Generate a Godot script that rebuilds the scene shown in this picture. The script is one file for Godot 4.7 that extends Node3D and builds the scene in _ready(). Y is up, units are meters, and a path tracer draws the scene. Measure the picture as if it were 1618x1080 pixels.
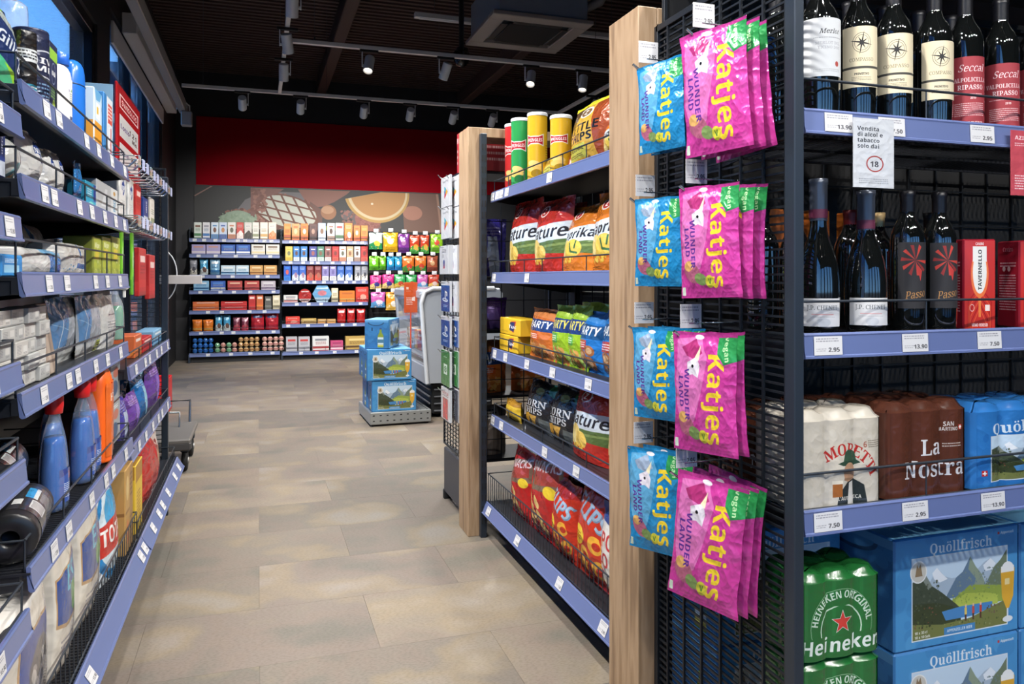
extends Node3D
# A small shop: household shelving on the left, crisps and drinks on the right, sweets along the far wall.

const SKY_ENERGY := 2.1
const SPOT := 4.6
const EXPOSURE := 0.85

func _ready() -> void:
	var cam := Camera3D.new()
	cam.name = "camera"
	cam.projection = Camera3D.PROJECTION_FRUSTUM
	cam.near = 0.05
	cam.far = 60.0
	cam.size = 0.05 * 1080.0 / FPX
	cam.frustum_offset = Vector2(0, -0.05 * (540.0 - HZP) / FPX)
	cam.position = Vector3(0, EYE, 0)
	cam.rotation.y = -atan(401.0 / 1200.0)
	add_child(cam)
	cam.current = true
	var e := Environment.new()
	e.background_mode = Environment.BG_SKY
	var sm := ProceduralSkyMaterial.new()
	sm.sky_top_color = rgb(60, 120, 190)
	sm.sky_horizon_color = rgb(120, 170, 215)
	sm.ground_bottom_color = rgb(40, 44, 52)
	sm.ground_horizon_color = rgb(70, 80, 95)
	sm.sky_energy_multiplier = SKY_ENERGY
	sm.ground_energy_multiplier = SKY_ENERGY
	e.sky = Sky.new()
	e.sky.sky_material = sm
	e.tonemap_mode = Environment.TONE_MAPPER_LINEAR
	e.tonemap_exposure = EXPOSURE
	e.sdfgi_enabled = true
	e.ssao_enabled = true
	e.ssil_enabled = true
	var we := WorldEnvironment.new()
	we.name = "surroundings"
	we.environment = e
	add_child(we)
	crease.seed = 7
	crease.frequency = 0.018
	print_all()
	materials()
	room()
	ceiling_gear()
	far_wall()
	left_gondola()
	snack_gondola()
	drinks_gondola()
	card_rack()
	middle()
	left_goods()
	snack_goods()
	drinks_goods()
	far_goods()

# ------------------------------------------------------------------ photograph pixels -> places on known planes
const FPX := 1200.0
const CXP := 809.0
const HZP := 437.0
const EYE := 1.2
var ys := sin(atan(401.0 / 1200.0))
var yc := cos(atan(401.0 / 1200.0))

func ray(u: float, v: float) -> Vector3:
	var t := (u - CXP) / FPX
	return Vector3(ys + yc * t, (HZP - v) / FPX, -(yc - ys * t))

func on_x(u: float, v: float, x: float) -> Vector3:
	var d := ray(u, v)
	return Vector3(0, EYE, 0) + d * (x / d.x)

func on_z(u: float, v: float, z: float) -> Vector3:
	var d := ray(u, v)
	return Vector3(0, EYE, 0) + d * (z / d.z)

func on_y(u: float, v: float, y: float) -> Vector3:
	var d := ray(u, v)
	return Vector3(0, EYE, 0) + d * ((y - EYE) / d.y)

# ------------------------------------------------------------------ mesh builder
class MB:
	var v := PackedVector3Array()
	var n := PackedVector3Array()
	var t := PackedVector2Array()
	var ix := PackedInt32Array()
	var xf := Transform3D()

	func quad(a: Vector3, b: Vector3, c: Vector3, d: Vector3, uv := Rect2(0, 0, 1, 1)) -> void:
		var k := v.size()
		var nn := (xf.basis * ((b - a).cross(d - a) + (c - b).cross(a - b)).normalized()).normalized()
		for p: Vector3 in [a, b, c, d]:
			v.append(xf * p)
			n.append(nn)
		t.append(Vector2(uv.position.x, uv.end.y)); t.append(uv.end)
		t.append(Vector2(uv.end.x, uv.position.y)); t.append(uv.position)
		ix.append_array([k, k + 2, k + 1, k, k + 3, k + 2])

	func tri(a: Vector3, b: Vector3, c: Vector3, uv := Vector2.ZERO) -> void:
		var k := v.size()
		var nn := (xf.basis * (b - a).cross(c - a)).normalized()
		for p: Vector3 in [a, b, c]:
			v.append(xf * p); n.append(nn); t.append(uv)
		ix.append_array([k, k + 2, k + 1])

	func grid(nu: int, nv: int, fn: Callable, uv := Rect2(0, 0, 1, 1), flip := false) -> void:
		var k := v.size()
		for j in nv + 1:
			for i in nu + 1:
				var a := float(i) / nu
				var b := float(j) / nv
				v.append(xf * (fn.call(a, b) as Vector3))
				n.append(Vector3.ZERO)
				t.append(Vector2(uv.position.x + uv.size.x * a, uv.end.y - uv.size.y * b))
		for j in nv:
			for i in nu:
				var a := k + j * (nu + 1) + i
				var b := a + 1
				var c := b + nu + 1
				var d := a + nu + 1
				var fnn := (v[c] - v[a]).cross(v[d] - v[b])
				if flip:
					fnn = -fnn
					ix.append_array([a, b, c, a, c, d])
				else:
					ix.append_array([a, c, b, a, d, c])
				n[a] += fnn; n[b] += fnn; n[c] += fnn; n[d] += fnn
		# join the seam of surfaces that close on themselves
		for j in nv + 1:
			var a := k + j * (nu + 1)
			if v[a].distance_squared_to(v[a + nu]) < 1e-10:
				var s := n[a] + n[a + nu]
				n[a] = s; n[a + nu] = s
		for i in range(k, v.size()):
			n[i] = n[i].normalized() if n[i].length_squared() > 1e-20 else Vector3.UP

	# box with bevelled edges; uv rects for front/back, sides, top
	func box(c: Vector3, s: Vector3, bev := 0.0, uf := Rect2(0, 0, 1, 1), us := Rect2(), ut := Rect2()) -> void:
		if us.size == Vector2.ZERO: us = uf
		if ut.size == Vector2.ZERO: ut = us
		var h := s * 0.5
		var b := minf(bev, minf(h.x, minf(h.y, h.z)) * 0.9)
		var g := h - Vector3(b, b, b)
		quad(c + Vector3(-g.x, -g.y, h.z), c + Vector3(g.x, -g.y, h.z), c + Vector3(g.x, g.y, h.z), c + Vector3(-g.x, g.y, h.z), uf)
		quad(c + Vector3(g.x, -g.y, -h.z), c + Vector3(-g.x, -g.y, -h.z), c + Vector3(-g.x, g.y, -h.z), c + Vector3(g.x, g.y, -h.z), uf)
		quad(c + Vector3(h.x, -g.y, g.z), c + Vector3(h.x, -g.y, -g.z), c + Vector3(h.x, g.y, -g.z), c + Vector3(h.x, g.y, g.z), us)
		quad(c + Vector3(-h.x, -g.y, -g.z), c + Vector3(-h.x, -g.y, g.z), c + Vector3(-h.x, g.y, g.z), c + Vector3(-h.x, g.y, -g.z), us)
		quad(c + Vector3(-g.x, h.y, g.z), c + Vector3(g.x, h.y, g.z), c + Vector3(g.x, h.y, -g.z), c + Vector3(-g.x, h.y, -g.z), ut)
		quad(c + Vector3(-g.x, -h.y, -g.z), c + Vector3(g.x, -h.y, -g.z), c + Vector3(g.x, -h.y, g.z), c + Vector3(-g.x, -h.y, g.z), ut)
		if b <= 0.0: return
		var e := Rect2(us.position + us.size * Vector2(0.02, 0.4), us.size * 0.01)
		for sx: float in [-1.0, 1.0]:
			for sz: float in [-1.0, 1.0]:
				var p := Vector3(sx * h.x, 0, sz * g.z)
				var q := Vector3(sx * g.x, 0, sz * h.z)
				if sx * sz > 0:
					var w := p; p = q; q = w
				quad(c + p + Vector3(0, -g.y, 0), c + q + Vector3(0, -g.y, 0), c + q + Vector3(0, g.y, 0), c + p + Vector3(0, g.y, 0), e)
		for sy: float in [-1.0, 1.0]:
			for sz: float in [-1.0, 1.0]:
				var p := Vector3(0, sy * h.y, sz * g.z)
				var q := Vector3(0, sy * g.y, sz * h.z)
				if sy * sz < 0:
					var w := p; p = q; q = w
				quad(c + q - Vector3(g.x, 0, 0), c + q + Vector3(g.x, 0, 0), c + p + Vector3(g.x, 0, 0), c + p - Vector3(g.x, 0, 0), e)
			for sx: float in [-1.0, 1.0]:
				var p := Vector3(sx * g.x, sy * h.y, 0)
				var q := Vector3(sx * h.x, sy * g.y, 0)
				if sx * sy > 0:
					var w := p; p = q; q = w
				quad(c + p - Vector3(0, 0, g.z), c + p + Vector3(0, 0, g.z), c + q + Vector3(0, 0, g.z), c + q - Vector3(0, 0, g.z), e)
				for sz: float in [-1.0, 1.0]:
					var a := c + Vector3(sx * h.x, sy * g.y, sz * g.z)
					var d := c + Vector3(sx * g.x, sy * h.y, sz * g.z)
					var f := c + Vector3(sx * g.x, sy * g.y, sz * h.z)
					if sx * sy * sz > 0: tri(a, d, f, e.position)
					else: tri(a, f, d, e.position)

	func tube(path: Array, r: float, seg := 6, closed := false) -> void:
		var m := path.size()
		var up := Vector3.UP
		var rings := []
		for i in m:
			var a: Vector3 = path[(i - 1 + m) % m] if closed else path[maxi(i - 1, 0)]
			var b: Vector3 = path[(i + 1) % m] if closed else path[mini(i + 1, m - 1)]
			var d := (b - a).normalized()
			if absf(d.dot(up)) > 0.98: up = Vector3.RIGHT
			var s := d.cross(up).normalized()
			up = s.cross(d).normalized()
			rings.append([path[i], s, up])
		var fn := func(u: float, w: float) -> Vector3:
			var k: int = roundi(w * (m if closed else m - 1)) % m
			var g: Array = rings[k]
			return g[0] + g[1] * (cos(u * TAU) * r) + g[2] * (sin(u * TAU) * r)
		grid(seg, m if closed else m - 1, fn, Rect2(0, 0, 1, 1), true)

	func bar(a: Vector3, b: Vector3, r: float, seg := 6) -> void:
		tube([a, b], r, seg)

	# profile: Vector2(radius, height) from the bottom up
	func lathe(prof: Array, seg := 20, uv := Rect2(0, 0, 1, 1), sx := 1.0, sz := 1.0) -> void:
		var m := prof.size()
		var fn := func(u: float, w: float) -> Vector3:
			var p: Vector2 = prof[roundi(w * (m - 1))]
			var a := -u * TAU
			return Vector3(sin(a) * p.x * sx, p.y, -cos(a) * p.x * sz)
		var k := v.size()
		grid(seg, m - 1, fn, uv)
		var lo: float = prof[0].y
		var hi: float = prof[0].y
		for p: Vector2 in prof:
			lo = minf(lo, p.y); hi = maxf(hi, p.y)
		for j in m:
			for i in seg + 1:
				var q := k + j * (seg + 1) + i
				t[q] = Vector2(t[q].x, uv.end.y - uv.size.y * (prof[j].y - lo) / maxf(1e-6, hi - lo))

	func disc(c: Vector3, r: float, seg := 16, up := 1.0, sx := 1.0, sz := 1.0) -> void:
		for i in seg:
			var a := TAU * i / seg
			var b := TAU * (i + 1) / seg
			var p := c + Vector3(cos(a) * r * sx, 0, sin(a) * r * sz)
			var q := c + Vector3(cos(b) * r * sx, 0, sin(b) * r * sz)
			if up > 0: tri(c, q, p)
			else: tri(c, p, q)

	# outline (x, y), counter-clockwise, pushed out along z
	func prism(poly: PackedVector2Array, z0: float, z1: float, uv := Rect2(0, 0, 1, 1)) -> void:
		var idx := Geometry2D.triangulate_polygon(poly)
		var lo := poly[0]
		var hi := poly[0]
		for p in poly:
			lo = lo.min(p); hi = hi.max(p)
		for zz: float in [z0, z1]:
			var k := v.size()
			for p in poly:
				v.append(xf * Vector3(p.x, p.y, zz))
				n.append((xf.basis * Vector3(0, 0, 1 if zz == z1 else -1)).normalized())
				var q := (p - lo) / (hi - lo)
				t.append(Vector2(uv.position.x + q.x * uv.size.x, uv.end.y - q.y * uv.size.y))
			for j in range(0, idx.size(), 3):
				var a := poly[idx[j]]
				var ccw := (poly[idx[j + 1]] - a).cross(poly[idx[j + 2]] - a) > 0
				if ccw == (zz == z1): ix.append_array([k + idx[j], k + idx[j + 2], k + idx[j + 1]])
				else: ix.append_array([k + idx[j], k + idx[j + 1], k + idx[j + 2]])
		var e := Rect2(uv.position + uv.size * 0.03, uv.size * 0.01)
		for i in poly.size():
			var a := poly[i]
			var b := poly[(i + 1) % poly.size()]
			quad(Vector3(a.x, a.y, z1), Vector3(a.x, a.y, z0), Vector3(b.x, b.y, z0), Vector3(b.x, b.y, z1), e)

	func done() -> ArrayMesh:
		var ar := []
		ar.resize(Mesh.ARRAY_MAX)
		ar[Mesh.ARRAY_VERTEX] = v
		ar[Mesh.ARRAY_NORMAL] = n
		ar[Mesh.ARRAY_TEX_UV] = t
		ar[Mesh.ARRAY_INDEX] = ix
		var m := ArrayMesh.new()
		m.add_surface_from_arrays(Mesh.PRIMITIVE_TRIANGLES, ar)
		return m

# ------------------------------------------------------------------ print shop: flat print painted into cells of shared sheets
class Pad:
	var im: Image
	var w: int
	var h: int
	const S := 2
	static var fonts := []

	func _init(ww: int, hh: int, c: Color) -> void:
		w = ww; h = hh
		im = Image.create(ww * S, hh * S, false, Image.FORMAT_RGBA8)
		im.fill(c)

	static func ready_fonts() -> void:
		for f in [["Droid Sans", 700], ["Droid Sans", 400], ["Droid Serif", 700], ["Droid Serif", 400]]:
			var s := SystemFont.new()
			s.font_names = PackedStringArray([f[0]])
			s.font_weight = f[1]
			fonts.append(s)

	func rect(x: float, y: float, ww: float, hh: float, c: Color) -> Pad:
		im.fill_rect(Rect2i(int(x * S), int(y * S), int(ww * S), int(hh * S)), c)
		return self

	func fill(loops: Array, c: Color) -> Pad:
		var ymin := 1e9
		var ymax := -1e9
		for l: PackedVector2Array in loops:
			for p in l:
				ymin = minf(ymin, p.y); ymax = maxf(ymax, p.y)
		var y0 := maxi(0, int(floor(ymin * S)))
		var y1 := mini(h * S - 1, int(ceil(ymax * S)))
		var rows := []
		rows.resize(maxi(0, y1 - y0 + 1))
		for l: PackedVector2Array in loops:
			var m := l.size()
			for i in m:
				var a := l[i] * S
				var b := l[(i + 1) % m] * S
				if a.y == b.y: continue
				var dirn := 1
				if a.y > b.y:
					var q := a; a = b; b = q
					dirn = -1
				for y in range(maxi(y0, int(ceil(a.y - 0.5))), mini(y1, int(ceil(b.y - 0.5)) - 1) + 1):
					var x := a.x + (b.x - a.x) * (y + 0.5 - a.y) / (b.y - a.y)
					if rows[y - y0] == null: rows[y - y0] = []
					rows[y - y0].append(Vector2(x, dirn))
		for k in rows.size():
			if rows[k] == null: continue
			var cs: Array = rows[k]
			cs.sort_custom(func(p, q): return p.x < q.x)
			var wind := 0
			for i in cs.size() - 1:
				wind += int(cs[i].y)
				if wind != 0:
					var xa := maxi(0, int(round(cs[i].x)))
					var xb := mini(w * S, int(round(cs[i + 1].x)))
					if xb > xa: im.fill_rect(Rect2i(xa, y0 + k, xb - xa, 1), c)
		return self

	func poly(p: Array, c: Color) -> Pad:
		var l := PackedVector2Array()
		for i in range(0, p.size(), 2): l.append(Vector2(p[i], p[i + 1]))
		return fill([l], c)

	func ell(cx: float, cy: float, rx: float, ry: float, c: Color, rot := 0.0, a0 := 0.0, a1 := TAU) -> Pad:
		var l := PackedVector2Array()
		var m := 28
		for i in m + 1:
			var a := a0 + (a1 - a0) * i / m
			l.append(Vector2(cx, cy) + Vector2(cos(a) * rx, sin(a) * ry).rotated(rot))
		return fill([l], c)

	func ring(cx: float, cy: float, r: float, wd: float, c: Color, ry := 0.0) -> Pad:
		var a := PackedVector2Array()
		var b := PackedVector2Array()
		if ry == 0.0: ry = r
		for i in 32:
			var q := TAU * i / 32
			a.append(Vector2(cx + cos(q) * r, cy + sin(q) * ry))
			b.append(Vector2(cx + cos(-q) * (r - wd), cy + sin(-q) * (ry - wd)))
		return fill([a, b], c)

	func line(p: Array, wd: float, c: Color) -> Pad:
		for i in range(0, p.size() - 2, 2):
			var a := Vector2(p[i], p[i + 1])
			var b := Vector2(p[i + 2], p[i + 3])
			var s := (b - a).normalized().orthogonal() * wd * 0.5
			fill([PackedVector2Array([a + s, b + s, b - s, a - s])], c)
			if wd > 2.5: ell(b.x, b.y, wd * 0.5, wd * 0.5, c)
		return self

	# lettering; o: rot, sx, it (slant), arc (radius; letters stand on a circle), al (0 centre, -1 left)
	func txt(s: String, x: float, y: float, size: float, c: Color, fnt := 0, o := {}) -> Pad:
		var ts = TextServerManager.get_primary_interface()
		var rid: RID = fonts[fnt].get_rids()[0]
		var k := size / 64.0
		var sx: float = o.get("sx", 1.0)
		var total := 0.0
		var gl := []
		for ch in s:
			var g: int = ts.font_get_glyph_index(rid, 64, ch.unicode_at(0), 0)
			var ad: float = ts.font_get_glyph_advance(rid, 64, g).x
			gl.append([g, total, ad])
			total += ad + o.get("sp", 0.0)
		var off := 0.0 if o.get("al", 0) == -1 else -total * 0.5
		var arc: float = o.get("arc", 0.0)
		var rot: float = o.get("rot", 0.0)
		for e in gl:
			var cd: Dictionary = ts.font_get_glyph_contours(rid, 64, e[0])
			if not cd or not cd.has("points"): continue
			var pts: PackedVector3Array = cd.points
			var loops := []
			var from := 0
			for endp in cd.contours:
				var raw := []
				for i in range(from, endp + 1): raw.append(pts[i])
				from = endp + 1
				var l := PackedVector2Array()
				var m := raw.size()
				for i in m:
					var p: Vector3 = raw[i]
					var p2 := Vector2(p.x, p.y)
					if int(p.z) == 1:
						l.append(p2)
					else:
						var a: Vector3 = raw[(i - 1 + m) % m]
						var b: Vector3 = raw[(i + 1) % m]
						var pa := Vector2(a.x, a.y) if int(a.z) == 1 else (Vector2(a.x, a.y) + p2) * 0.5
						var pb := Vector2(b.x, b.y) if int(b.z) == 1 else (Vector2(b.x, b.y) + p2) * 0.5
						if int(a.z) != 1: l.append(pa)
						l.append(pa * 0.25 + p2 * 0.5 + pb * 0.25)
						if size > 30: l.append(pa * 0.0625 + p2 * 0.375 + pb * 0.5625)
				var q := PackedVector2Array()
				for p in l:
					var g := Vector2((p.x + (0.0 if arc != 0.0 else e[1] + off)) * k * sx, (p.y + 22.0) * k)
					g.x += -g.y * o.get("it", 0.0)
					if arc != 0.0:
						g.x -= e[2] * 0.5 * k * sx
						var an: float = (e[1] + off + e[2] * 0.5) * k * sx / arc
						g = Vector2(0, -arc) + g
						g = g.rotated(an)
					q.append(Vector2(x, y) + g.rotated(rot))
				loops.append(q)
			fill(loops, c)
		return self

	# lines of small print
	func small(x: float, y: float, ww: float, rows: int, step: float, c: Color, sd := 1) -> Pad:
		for r in rows:
			var px := x
			var k := 0
			while px < x + ww - 2:
				var l := 2.0 + float((r * 7 + k * 5 + sd * 3) % 6)
				rect(px, y + r * step, minf(l, x + ww - px), maxf(1.0, step * 0.45), c)
				px += l + 1.5
				k += 1
		return self

	func specks(x: float, y: float, ww: float, hh: float, nn: int, r: float, cols: Array, sd := 3) -> Pad:
		var g := RandomNumberGenerator.new()
		g.seed = sd
		for i in nn:
			var q := r * g.randf_range(0.5, 1.3)
			ell(x + g.randf() * ww, y + g.randf() * hh, q, q * g.randf_range(0.6, 1.0), cols[g.randi() % cols.size()], g.randf() * 3.0)
		return self

var sheets: Array[Image] = []
var cells := {}
var pen := Vector2i(4, 4)
var row_h := 0

func keep(key: String, p: Pad) -> void:
	var im := p.im
	im.adjust_bcs(0.92, 0.97, 0.9)
	im.resize(p.w, p.h, Image.INTERPOLATE_BILINEAR)
	if sheets.is_empty(): new_sheet()
	if pen.x + p.w + 4 > 2048:
		pen = Vector2i(4, pen.y + row_h + 4); row_h = 0
	if pen.y + p.h + 4 > 2048:
		new_sheet()
	sheets[-1].blit_rect(im, Rect2i(0, 0, p.w, p.h), pen)
	cells[key] = [sheets.size() - 1, Rect2((pen.x + 1) / 2048.0, (pen.y + 1) / 2048.0, (p.w - 2) / 2048.0, (p.h - 2) / 2048.0)]
	pen.x += p.w + 4
	row_h = maxi(row_h, p.h)

func new_sheet() -> void:
	var im := Image.create(2048, 2048, false, Image.FORMAT_RGBA8)
	im.fill(Color(0.5, 0.5, 0.5))
	sheets.append(im)
	pen = Vector2i(4, 4)
	row_h = 0

var crumple: NoiseTexture2D
var print_mats := {}
var sheet_tex := []
func ink(key: String, finish := "carton") -> StandardMaterial3D:
	var pg: int = cells[key][0]
	var id := "%s_%d" % [finish, pg]
	if not print_mats.has(id):
		var m := StandardMaterial3D.new()
		m.resource_name = "print_" + finish
		m.albedo_texture = sheet_tex[pg]
		m.texture_repeat = false
		m.roughness = {"carton": 0.45, "bag": 0.24, "paper": 0.7, "gloss": 0.15, "film": 0.22, "poster": 0.6}[finish]
		m.metallic = {"bag": 0.18}.get(finish, 0.0)
		if finish == "bag" or finish == "film":
			if crumple == null:
				crumple = noise_tex(0.014, [], [], 3, FastNoiseLite.TYPE_PERLIN, 2048, 51)
				crumple.seamless = false
				crumple.as_normal_map = true
				crumple.bump_strength = 11.0
				crumple.noise.fractal_type = FastNoiseLite.FRACTAL_RIDGED
			m.normal_enabled = true
			m.normal_texture = crumple
			m.normal_scale = 0.55 if finish == "bag" else 0.22
		if finish == "film":
			m.clearcoat_enabled = true
			m.clearcoat = 0.6
			m.clearcoat_roughness = 0.1
		print_mats[id] = m
	return print_mats[id]

func uvr(key: String) -> Rect2:
	return cells[key][1]

func sub(r: Rect2, x: float, y: float, w: float, h: float) -> Rect2:
	return Rect2(r.position + r.size * Vector2(x, y), r.size * Vector2(w, h))

# ------------------------------------------------------------------ nodes
var taken := {}
func numbered(called: String) -> String:
	if not taken.has(called):
		taken[called] = 0
		return called
	taken[called] += 1
	return "%s_%03d" % [called, taken[called]]

func tag(o: Node3D, label: String, category: String, group := "") -> Node3D:
	o.set_meta("label", label)
	o.set_meta("category", category)
	if group: o.set_meta("group", group)
	return o

func thing(called: String, label: String, category: String, at := Vector3.ZERO, turn := 0.0, group := "") -> Node3D:
	var o := Node3D.new()
	o.name = numbered(called)
	add_child(o)
	o.position = at
	o.rotation.y = turn
	tag(o, label, category, group)
	return o

func solo(called: String, label: String, category: String, mesh: Mesh, mat: Material, at: Vector3, turn := 0.0, group := "") -> MeshInstance3D:
	var o := MeshInstance3D.new()
	o.name = numbered(called)
	o.mesh = mesh
	o.material_override = mat
	add_child(o)
	o.position = at
	o.rotation.y = turn
	tag(o, label, category, group)
	return o

func part(parent: Node3D, called: String, mesh: Mesh, mat: Material, at := Vector3.ZERO, label := "") -> MeshInstance3D:
	var o := MeshInstance3D.new()
	o.name = called
	o.mesh = mesh
	o.material_override = mat
	parent.add_child(o, true)
	o.position = at
	if label: o.set_meta("label", label)
	return o

func struct(called: String, mesh: Mesh, mat: Material, at := Vector3.ZERO) -> MeshInstance3D:
	var o := MeshInstance3D.new()
	o.name = called
	o.mesh = mesh
	o.material_override = mat
	add_child(o, true)
	o.position = at
	o.set_meta("kind", "structure")
	return o

func box_mesh(s: Vector3, bev := 0.0, c := Vector3.ZERO) -> ArrayMesh:
	var b := MB.new()
	b.box(c, s, bev)
	return b.done()

func paint(c: Color, rough := 0.5, metal := 0.0, called := "") -> StandardMaterial3D:
	var m := StandardMaterial3D.new()
	m.albedo_color = c
	m.roughness = rough
	m.metallic = metal
	if called: m.resource_name = called
	return m

func rgb(r: int, g: int, b: int) -> Color:
	return Color(r / 255.0, g / 255.0, b / 255.0)

# ------------------------------------------------------------------ shapes of goods (base at y = 0, front towards +z)
var crease := FastNoiseLite.new()

func bag_mesh(w: float, h: float, d: float, uv: Rect2, sd: int, stand := false, flat := false, boxy := false) -> ArrayMesh:
	var b := MB.new()
	var nz := crease
	var nu := 18
	var nv := 22
	var amp := 0.0035 if flat else 0.0075
	var shape := func(u: float, v: float, s: float) -> Vector3:
		var e := 0.004 if boxy else 0.045
		var vv := clampf((v - e) / (1.0 - 2.0 * e), 0.0, 1.0)
		if stand: vv = clampf(v / (1.0 - e), 0.0, 1.0) * 0.5 + 0.5 - 0.34 * (1.0 - clampf(v / (1.0 - e), 0.0, 1.0))
		var side := pow(maxf(0.0, sin(PI * u)), 0.14 if boxy else 0.55)
		var up := pow(maxf(0.0, sin(PI * vv)), 0.1 if boxy else (0.5 if not flat else 0.35))
		var t := d * 0.5 * side * up
		var x := (u - 0.5) * w * (1.0 - 0.055 * up)
		var y := v * h
		var k := nz.get_noise_3d(x * 900.0 + sd * 37.0, y * 620.0, sd * 11.0 + s * 50.0)
		var k2 := absf(nz.get_noise_3d(x * 420.0 + sd * 91.0, y * 420.0 + x * 300.0, sd * 5.0 + s * 31.0))
		var fold := exp(-absf(v - 0.93) * 14.0) + (0.0 if stand else exp(-absf(v - 0.07) * 14.0))
		t += (k * 0.5 - k2) * amp * (0.5 + fold) * minf(1.0, side * 1.6 + 0.15)
		t += sin(u * 26.0 + sd) * 0.0022 * fold * (1.0 if not flat else 0.4)
		t = maxf(t, 0.0006)
		x += nz.get_noise_2d(y * 500.0, sd * 77.0 + u * 100.0) * 0.004
		y += nz.get_noise_2d(x * 600.0, sd * 13.0 + 400.0) * 0.004 * v
		return Vector3(x, y, s * t + (0.004 * sin(u * 9.0 + sd) if (v > 0.96 and not flat and not boxy) else 0.0))
	b.grid(nu, nv, func(u: float, v: float) -> Vector3: return shape.call(u, v, 1.0), uv)
	b.grid(nu, nv, func(u: float, v: float) -> Vector3: return shape.call(1.0 - u, v, -1.0), Rect2(uv.end.x, uv.position.y, -uv.size.x, uv.size.y))
	if stand:
		b.grid(nu, 1, func(u: float, v: float) -> Vector3: return shape.call(u, 0.0, v * 2.0 - 1.0), sub(uv, 0.02, 0.95, 0.02, 0.02), true)
	return b.done()

# shrink-wrapped pack of 3 x 2 tins
func sixpack_mesh(w: float, h: float, d: float, uf: Rect2, us: Rect2) -> ArrayMesh:
	var b := MB.new()
	var r := w / 6.0
	# closed outline: 0..1 front (left to right), then right side, back, left side
	var outline := func(t: float) -> Vector2:
		var q := fposmod(t, 1.0) * 4.0
		var side := int(q)
		var f := q - side
		var len2 := w * 0.5 if side % 2 == 0 else d * 0.5
		var num := 3.0 if side % 2 == 0 else 2.0
		var a := (f - 0.5) * 2.0 * len2
		var bump := absf(sin(f * PI * num))
		var near := 1.0 - pow(absf(f - 0.5) * 2.0, 8.0) * 0.35
		var out2 := (d * 0.5 if side % 2 == 0 else w * 0.5) - r * 0.22 * (1.0 - pow(bump, 0.6)) - r * 0.35 * (1.0 - near)
		a *= 1.0 - 0.045 * pow(absf(f - 0.5) * 2.0, 6.0)
		match side:
			0: return Vector2(a, out2)
			1: return Vector2(out2, -a)
			2: return Vector2(-a, -out2)
		return Vector2(-out2, a)
	var body := func(u: float, v: float) -> Vector3:
		var p: Vector2 = outline.call(u)
		var y := v * h * 0.9
		return Vector3(p.x, y, p.y)
	# front, sides, back each get their own print
	for k in 4:
		var fn := func(u: float, v: float) -> Vector3: return body.call((k + u * 0.9999) / 4.0, v)
		b.grid(24 if k % 2 == 0 else 16, 6, fn, uf if k % 2 == 0 else us)
	var top := sub(us, 0.05, 0.02, 0.2, 0.05)
	var cap := func(u: float, v: float) -> Vector3:
		var p: Vector2 = outline.call(u)
		var k := 1.0 - v * 0.999
		var q := p * k
		var cx := fposmod(q.x + w * 0.5, w / 3.0) - w / 6.0
		var cz := fposmod(q.y + d * 0.5, d / 2.0) - d / 4.0
		var rr := sqrt(cx * cx + cz * cz) / r
		var dome := 1.0 - smoothstep(0.55, 1.12, rr)
		var edge := smoothstep(0.0, 0.16, v)
		return Vector3(q.x, h * 0.9 + edge * (h * 0.055 + h * 0.05 * dome), q.y)
	b.grid(96, 14, cap, top)
	return b.done()

func arc_label(r: float, y0: float, y1: float, ang: float, uv: Rect2) -> ArrayMesh:
	var b := MB.new()
	b.grid(14, 1, func(u: float, v: float) -> Vector3:
		var a := (u - 0.5) * ang
		return Vector3(sin(a) * r, lerpf(y0, y1, v), cos(a) * r), uv)
	return b.done()

func lathe_mesh(prof: Array, seg := 22, uv := Rect2(0, 0, 1, 1), sx := 1.0, sz := 1.0) -> ArrayMesh:
	var b := MB.new()
	b.lathe(prof, seg, uv, sx, sz)
	return b.done()

func pts(a: Array) -> Array:
	var o := []
	for i in range(0, a.size(), 2): o.append(Vector2(a[i], a[i + 1]))
	return o

# rounds a profile a little by cutting its corners
func soft(a: Array, times := 1) -> Array:
	for k in times:
		var o := [a[0]]
		for i in a.size() - 1:
			var p: Vector2 = a[i]
			var q: Vector2 = a[i + 1]
			if i > 0: o.append(p.lerp(q, 0.25))
			if i < a.size() - 2: o.append(p.lerp(q, 0.75))
		o.append(a[-1])
		a = o
	return a

# ------------------------------------------------------------------ slots: where a thing seen between two columns stands
const TURN := {"z": 0.0, "+x": PI / 2, "-x": -PI / 2}
func slot(face: String, plane: float, u1: float, u2: float, vt: float, base: float) -> Array:
	var a: Vector3
	var b: Vector3
	var c: Vector3
	if face == "z":
		a = on_z(u1, HZP, plane); b = on_z(u2, HZP, plane); c = on_z((u1 + u2) / 2, vt, plane)
	else:
		a = on_x(u1, HZP, plane); b = on_x(u2, HZP, plane); c = on_x((u1 + u2) / 2, vt, plane)
	var mid := (a + b) / 2
	mid.y = base
	return [mid, a.distance_to(b), maxf(0.02, c.y - base)]

func outward(face: String) -> Vector3:
	return {"z": Vector3(0, 0, 1), "+x": Vector3(1, 0, 0), "-x": Vector3(-1, 0, 0)}[face]

var count := 0
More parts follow.
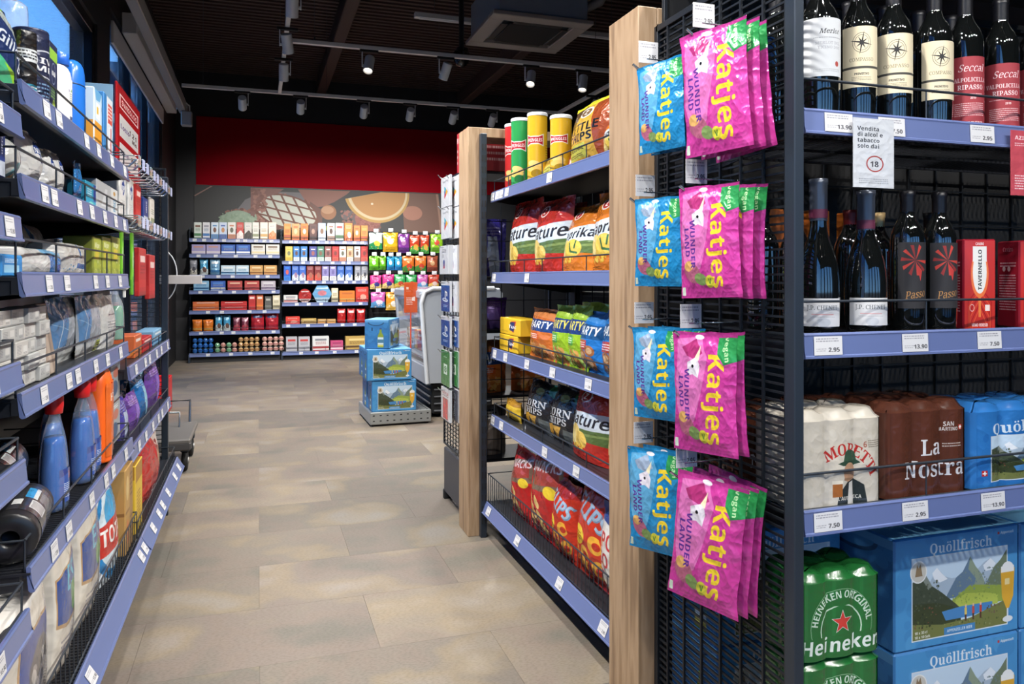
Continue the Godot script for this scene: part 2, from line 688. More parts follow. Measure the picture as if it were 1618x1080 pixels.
# kind, u1, u2, v of the top, print, depth, name, label, category, {group, lean, turn, gap, push, side, top, finish, y}
func goods(face: String, plane: float, base: float, rows: Array) -> void:
	for r: Array in rows:
		var o: Dictionary = r[9] if r.size() > 9 else {}
		var y: float = base + o.get("y", 0.0)
		var s := slot(face, plane - o.get("back", 0.0) * outward(face).x - o.get("back", 0.0) * outward(face).z, r[1], r[2], r[3], y)
		var w: float = s[1] * (1.0 - o.get("gap", 0.02))
		var h: float = o.get("h", s[2])
		var d: float = r[5]
		var uv := uvr(r[4])
		var at: Vector3 = s[0] - outward(face) * d * 0.5
		var turn: float = TURN[face] + o.get("turn", 0.0)
		count += 1
		var m: Mesh
		var mat := ink(r[4], o.get("finish", "carton" if r[0] == "box" else "bag"))
		match r[0]:
			"box":
				var b := MB.new()
				var us := uvr(o.side) if o.has("side") else sub(uv, 0.0, 0.1, 0.06, 0.8)
				b.box(Vector3(0, h / 2, 0), Vector3(w, h, d), minf(0.003, w * 0.06), uv, us, sub(uv, 0.05, 0.0, 0.9, 0.05) if not o.has("top") else uvr(o.top))
				m = b.done()
			"bag":
				m = bag_mesh(w, h, d, uv, count, false)
			"pack":
				m = bag_mesh(w, h, d, uv, count, false, false, true)
			"pouch":
				m = bag_mesh(w, h, d, uv, count, true)
			"tin":
				m = lathe_mesh(soft(pts([0.0, 0.0, w * 0.47, 0.0, w * 0.5, h * 0.03, w * 0.5, h * 0.97, w * 0.47, h, 0.0, h])), 24, uv)
			"egg":
				m = lathe_mesh(pts([0.0, 0.0, w * 0.2, h * 0.03, w * 0.36, h * 0.14, w * 0.47, h * 0.32, w * 0.5, h * 0.45, w * 0.46, h * 0.62, w * 0.35, h * 0.8, w * 0.2, h * 0.94, 0.0, h]), 12, uv)
			"coin", "hexagon":
				var pl := PackedVector2Array()
				var nn := 28 if r[0] == "coin" else 6
				for i in nn: pl.append(Vector2(cos(TAU * i / nn) * w / 2, h / 2 + sin(TAU * i / nn) * h / 2 * (1.0 if nn > 6 else 1.15)))
				var b := MB.new()
				b.prism(pl, -d / 2, d / 2, uv)
				m = b.done()
		var ob := solo(r[6], r[7], r[8], m, mat, at, turn, o.get("group", ""))
		if o.has("lean"): ob.rotation.x = o.lean
		if o.has("roll"): ob.rotation.z = o.roll

# ------------------------------------------------------------------ shelving
var M := {}

# extruded price rail, front towards +z, from x = 0 to len
func rail_mesh(len2: float, hh := 0.042) -> ArrayMesh:
	var b := MB.new()
	var pr := [Vector2(-0.006, hh + 0.003), Vector2(0.001, hh + 0.004), Vector2(0.003, hh), Vector2(0.002, hh - 0.003), Vector2(0.002, 0.003), Vector2(0.0045, 0.001), Vector2(0.0045, -0.003), Vector2(-0.002, -0.004), Vector2(-0.006, 0.0)]
	for i in pr.size():
		var p: Vector2 = pr[i]
		var q: Vector2 = pr[(i + 1) % pr.size()]
		b.quad(Vector3(0, q.y, q.x), Vector3(len2, q.y, q.x), Vector3(len2, p.y, p.x), Vector3(0, p.y, p.x))
	for e: float in [0.0, len2]:
		for i in range(1, pr.size() - 1):
			var a := Vector3(e, pr[0].y, pr[0].x)
			var c := Vector3(e, pr[i].y, pr[i].x)
			var d := Vector3(e, pr[i + 1].y, pr[i + 1].x)
			if e > 0: b.tri(a, c, d)
			else: b.tri(a, d, c)
	return b.done()

# a board with its price rail, tags and wire guard; origin at the left end of the front edge, +z outward
# o: tags (array of x), guard (height), dense, wire (open wire deck), tagw
func shelf(parent: Node3D, len2: float, at: Vector3, depth: float, o := {}) -> MeshInstance3D:
	var b := MB.new()
	if o.get("wire", false):
		var nn := int(len2 / 0.016)
		for i in nn + 1:
			var x := len2 * i / nn
			b.box(Vector3(x, -0.003, -depth / 2), Vector3(0.004, 0.004, depth))
		for i in 4: b.box(Vector3(len2 / 2, -0.008, -depth * (0.02 + 0.32 * i)), Vector3(len2, 0.006, 0.006))
	else:
		b.box(Vector3(len2 / 2, -0.004, -depth / 2), Vector3(len2 - 0.004, 0.008, depth), 0.001)
		b.box(Vector3(len2 / 2, -0.02, -0.01), Vector3(len2 - 0.004, 0.03, 0.02), 0.002)
	for e: float in [0.008, len2 - 0.008]:
		var pl := PackedVector2Array([Vector2(-depth, -0.085), Vector2(-depth + 0.05, -0.085), Vector2(-0.02, -0.035), Vector2(-0.02, -0.008), Vector2(-depth, -0.008)])
		b.xf = Transform3D(Basis(Vector3(0, 0, 1), Vector3(0, 1, 0), Vector3(-1, 0, 0)), Vector3(e, 0, 0))
		b.prism(pl, -0.002, 0.002)
		b.xf = Transform3D()
	var sh := part(parent, "shelf", b.done(), M.steel, at)
	var rl := part(sh, "price_rail", rail_mesh(len2 - 0.002, o.get("railh", 0.042)), M.rail)
	var tilt: float = o.get("tilt", -0.12)
	var rh: float = o.get("railh", 0.042)
	rl.rotation.x = tilt
	rl.position = Vector3(0.001, 0.006 - rh * cos(tilt), 0.002 - sin(tilt) * rh * (1.0 if tilt < -0.3 else 0.0))
	var tw: float = o.get("tagw", 0.052)
	var tmm := []
	for q in 3:
		var tm := MB.new()
		tm.box(Vector3.ZERO, Vector3(tw, 0.036, 0.001), 0.0, uvr("tag%d" % q), sub(uvr("tag0"), 0, 0, 0.03, 0.03))
		tmm.append(tm.done())
	var off := Vector3(0, rh * 0.5, 0.004).rotated(Vector3.RIGHT, tilt) + rl.position
	var tn := 0
	for x: float in o.get("tags", []):
		var tg := part(sh, "price_tag", tmm[(tn + int(at.y * 100)) % 3], ink("tag0", "paper"), Vector3(clampf(x, tw / 2, len2 - tw / 2), off.y, off.z))
		tn += 1
		tg.rotation.x = tilt
	var gh: float = o.get("guard", 0.0)
	if gh > 0.0:
		var g := MB.new()
		for e: float in [0.006, gh]:
			g.bar(Vector3(0.006, e, -0.012), Vector3(len2 - 0.006, e, -0.012), 0.0028)
		var step: float = o.get("dense", 0.25)
		var nn := int((len2 - 0.02) / step)
		for i in nn + 1:
			var x := 0.008 + (len2 - 0.016) * i / nn
			g.bar(Vector3(x, 0.0, -0.012), Vector3(x, gh, -0.012), 0.0022 if step > 0.1 else 0.0014, 4)
		for e: float in [0.006, len2 - 0.006]:
			g.bar(Vector3(e, gh, -0.012), Vector3(e, gh, -depth * 0.8), 0.0024, 4)
		part(sh, "wire_guard", g.done(), M.wire)
	return sh

# slotted steel upright, front towards +z
func upright(parent: Node3D, h: float, at: Vector3, wd := 0.03, dp := 0.06) -> void:
	var b := MB.new()
	b.box(Vector3(0, h / 2, 0), Vector3(wd, h, dp), 0.002)
	var u := part(parent, "upright", b.done(), M.post, at)
	var s := MB.new()
	for i in int(h / 0.05):
		for k: float in [-0.24, 0.24]:
			s.box(Vector3(k * wd, 0.06 + i * 0.05, dp / 2), Vector3(wd * 0.2, 0.026, 0.003))
	part(u, "slots", s.done(), M.black)

# grid of wires in the x-y plane
func wire_panel(len2: float, h: float, sx: float, sy: float, r := 0.002, frame := 0.01) -> ArrayMesh:
	var b := MB.new()
	for i in int(h / sy) + 1:
		var y := minf(h, i * sy)
		b.box(Vector3(len2 / 2, y, 0), Vector3(len2, r * 2, r * 2))
	for i in int(len2 / sx) + 1:
		var x := minf(len2, i * sx)
		b.box(Vector3(x, h / 2, -r * 2), Vector3(r * 2.4, h, r * 2.4))
	if frame > 0.0:
		for e: float in [0.0, len2]: b.box(Vector3(e, h / 2, 0), Vector3(frame, h + frame, frame), 0.001)
		for e: float in [0.0, h]: b.box(Vector3(len2 / 2, e, 0), Vector3(len2, frame, frame), 0.001)
	return b.done()

# ------------------------------------------------------------------ the printed designs
const W := Color(0.95, 0.95, 0.94)
const K := Color(0.07, 0.07, 0.09)

func scenic(p: Pad, x: float, y: float, w: float, h: float, detail := true) -> void:
	var q := func(a: Array) -> Array:
		var o := []
		for i in range(0, a.size(), 2):
			o.append(x + a[i] * w); o.append(y + a[i + 1] * h)
		return o
	p.rect(x, y, w, h, rgb(196, 220, 238))
	p.poly(q.call([0, 0.42, 0.1, 0.22, 0.18, 0.3, 0.25, 0.14, 0.33, 0.26, 0.4, 0.3, 0.62, 0.3, 0.75, 0.16, 0.82, 0.12, 0.9, 0.22, 1, 0.1, 1, 0.5, 0, 0.5]), rgb(170, 190, 208))
	p.poly(q.call([0.2, 0.2, 0.25, 0.14, 0.3, 0.22, 0.36, 0.3, 0.28, 0.33, 0.22, 0.28]), rgb(238, 243, 248))
	p.poly(q.call([0.74, 0.2, 0.82, 0.12, 0.88, 0.2, 0.84, 0.27, 0.76, 0.28]), rgb(232, 240, 246))
	p.poly(q.call([0.33, 0.55, 0.45, 0.3, 0.52, 0.24, 0.6, 0.06, 0.66, 0.2, 0.72, 0.3, 0.8, 0.55]), rgb(96, 124, 150))
	p.poly(q.call([0.6, 0.06, 0.66, 0.2, 0.72, 0.3, 0.8, 0.55, 0.62, 0.55, 0.66, 0.35, 0.58, 0.22]), rgb(140, 158, 132))
	p.poly(q.call([0.72, 0.55, 0.86, 0.24, 0.93, 0.16, 1, 0.04, 1, 0.55]), rgb(108, 124, 96))
	p.poly(q.call([0.36, 0.62, 0.6, 0.42, 0.8, 0.46, 1, 0.5, 1, 0.7, 0.3, 0.7]), rgb(150, 172, 62))
	p.poly(q.call([0.3, 0.66, 0.55, 0.52, 0.76, 0.55, 0.9, 0.6, 0.9, 0.72, 0.3, 0.72]), rgb(182, 198, 74))
	p.poly(q.call([0, 0.28, 0.08, 0.24, 0.14, 0.22, 0.2, 0.36, 0.3, 0.46, 0.44, 0.62, 0.5, 0.7, 0, 1]), rgb(62, 74, 54))
	p.poly(q.call([0.1, 0.26, 0.14, 0.22, 0.2, 0.36, 0.16, 0.4]), rgb(132, 140, 128))
	p.poly(q.call([0, 0.55, 0.25, 0.58, 0.42, 0.66, 0.5, 0.72, 0.5, 1, 0, 1]), rgb(54, 64, 34))
	p.poly(q.call([0, 0.8, 0.3, 0.86, 0.6, 0.84, 1, 0.68, 1, 1, 0, 1]), rgb(116, 122, 60))
	p.poly(q.call([0.3, 0.7, 0.5, 0.675, 0.84, 0.68, 0.84, 0.75, 0.62, 0.82, 0.34, 0.82]), rgb(64, 132, 196))
	p.specks(x + w * 0.45, y + h * 0.24, w * 0.5, h * 0.26, 90, w * 0.008, [rgb(118, 138, 134), rgb(104, 128, 142), rgb(132, 150, 136)], 15)
	p.specks(x + w * 0.02, y + h * 0.3, w * 0.3, h * 0.34, 70, w * 0.009, [rgb(52, 64, 46), rgb(84, 92, 72), rgb(70, 82, 56)], 16)
	p.specks(x + w * 0.4, y + h * 0.5, w * 0.5, h * 0.14, 60, w * 0.008, [rgb(150, 172, 62), rgb(170, 188, 72), rgb(136, 160, 58)], 17)
	if detail:
		p.specks(x + w * 0.02, y + h * 0.6, w * 0.22, h * 0.3, 40, w * 0.008, [rgb(36, 46, 24), rgb(80, 92, 44), rgb(120, 74, 50)], 5)
		p.specks(x + w * 0.3, y + h * 0.84, w * 0.66, h * 0.13, 40, w * 0.007, [rgb(92, 104, 44), rgb(142, 146, 92), rgb(70, 84, 40)], 6)
		for i in 3:
			var fx := x + w * (0.54 + i * 0.08)
			p.rect(fx, y + h * 0.7, w * 0.026, h * 0.09, [rgb(228, 196, 90), rgb(206, 70, 60), rgb(200, 60, 48)][i])
			p.rect(fx + 1, y + h * 0.79, w * 0.02, h * 0.08, rgb(84, 52, 36))
			p.ell(fx + w * 0.013, y + h * 0.68, w * 0.01, h * 0.02, rgb(228, 186, 150))
		p.specks(x + w * 0.78, y + h * 0.72, w * 0.14, h * 0.1, 12, w * 0.011, [rgb(74, 58, 44), rgb(110, 92, 72)], 8)

func beer_glass(p: Pad, x: float, y: float, w: float, h: float) -> void:
	p.ell(x, y + h * 0.1, w * 0.42, h * 0.11, rgb(244, 244, 240))
	p.poly([x - w * 0.5, y + h * 0.1, x + w * 0.5, y + h * 0.1, x + w * 0.4, y + h * 0.55, x + w * 0.1, y + h * 0.74, x - w * 0.1, y + h * 0.74, x - w * 0.4, y + h * 0.55], rgb(236, 174, 40))
	p.rect(x - w * 0.46, y + h * 0.06, w * 0.92, h * 0.1, rgb(246, 246, 240))
	p.rect(x - w * 0.2, y + h * 0.26, w * 0.34, h * 0.1, rgb(246, 222, 150))
	p.rect(x - w * 0.06, y + h * 0.74, w * 0.12, h * 0.14, rgb(214, 222, 226))
	p.ell(x, y + h * 0.91, w * 0.36, h * 0.05, rgb(226, 230, 232))

func beer_box() -> void:
	var bl := rgb(62, 146, 208)
	var p := Pad.new(512, 352, bl)
	p.specks(0, 0, 512, 352, 60, 26, [rgb(70, 154, 214), rgb(56, 138, 202)], 2)
	p.txt("Quöllfrisch", 268, 40, 46, rgb(226, 236, 244), 2)
	p.rect(64, 62, 404, 268, rgb(214, 226, 234)).rect(68, 66, 396, 260, K)
	scenic(p, 68, 66, 396, 260)
	p.ell(92, 108, 34, 36, rgb(206, 202, 188)).ring(92, 108, 34, 4, rgb(240, 240, 236), 36)
	p.poly([78, 122, 86, 82, 92, 96, 100, 82, 108, 122], rgb(142, 118, 84))
	p.rect(196, 302, 130, 24, rgb(58, 130, 190)).txt("APPENZELLER BIER", 261, 314, 13, rgb(226, 236, 244), 0, {"sx": 0.9})
	p.txt("10 x 33 cl", 76, 304, 12, W, 0, {"al": -1}).txt("10 x 10 Sek", 76, 318, 12, W, 0, {"al": -1})
	beer_glass(p, 468, 120, 62, 210)
	p.rect(424, 14, 8, 8, rgb(206, 40, 40)).txt("Appenzell", 466, 18, 12, W, 0)
	keep("beerbox", p)
	p = Pad.new(256, 352, rgb(40, 112, 178))
	p.specks(0, 0, 256, 352, 30, 26, [rgb(46, 122, 188), rgb(36, 104, 168)], 4)
	p.rect(0, 0, 256, 30, rgb(80, 150, 206))
	p.ell(118, 30, 90, 44, rgb(28, 70, 112), 0, 0, PI).ell(118, 26, 78, 36, rgb(56, 128, 190), 0, 0, PI)
	p.rect(70, 96, 12, 40, rgb(18, 44, 80))
	p.rect(158, 96, 22, 60, rgb(122, 150, 40)).poly([158, 150, 180, 150, 202, 200, 202, 340, 136, 340, 136, 200], rgb(132, 156, 44))
	p.rect(158, 96, 22, 22, rgb(50, 80, 140)).rect(138, 214, 62, 90, rgb(196, 216, 226)).rect(138, 240, 62, 44, rgb(66, 120, 150)).rect(138, 306, 62, 20, rgb(206, 196, 90))
	keep("beerbox_side", p)
	# top of the box
	p = Pad.new(128, 64, rgb(108, 178, 226))
	p.rect(44, 22, 40, 20, rgb(70, 140, 198))
	keep("beerbox_top", p)

func packs() -> void:
	# green tins
	var g := rgb(24, 104, 42)
	var p := Pad.new(384, 300, g)
	for i in 3: p.rect(i * 128 + 20, 0, 14, 300, rgb(28, 112, 46))
	p.ring(188, 176, 142, 2, rgb(150, 196, 150)).ring(188, 190, 96, 5, rgb(190, 216, 190))
	p.rect(0, 214, 384, 90, g).rect(150, 60, 80, 40, g)
	p.txt("HEINEKEN ORIGINAL", 190, 182, 40, rgb(200, 222, 200), 0, {"arc": 126.0, "sx": 0.92})
	var st := []
	for i in 10:
		var a := -PI / 2 + i * PI / 5
		var r := 44.0 if i % 2 == 0 else 18.0
		st.append(192 + cos(a) * r); st.append(164 + sin(a) * r)
	var st2 := []
	for i in st.size(): st2.append(st[i] + ((st[i] - (192 if i % 2 == 0 else 164)) * 0.12))
	p.poly(st2, rgb(220, 230, 220)).poly(st, rgb(206, 48, 40))
	p.txt("Heineken", 192, 250, 76, rgb(222, 232, 222), 0, {"it": 0.08, "sx": 1.08})
	keep("greenpack", p)
	# cream tins
	p = Pad.new(384, 300, rgb(206, 196, 178))
	p.specks(0, 0, 384, 300, 40, 20, [rgb(212, 203, 186), rgb(200, 190, 172)], 3)
	p.txt("MORETTI", 206, 236, 54, rgb(186, 38, 34), 2, {"arc": 134.0, "sx": 1.0, "rot": 0.3})
	p.poly([196, 148, 204, 112, 216, 104, 240, 108, 256, 116, 262, 146], rgb(52, 82, 60)).poly([172, 150, 200, 142, 262, 142, 276, 152, 250, 160, 196, 158], rgb(44, 70, 52))
	p.ell(226, 182, 28, 34, rgb(188, 140, 106)).rect(200, 200, 40, 8, rgb(150, 112, 84))
	p.poly([168, 300, 176, 252, 214, 214, 246, 204, 290, 228, 306, 300], rgb(38, 46, 46)).poly([222, 216, 240, 210, 246, 300, 214, 300], rgb(214, 208, 196))
	p.rect(152, 214, 40, 48, rgb(168, 96, 40)).rect(150, 206, 44, 12, rgb(232, 222, 200))
	p.txt("L'AUTENTICA", 226, 268, 17, rgb(220, 214, 200), 0).txt("6", 294, 92, 28, rgb(160, 90, 70), 0).small(306, 78, 60, 4, 7, rgb(120, 108, 92))
	keep("creampack", p)
	# brown tins
	p = Pad.new(384, 300, rgb(86, 42, 28))
	for i in 3: p.rect(i * 128 + 30, 0, 40, 300, rgb(92, 46, 31))
	p.txt("La", 204, 130, 78, rgb(222, 222, 226), 2).txt("Nostra", 220, 206, 82, rgb(222, 222, 226), 2)
	p.txt("SAN", 286, 52, 22, rgb(214, 210, 206), 0).txt("MARTINO", 284, 70, 17, rgb(214, 210, 206), 0).rect(328, 56, 18, 18, rgb(204, 60, 48))
	p.rect(334, 58, 5, 14, W).rect(330, 62, 14, 5, W).small(262, 120, 80, 2, 9, rgb(190, 180, 172))
	keep("brownpack", p)
	# blue tins
	p = Pad.new(384, 300, rgb(34, 112, 190))
	p.specks(0, 0, 384, 300, 40, 24, [rgb(42, 122, 200), rgb(28, 102, 180)], 3)
	p.txt("Quöllfrisch", 250, 62, 58, rgb(210, 226, 240), 2, {"rot": -0.06})
	p.rect(76, 96, 308, 180, rgb(200, 214, 226))
	scenic(p, 80, 100, 304, 172)
	p.rect(40, 228, 22, 22, rgb(190, 40, 40)).rect(49, 231, 5, 16, W).rect(43, 237, 16, 5, W)
	keep("bluepack", p)

func gummy(key: String, base: Color, dark: Color) -> void:
	var p := Pad.new(256, 300, base)
	p.specks(0, 0, 256, 300, 26, 34, [base.lightened(0.06), base.darkened(0.05)], 4)
	p.poly([20, 20, 120, 10, 150, 60, 128, 150, 100, 220, 40, 250, 10, 180], base.lightened(0.28))
	p.poly([40, 40, 100, 16, 130, 50, 96, 66, 60, 60], dark)
	p.poly([66, 76, 108, 60, 122, 84, 116, 112, 92, 104, 72, 108], rgb(232, 224, 234))
	p.poly([100, 62, 122, 30, 116, 70], rgb(240, 226, 180))
	p.ell(92, 84, 5, 4, K)
	p.ell(60, 232, 42, 26, rgb(178, 90, 120), 0.4).ell(96, 250, 26, 16, rgb(120, 150, 80), 0.2).ell(44, 214, 22, 14, rgb(226, 170, 90))
	p.txt("WUNDER", 66, 156, 30, rgb(86, 40, 140), 0, {"rot": PI / 2}).txt("LAND", 38, 150, 30, rgb(86, 40, 140), 0, {"rot": PI / 2})
	p.txt("Katjes", 178, 160, 84, rgb(250, 214, 40), 0, {"rot": PI / 2 + 0.06, "sx": 0.92, "it": -0.1})
	p.ell(132, 256, 17, 17, rgb(212, 206, 50)).txt("V", 132, 256, 20, rgb(60, 120, 50), 0)
	p.poly([188, 0, 256, 0, 256, 66, 214, 76, 190, 50], rgb(40, 150, 74)).txt("vegan", 222, 38, 22, rgb(190, 232, 170), 0, {"rot": PI / 2 - 0.1})
	p.rect(0, 0, 256, 9, base.darkened(0.12)).rect(0, 291, 256, 9, base.darkened(0.12))
	p.rect(6, 270, 14, 22, rgb(196, 214, 190))
	p.ell(112, 12, 18, 6, rgb(230, 226, 230))
	keep(key, p)

func labels() -> void:
	var cream := rgb(222, 208, 172)
	var p := Pad.new(192, 240, rgb(214, 216, 218))
	p.txt("Merlot", 124, 56, 26, K, 3, {"it": 0.3}).small(60, 80, 120, 1, 8, rgb(150, 152, 158)).txt("MERLOT DEL", 118, 104, 16, rgb(150, 152, 160), 3).txt("TICINO DOC", 122, 122, 16, rgb(150, 152, 160), 3)
	p.ell(152, 188, 9, 11, rgb(176, 60, 50)).small(60, 210, 110, 2, 7, rgb(170, 172, 176))
	keep("label_white", p)
	p = Pad.new(192, 256, cream)
	p.rect(0, 168, 192, 10, rgb(58, 56, 50))
	p.ring(96, 70, 42, 1.5, K).ring(96, 70, 33, 1.2, K)
	for i in 8:
		var a := i * PI / 4 + 0.2
		var l := 52.0 if i % 2 == 0 else 30.0
		p.poly([96 + cos(a) * l, 70 + sin(a) * l, 96 + cos(a + 0.6) * 7, 70 + sin(a + 0.6) * 7, 96, 70, 96 + cos(a - 0.6) * 7, 70 + sin(a - 0.6) * 7], K)
	p.txt("COMPASSO", 96, 140, 20, rgb(100, 92, 70), 3, {"sx": 1.05}).txt("PRIMITIVO", 96, 200, 13, K, 0).small(50, 212, 92, 3, 6, rgb(120, 112, 92))
	keep("label_compass", p)
	p = Pad.new(192, 288, rgb(160, 36, 48))
	p.txt("Seccal", 118, 48, 40, rgb(240, 220, 222), 3, {"it": 0.35}).txt("VALPOLICELLA", 106, 96, 24, rgb(238, 216, 218), 2, {"sx": 0.86}).txt("RIPASSO", 112, 126, 26, rgb(238, 216, 218), 2)
	p.small(40, 152, 130, 1, 8, rgb(220, 180, 184)).txt("2019", 120, 170, 12, W, 0).small(40, 190, 136, 7, 8, rgb(222, 186, 190)).txt("PRODOTTO IN ITALIA", 104, 270, 13, W, 0)
	keep("label_red", p)
	p = Pad.new(256, 160, rgb(208, 208, 210))
	p.txt("J.P. CHENET", 136, 54, 34, rgb(50, 56, 60), 3, {"sx": 0.95}).rect(70, 88, 130, 6, rgb(214, 160, 160)).ell(140, 136, 40, 24, rgb(186, 190, 198)).small(60, 104, 150, 1, 6, rgb(150, 152, 156))
	keep("label_plain", p)
	p = Pad.new(160, 256, rgb(30, 28, 34))
	for i in 9:
		var a := i * 0.62
		p.poly([84, 70, 84 + cos(a) * 70, 70 + sin(a) * 62, 84 + cos(a + 0.25) * 66, 70 + sin(a + 0.25) * 58], rgb(206, 48, 36) if i % 2 == 0 else rgb(150, 26, 26))
	p.poly([84, 80, 110, 150, 120, 110], rgb(196, 40, 34)).txt("Passo", 90, 200, 40, rgb(190, 130, 60), 3, {"it": 0.3, "rot": -0.12})
	keep("label_flower", p)
	# red carton of wine
	p = Pad.new(160, 288, rgb(198, 40, 30))
	for i in 6: p.line([80, 150 + i * 14, 20 + i * 4, 200 + i * 16, 20 + i * 4, 288], 4, rgb(230, 76, 40) if i % 2 else rgb(160, 20, 20)).line([80, 150 + i * 14, 140 - i * 4, 200 + i * 16, 140 - i * 4, 288], 4, rgb(230, 76, 40) if i % 2 else rgb(160, 20, 20))
	p.ell(80, 110, 46, 78, rgb(236, 110, 50)).ell(80, 104, 36, 70, rgb(226, 224, 218)).rect(44, 20, 72, 50, rgb(226, 224, 218)).rect(74, 180, 12, 70, rgb(232, 120, 50))
	p.txt("TAVERNELLO", 82, 96, 25, rgb(48, 48, 50), 0, {"rot": -PI / 2, "sx": 0.86}).txt("CAVIRO", 80, 12, 12, W, 0)
	p.ring(40, 220, 12, 2, rgb(240, 200, 190)).rect(108, 210, 24, 20, rgb(240, 220, 210)).txt("VINO ROSSO", 80, 276, 14, W, 0)
	keep("wine_carton", p)
	p = Pad.new(128, 288, rgb(150, 18, 36))
	p.txt("Caviro", 64, 26, 20, rgb(220, 150, 160), 3).small(16, 70, 96, 2, 10, rgb(226, 170, 176)).small(12, 112, 100, 14, 9, rgb(220, 160, 168), 4).ell(40, 92, 9, 9, rgb(226, 180, 180)).ell(70, 92, 9, 9, rgb(226, 180, 180))
	keep("wine_carton_side", p)

func signs() -> void:
	var p := Pad.new(160, 288, rgb(196, 200, 206))
	for i in 4: p.txt(["Vendita", "di alcol e", "tabacco", "solo dai"][i], 16, 44 + i * 24, 23, rgb(60, 64, 70), 0, {"al": -1})
	p.ring(84, 188, 34, 5, rgb(160, 60, 56)).txt("18", 82, 190, 32, rgb(60, 60, 66), 0).line([104, 170, 112, 162], 2, K).small(22, 250, 116, 3, 8, rgb(140, 144, 150))
	keep("age_sign", p)
	p = Pad.new(96, 256, rgb(196, 70, 84))
	p.txt("AZIONE", 14, 30, 20, rgb(240, 210, 214), 0, {"al": -1}).small(14, 50, 70, 2, 8, rgb(230, 190, 196)).small(14, 176, 70, 6, 10, rgb(236, 200, 206))
	keep("pink_sign", p)
	p = Pad.new(160, 340, rgb(190, 24, 30))
	p.rect(14, 30, 132, 50, rgb(232, 226, 222)).rect(20, 36, 120, 38, rgb(190, 24, 30)).txt("SWISSLOS", 80, 56, 27, rgb(240, 232, 228), 0, {"sx": 0.84})
	p.rect(14, 104, 132, 80, rgb(226, 224, 222)).txt("Lotto", 50, 144, 24, rgb(90, 70, 140), 0).txt("1 2 1", 106, 136, 26, K, 0).txt("Mio.", 118, 160, 20, K, 0)
	p.rect(14, 206, 132, 80, rgb(226, 224, 222)).txt("euro", 50, 236, 24, rgb(40, 60, 130), 0).txt("8 6", 110, 236, 28, K, 0).ell(80, 340, 60, 30, rgb(226, 200, 160))
	keep("lotto", p)
	# price tag
	for i in 3:
		p = Pad.new(72, 50, rgb(206, 206, 208))
		p.small(6, 6, 56, 2, 6, rgb(130, 130, 140), i).txt(["2.95", "13.90", "7.50"][i], 50, 36, 15, rgb(40, 40, 46), 0).small(6, 32, 26, 2, 5, rgb(150, 150, 156), i)
		keep("tag%d" % i, p)
	# topper on the freezer
	p = Pad.new(128, 300, rgb(222, 84, 36))
	p.rect(20, 46, 22, 24, rgb(244, 196, 170)).small(20, 84, 40, 1, 8, rgb(244, 200, 180)).small(20, 150, 60, 5, 16, rgb(246, 214, 196)).poly([74, 150, 104, 140, 104, 186, 74, 180], rgb(246, 220, 206))
	keep("topper", p)
	# the long photograph of sweets above the shelving
	p = Pad.new(1024, 200, rgb(52, 50, 51))
	p.poly([90, 200, 180, 60, 250, 20, 420, 20, 420, 200], rgb(112, 104, 110))
	p.specks(110, 100, 200, 100, 260, 8, [rgb(150, 88, 70), rgb(174, 108, 88), rgb(112, 60, 46)], 3)
	p.specks(220, 30, 110, 120, 260, 8, [rgb(168, 104, 86), rgb(140, 80, 64), rgb(190, 126, 106)], 4)
	p.line([2, 50, 66, 2], 5, rgb(170, 122, 108))
	p.ell(155, 196, 78, 88, rgb(150, 176, 146)).specks(90, 120, 130, 76, 160, 5, [rgb(158, 184, 152), rgb(138, 166, 134)], 7)
	p.poly([370, 0, 580, 0, 560, 22, 510, 60, 470, 80, 420, 90], rgb(148, 86, 70)).poly([420, 60, 470, 100, 460, 200, 400, 200], rgb(112, 66, 54))
	p.ell(332, 108, 122, 74, rgb(122, 64, 44), 0.3).ell(332, 108, 115, 67, rgb(206, 208, 192), 0.3)
	for i in 5: p.line([224 + i * 44, 20 + i * 8, 296 + i * 44, 210], 7, rgb(122, 62, 42))
	for i in 4: p.line([214, 70 + i * 38 - 30, 450, 124 + i * 38 - 20], 7, rgb(122, 62, 42))
	p.poly([200, 0, 330, 0, 300, 26, 250, 50, 226, 84, 214, 130, 200, 130], rgb(140, 86, 74)).specks(205, 10, 50, 100, 80, 7, [rgb(168, 104, 86), rgb(132, 76, 62)], 9)
	p.ell(490, 106, 30, 34, rgb(170, 104, 60)).ell(486, 96, 24, 18, rgb(198, 140, 96))
	p.ell(490, 204, 40, 36, rgb(164, 176, 76))
	p.specks(540, 100, 150, 100, 380, 7, [rgb(158, 92, 80), rgb(128, 70, 60), rgb(100, 84, 84)], 11)
	p.ell(646, 128, 54, 58, rgb(160, 84, 72)).specks(600, 80, 92, 110, 200, 5, [rgb(170, 94, 80), rgb(146, 74, 62)], 12)
	p.poly([780, 0, 920, 0, 940, 200, 790, 200], rgb(124, 78, 60)).poly([940, 200, 920, 0, 930, 0, 950, 200], rgb(168, 116, 92))
	p.ell(824, 100, 40, 34, rgb(182, 112, 86))
	p.ell(680, 10, 130, 140, rgb(206, 156, 62), -0.25, 0.0, PI).ell(682, 10, 120, 128, rgb(228, 200, 150), -0.25, 0.0, PI).ell(684, 10, 110, 116, rgb(206, 136, 58), -0.25, 0.0, PI)
	p.ell(660, 62, 5, 5, rgb(240, 220, 180))
	p.line([980, 200, 1000, 160, 1024, 190], 5, rgb(150, 140, 136))
	p.rect(0, 0, 1024, 6, rgb(44, 44, 46))
	p.im.adjust_bcs(0.9, 1.0, 0.88)
	keep("sweets_photo", p)

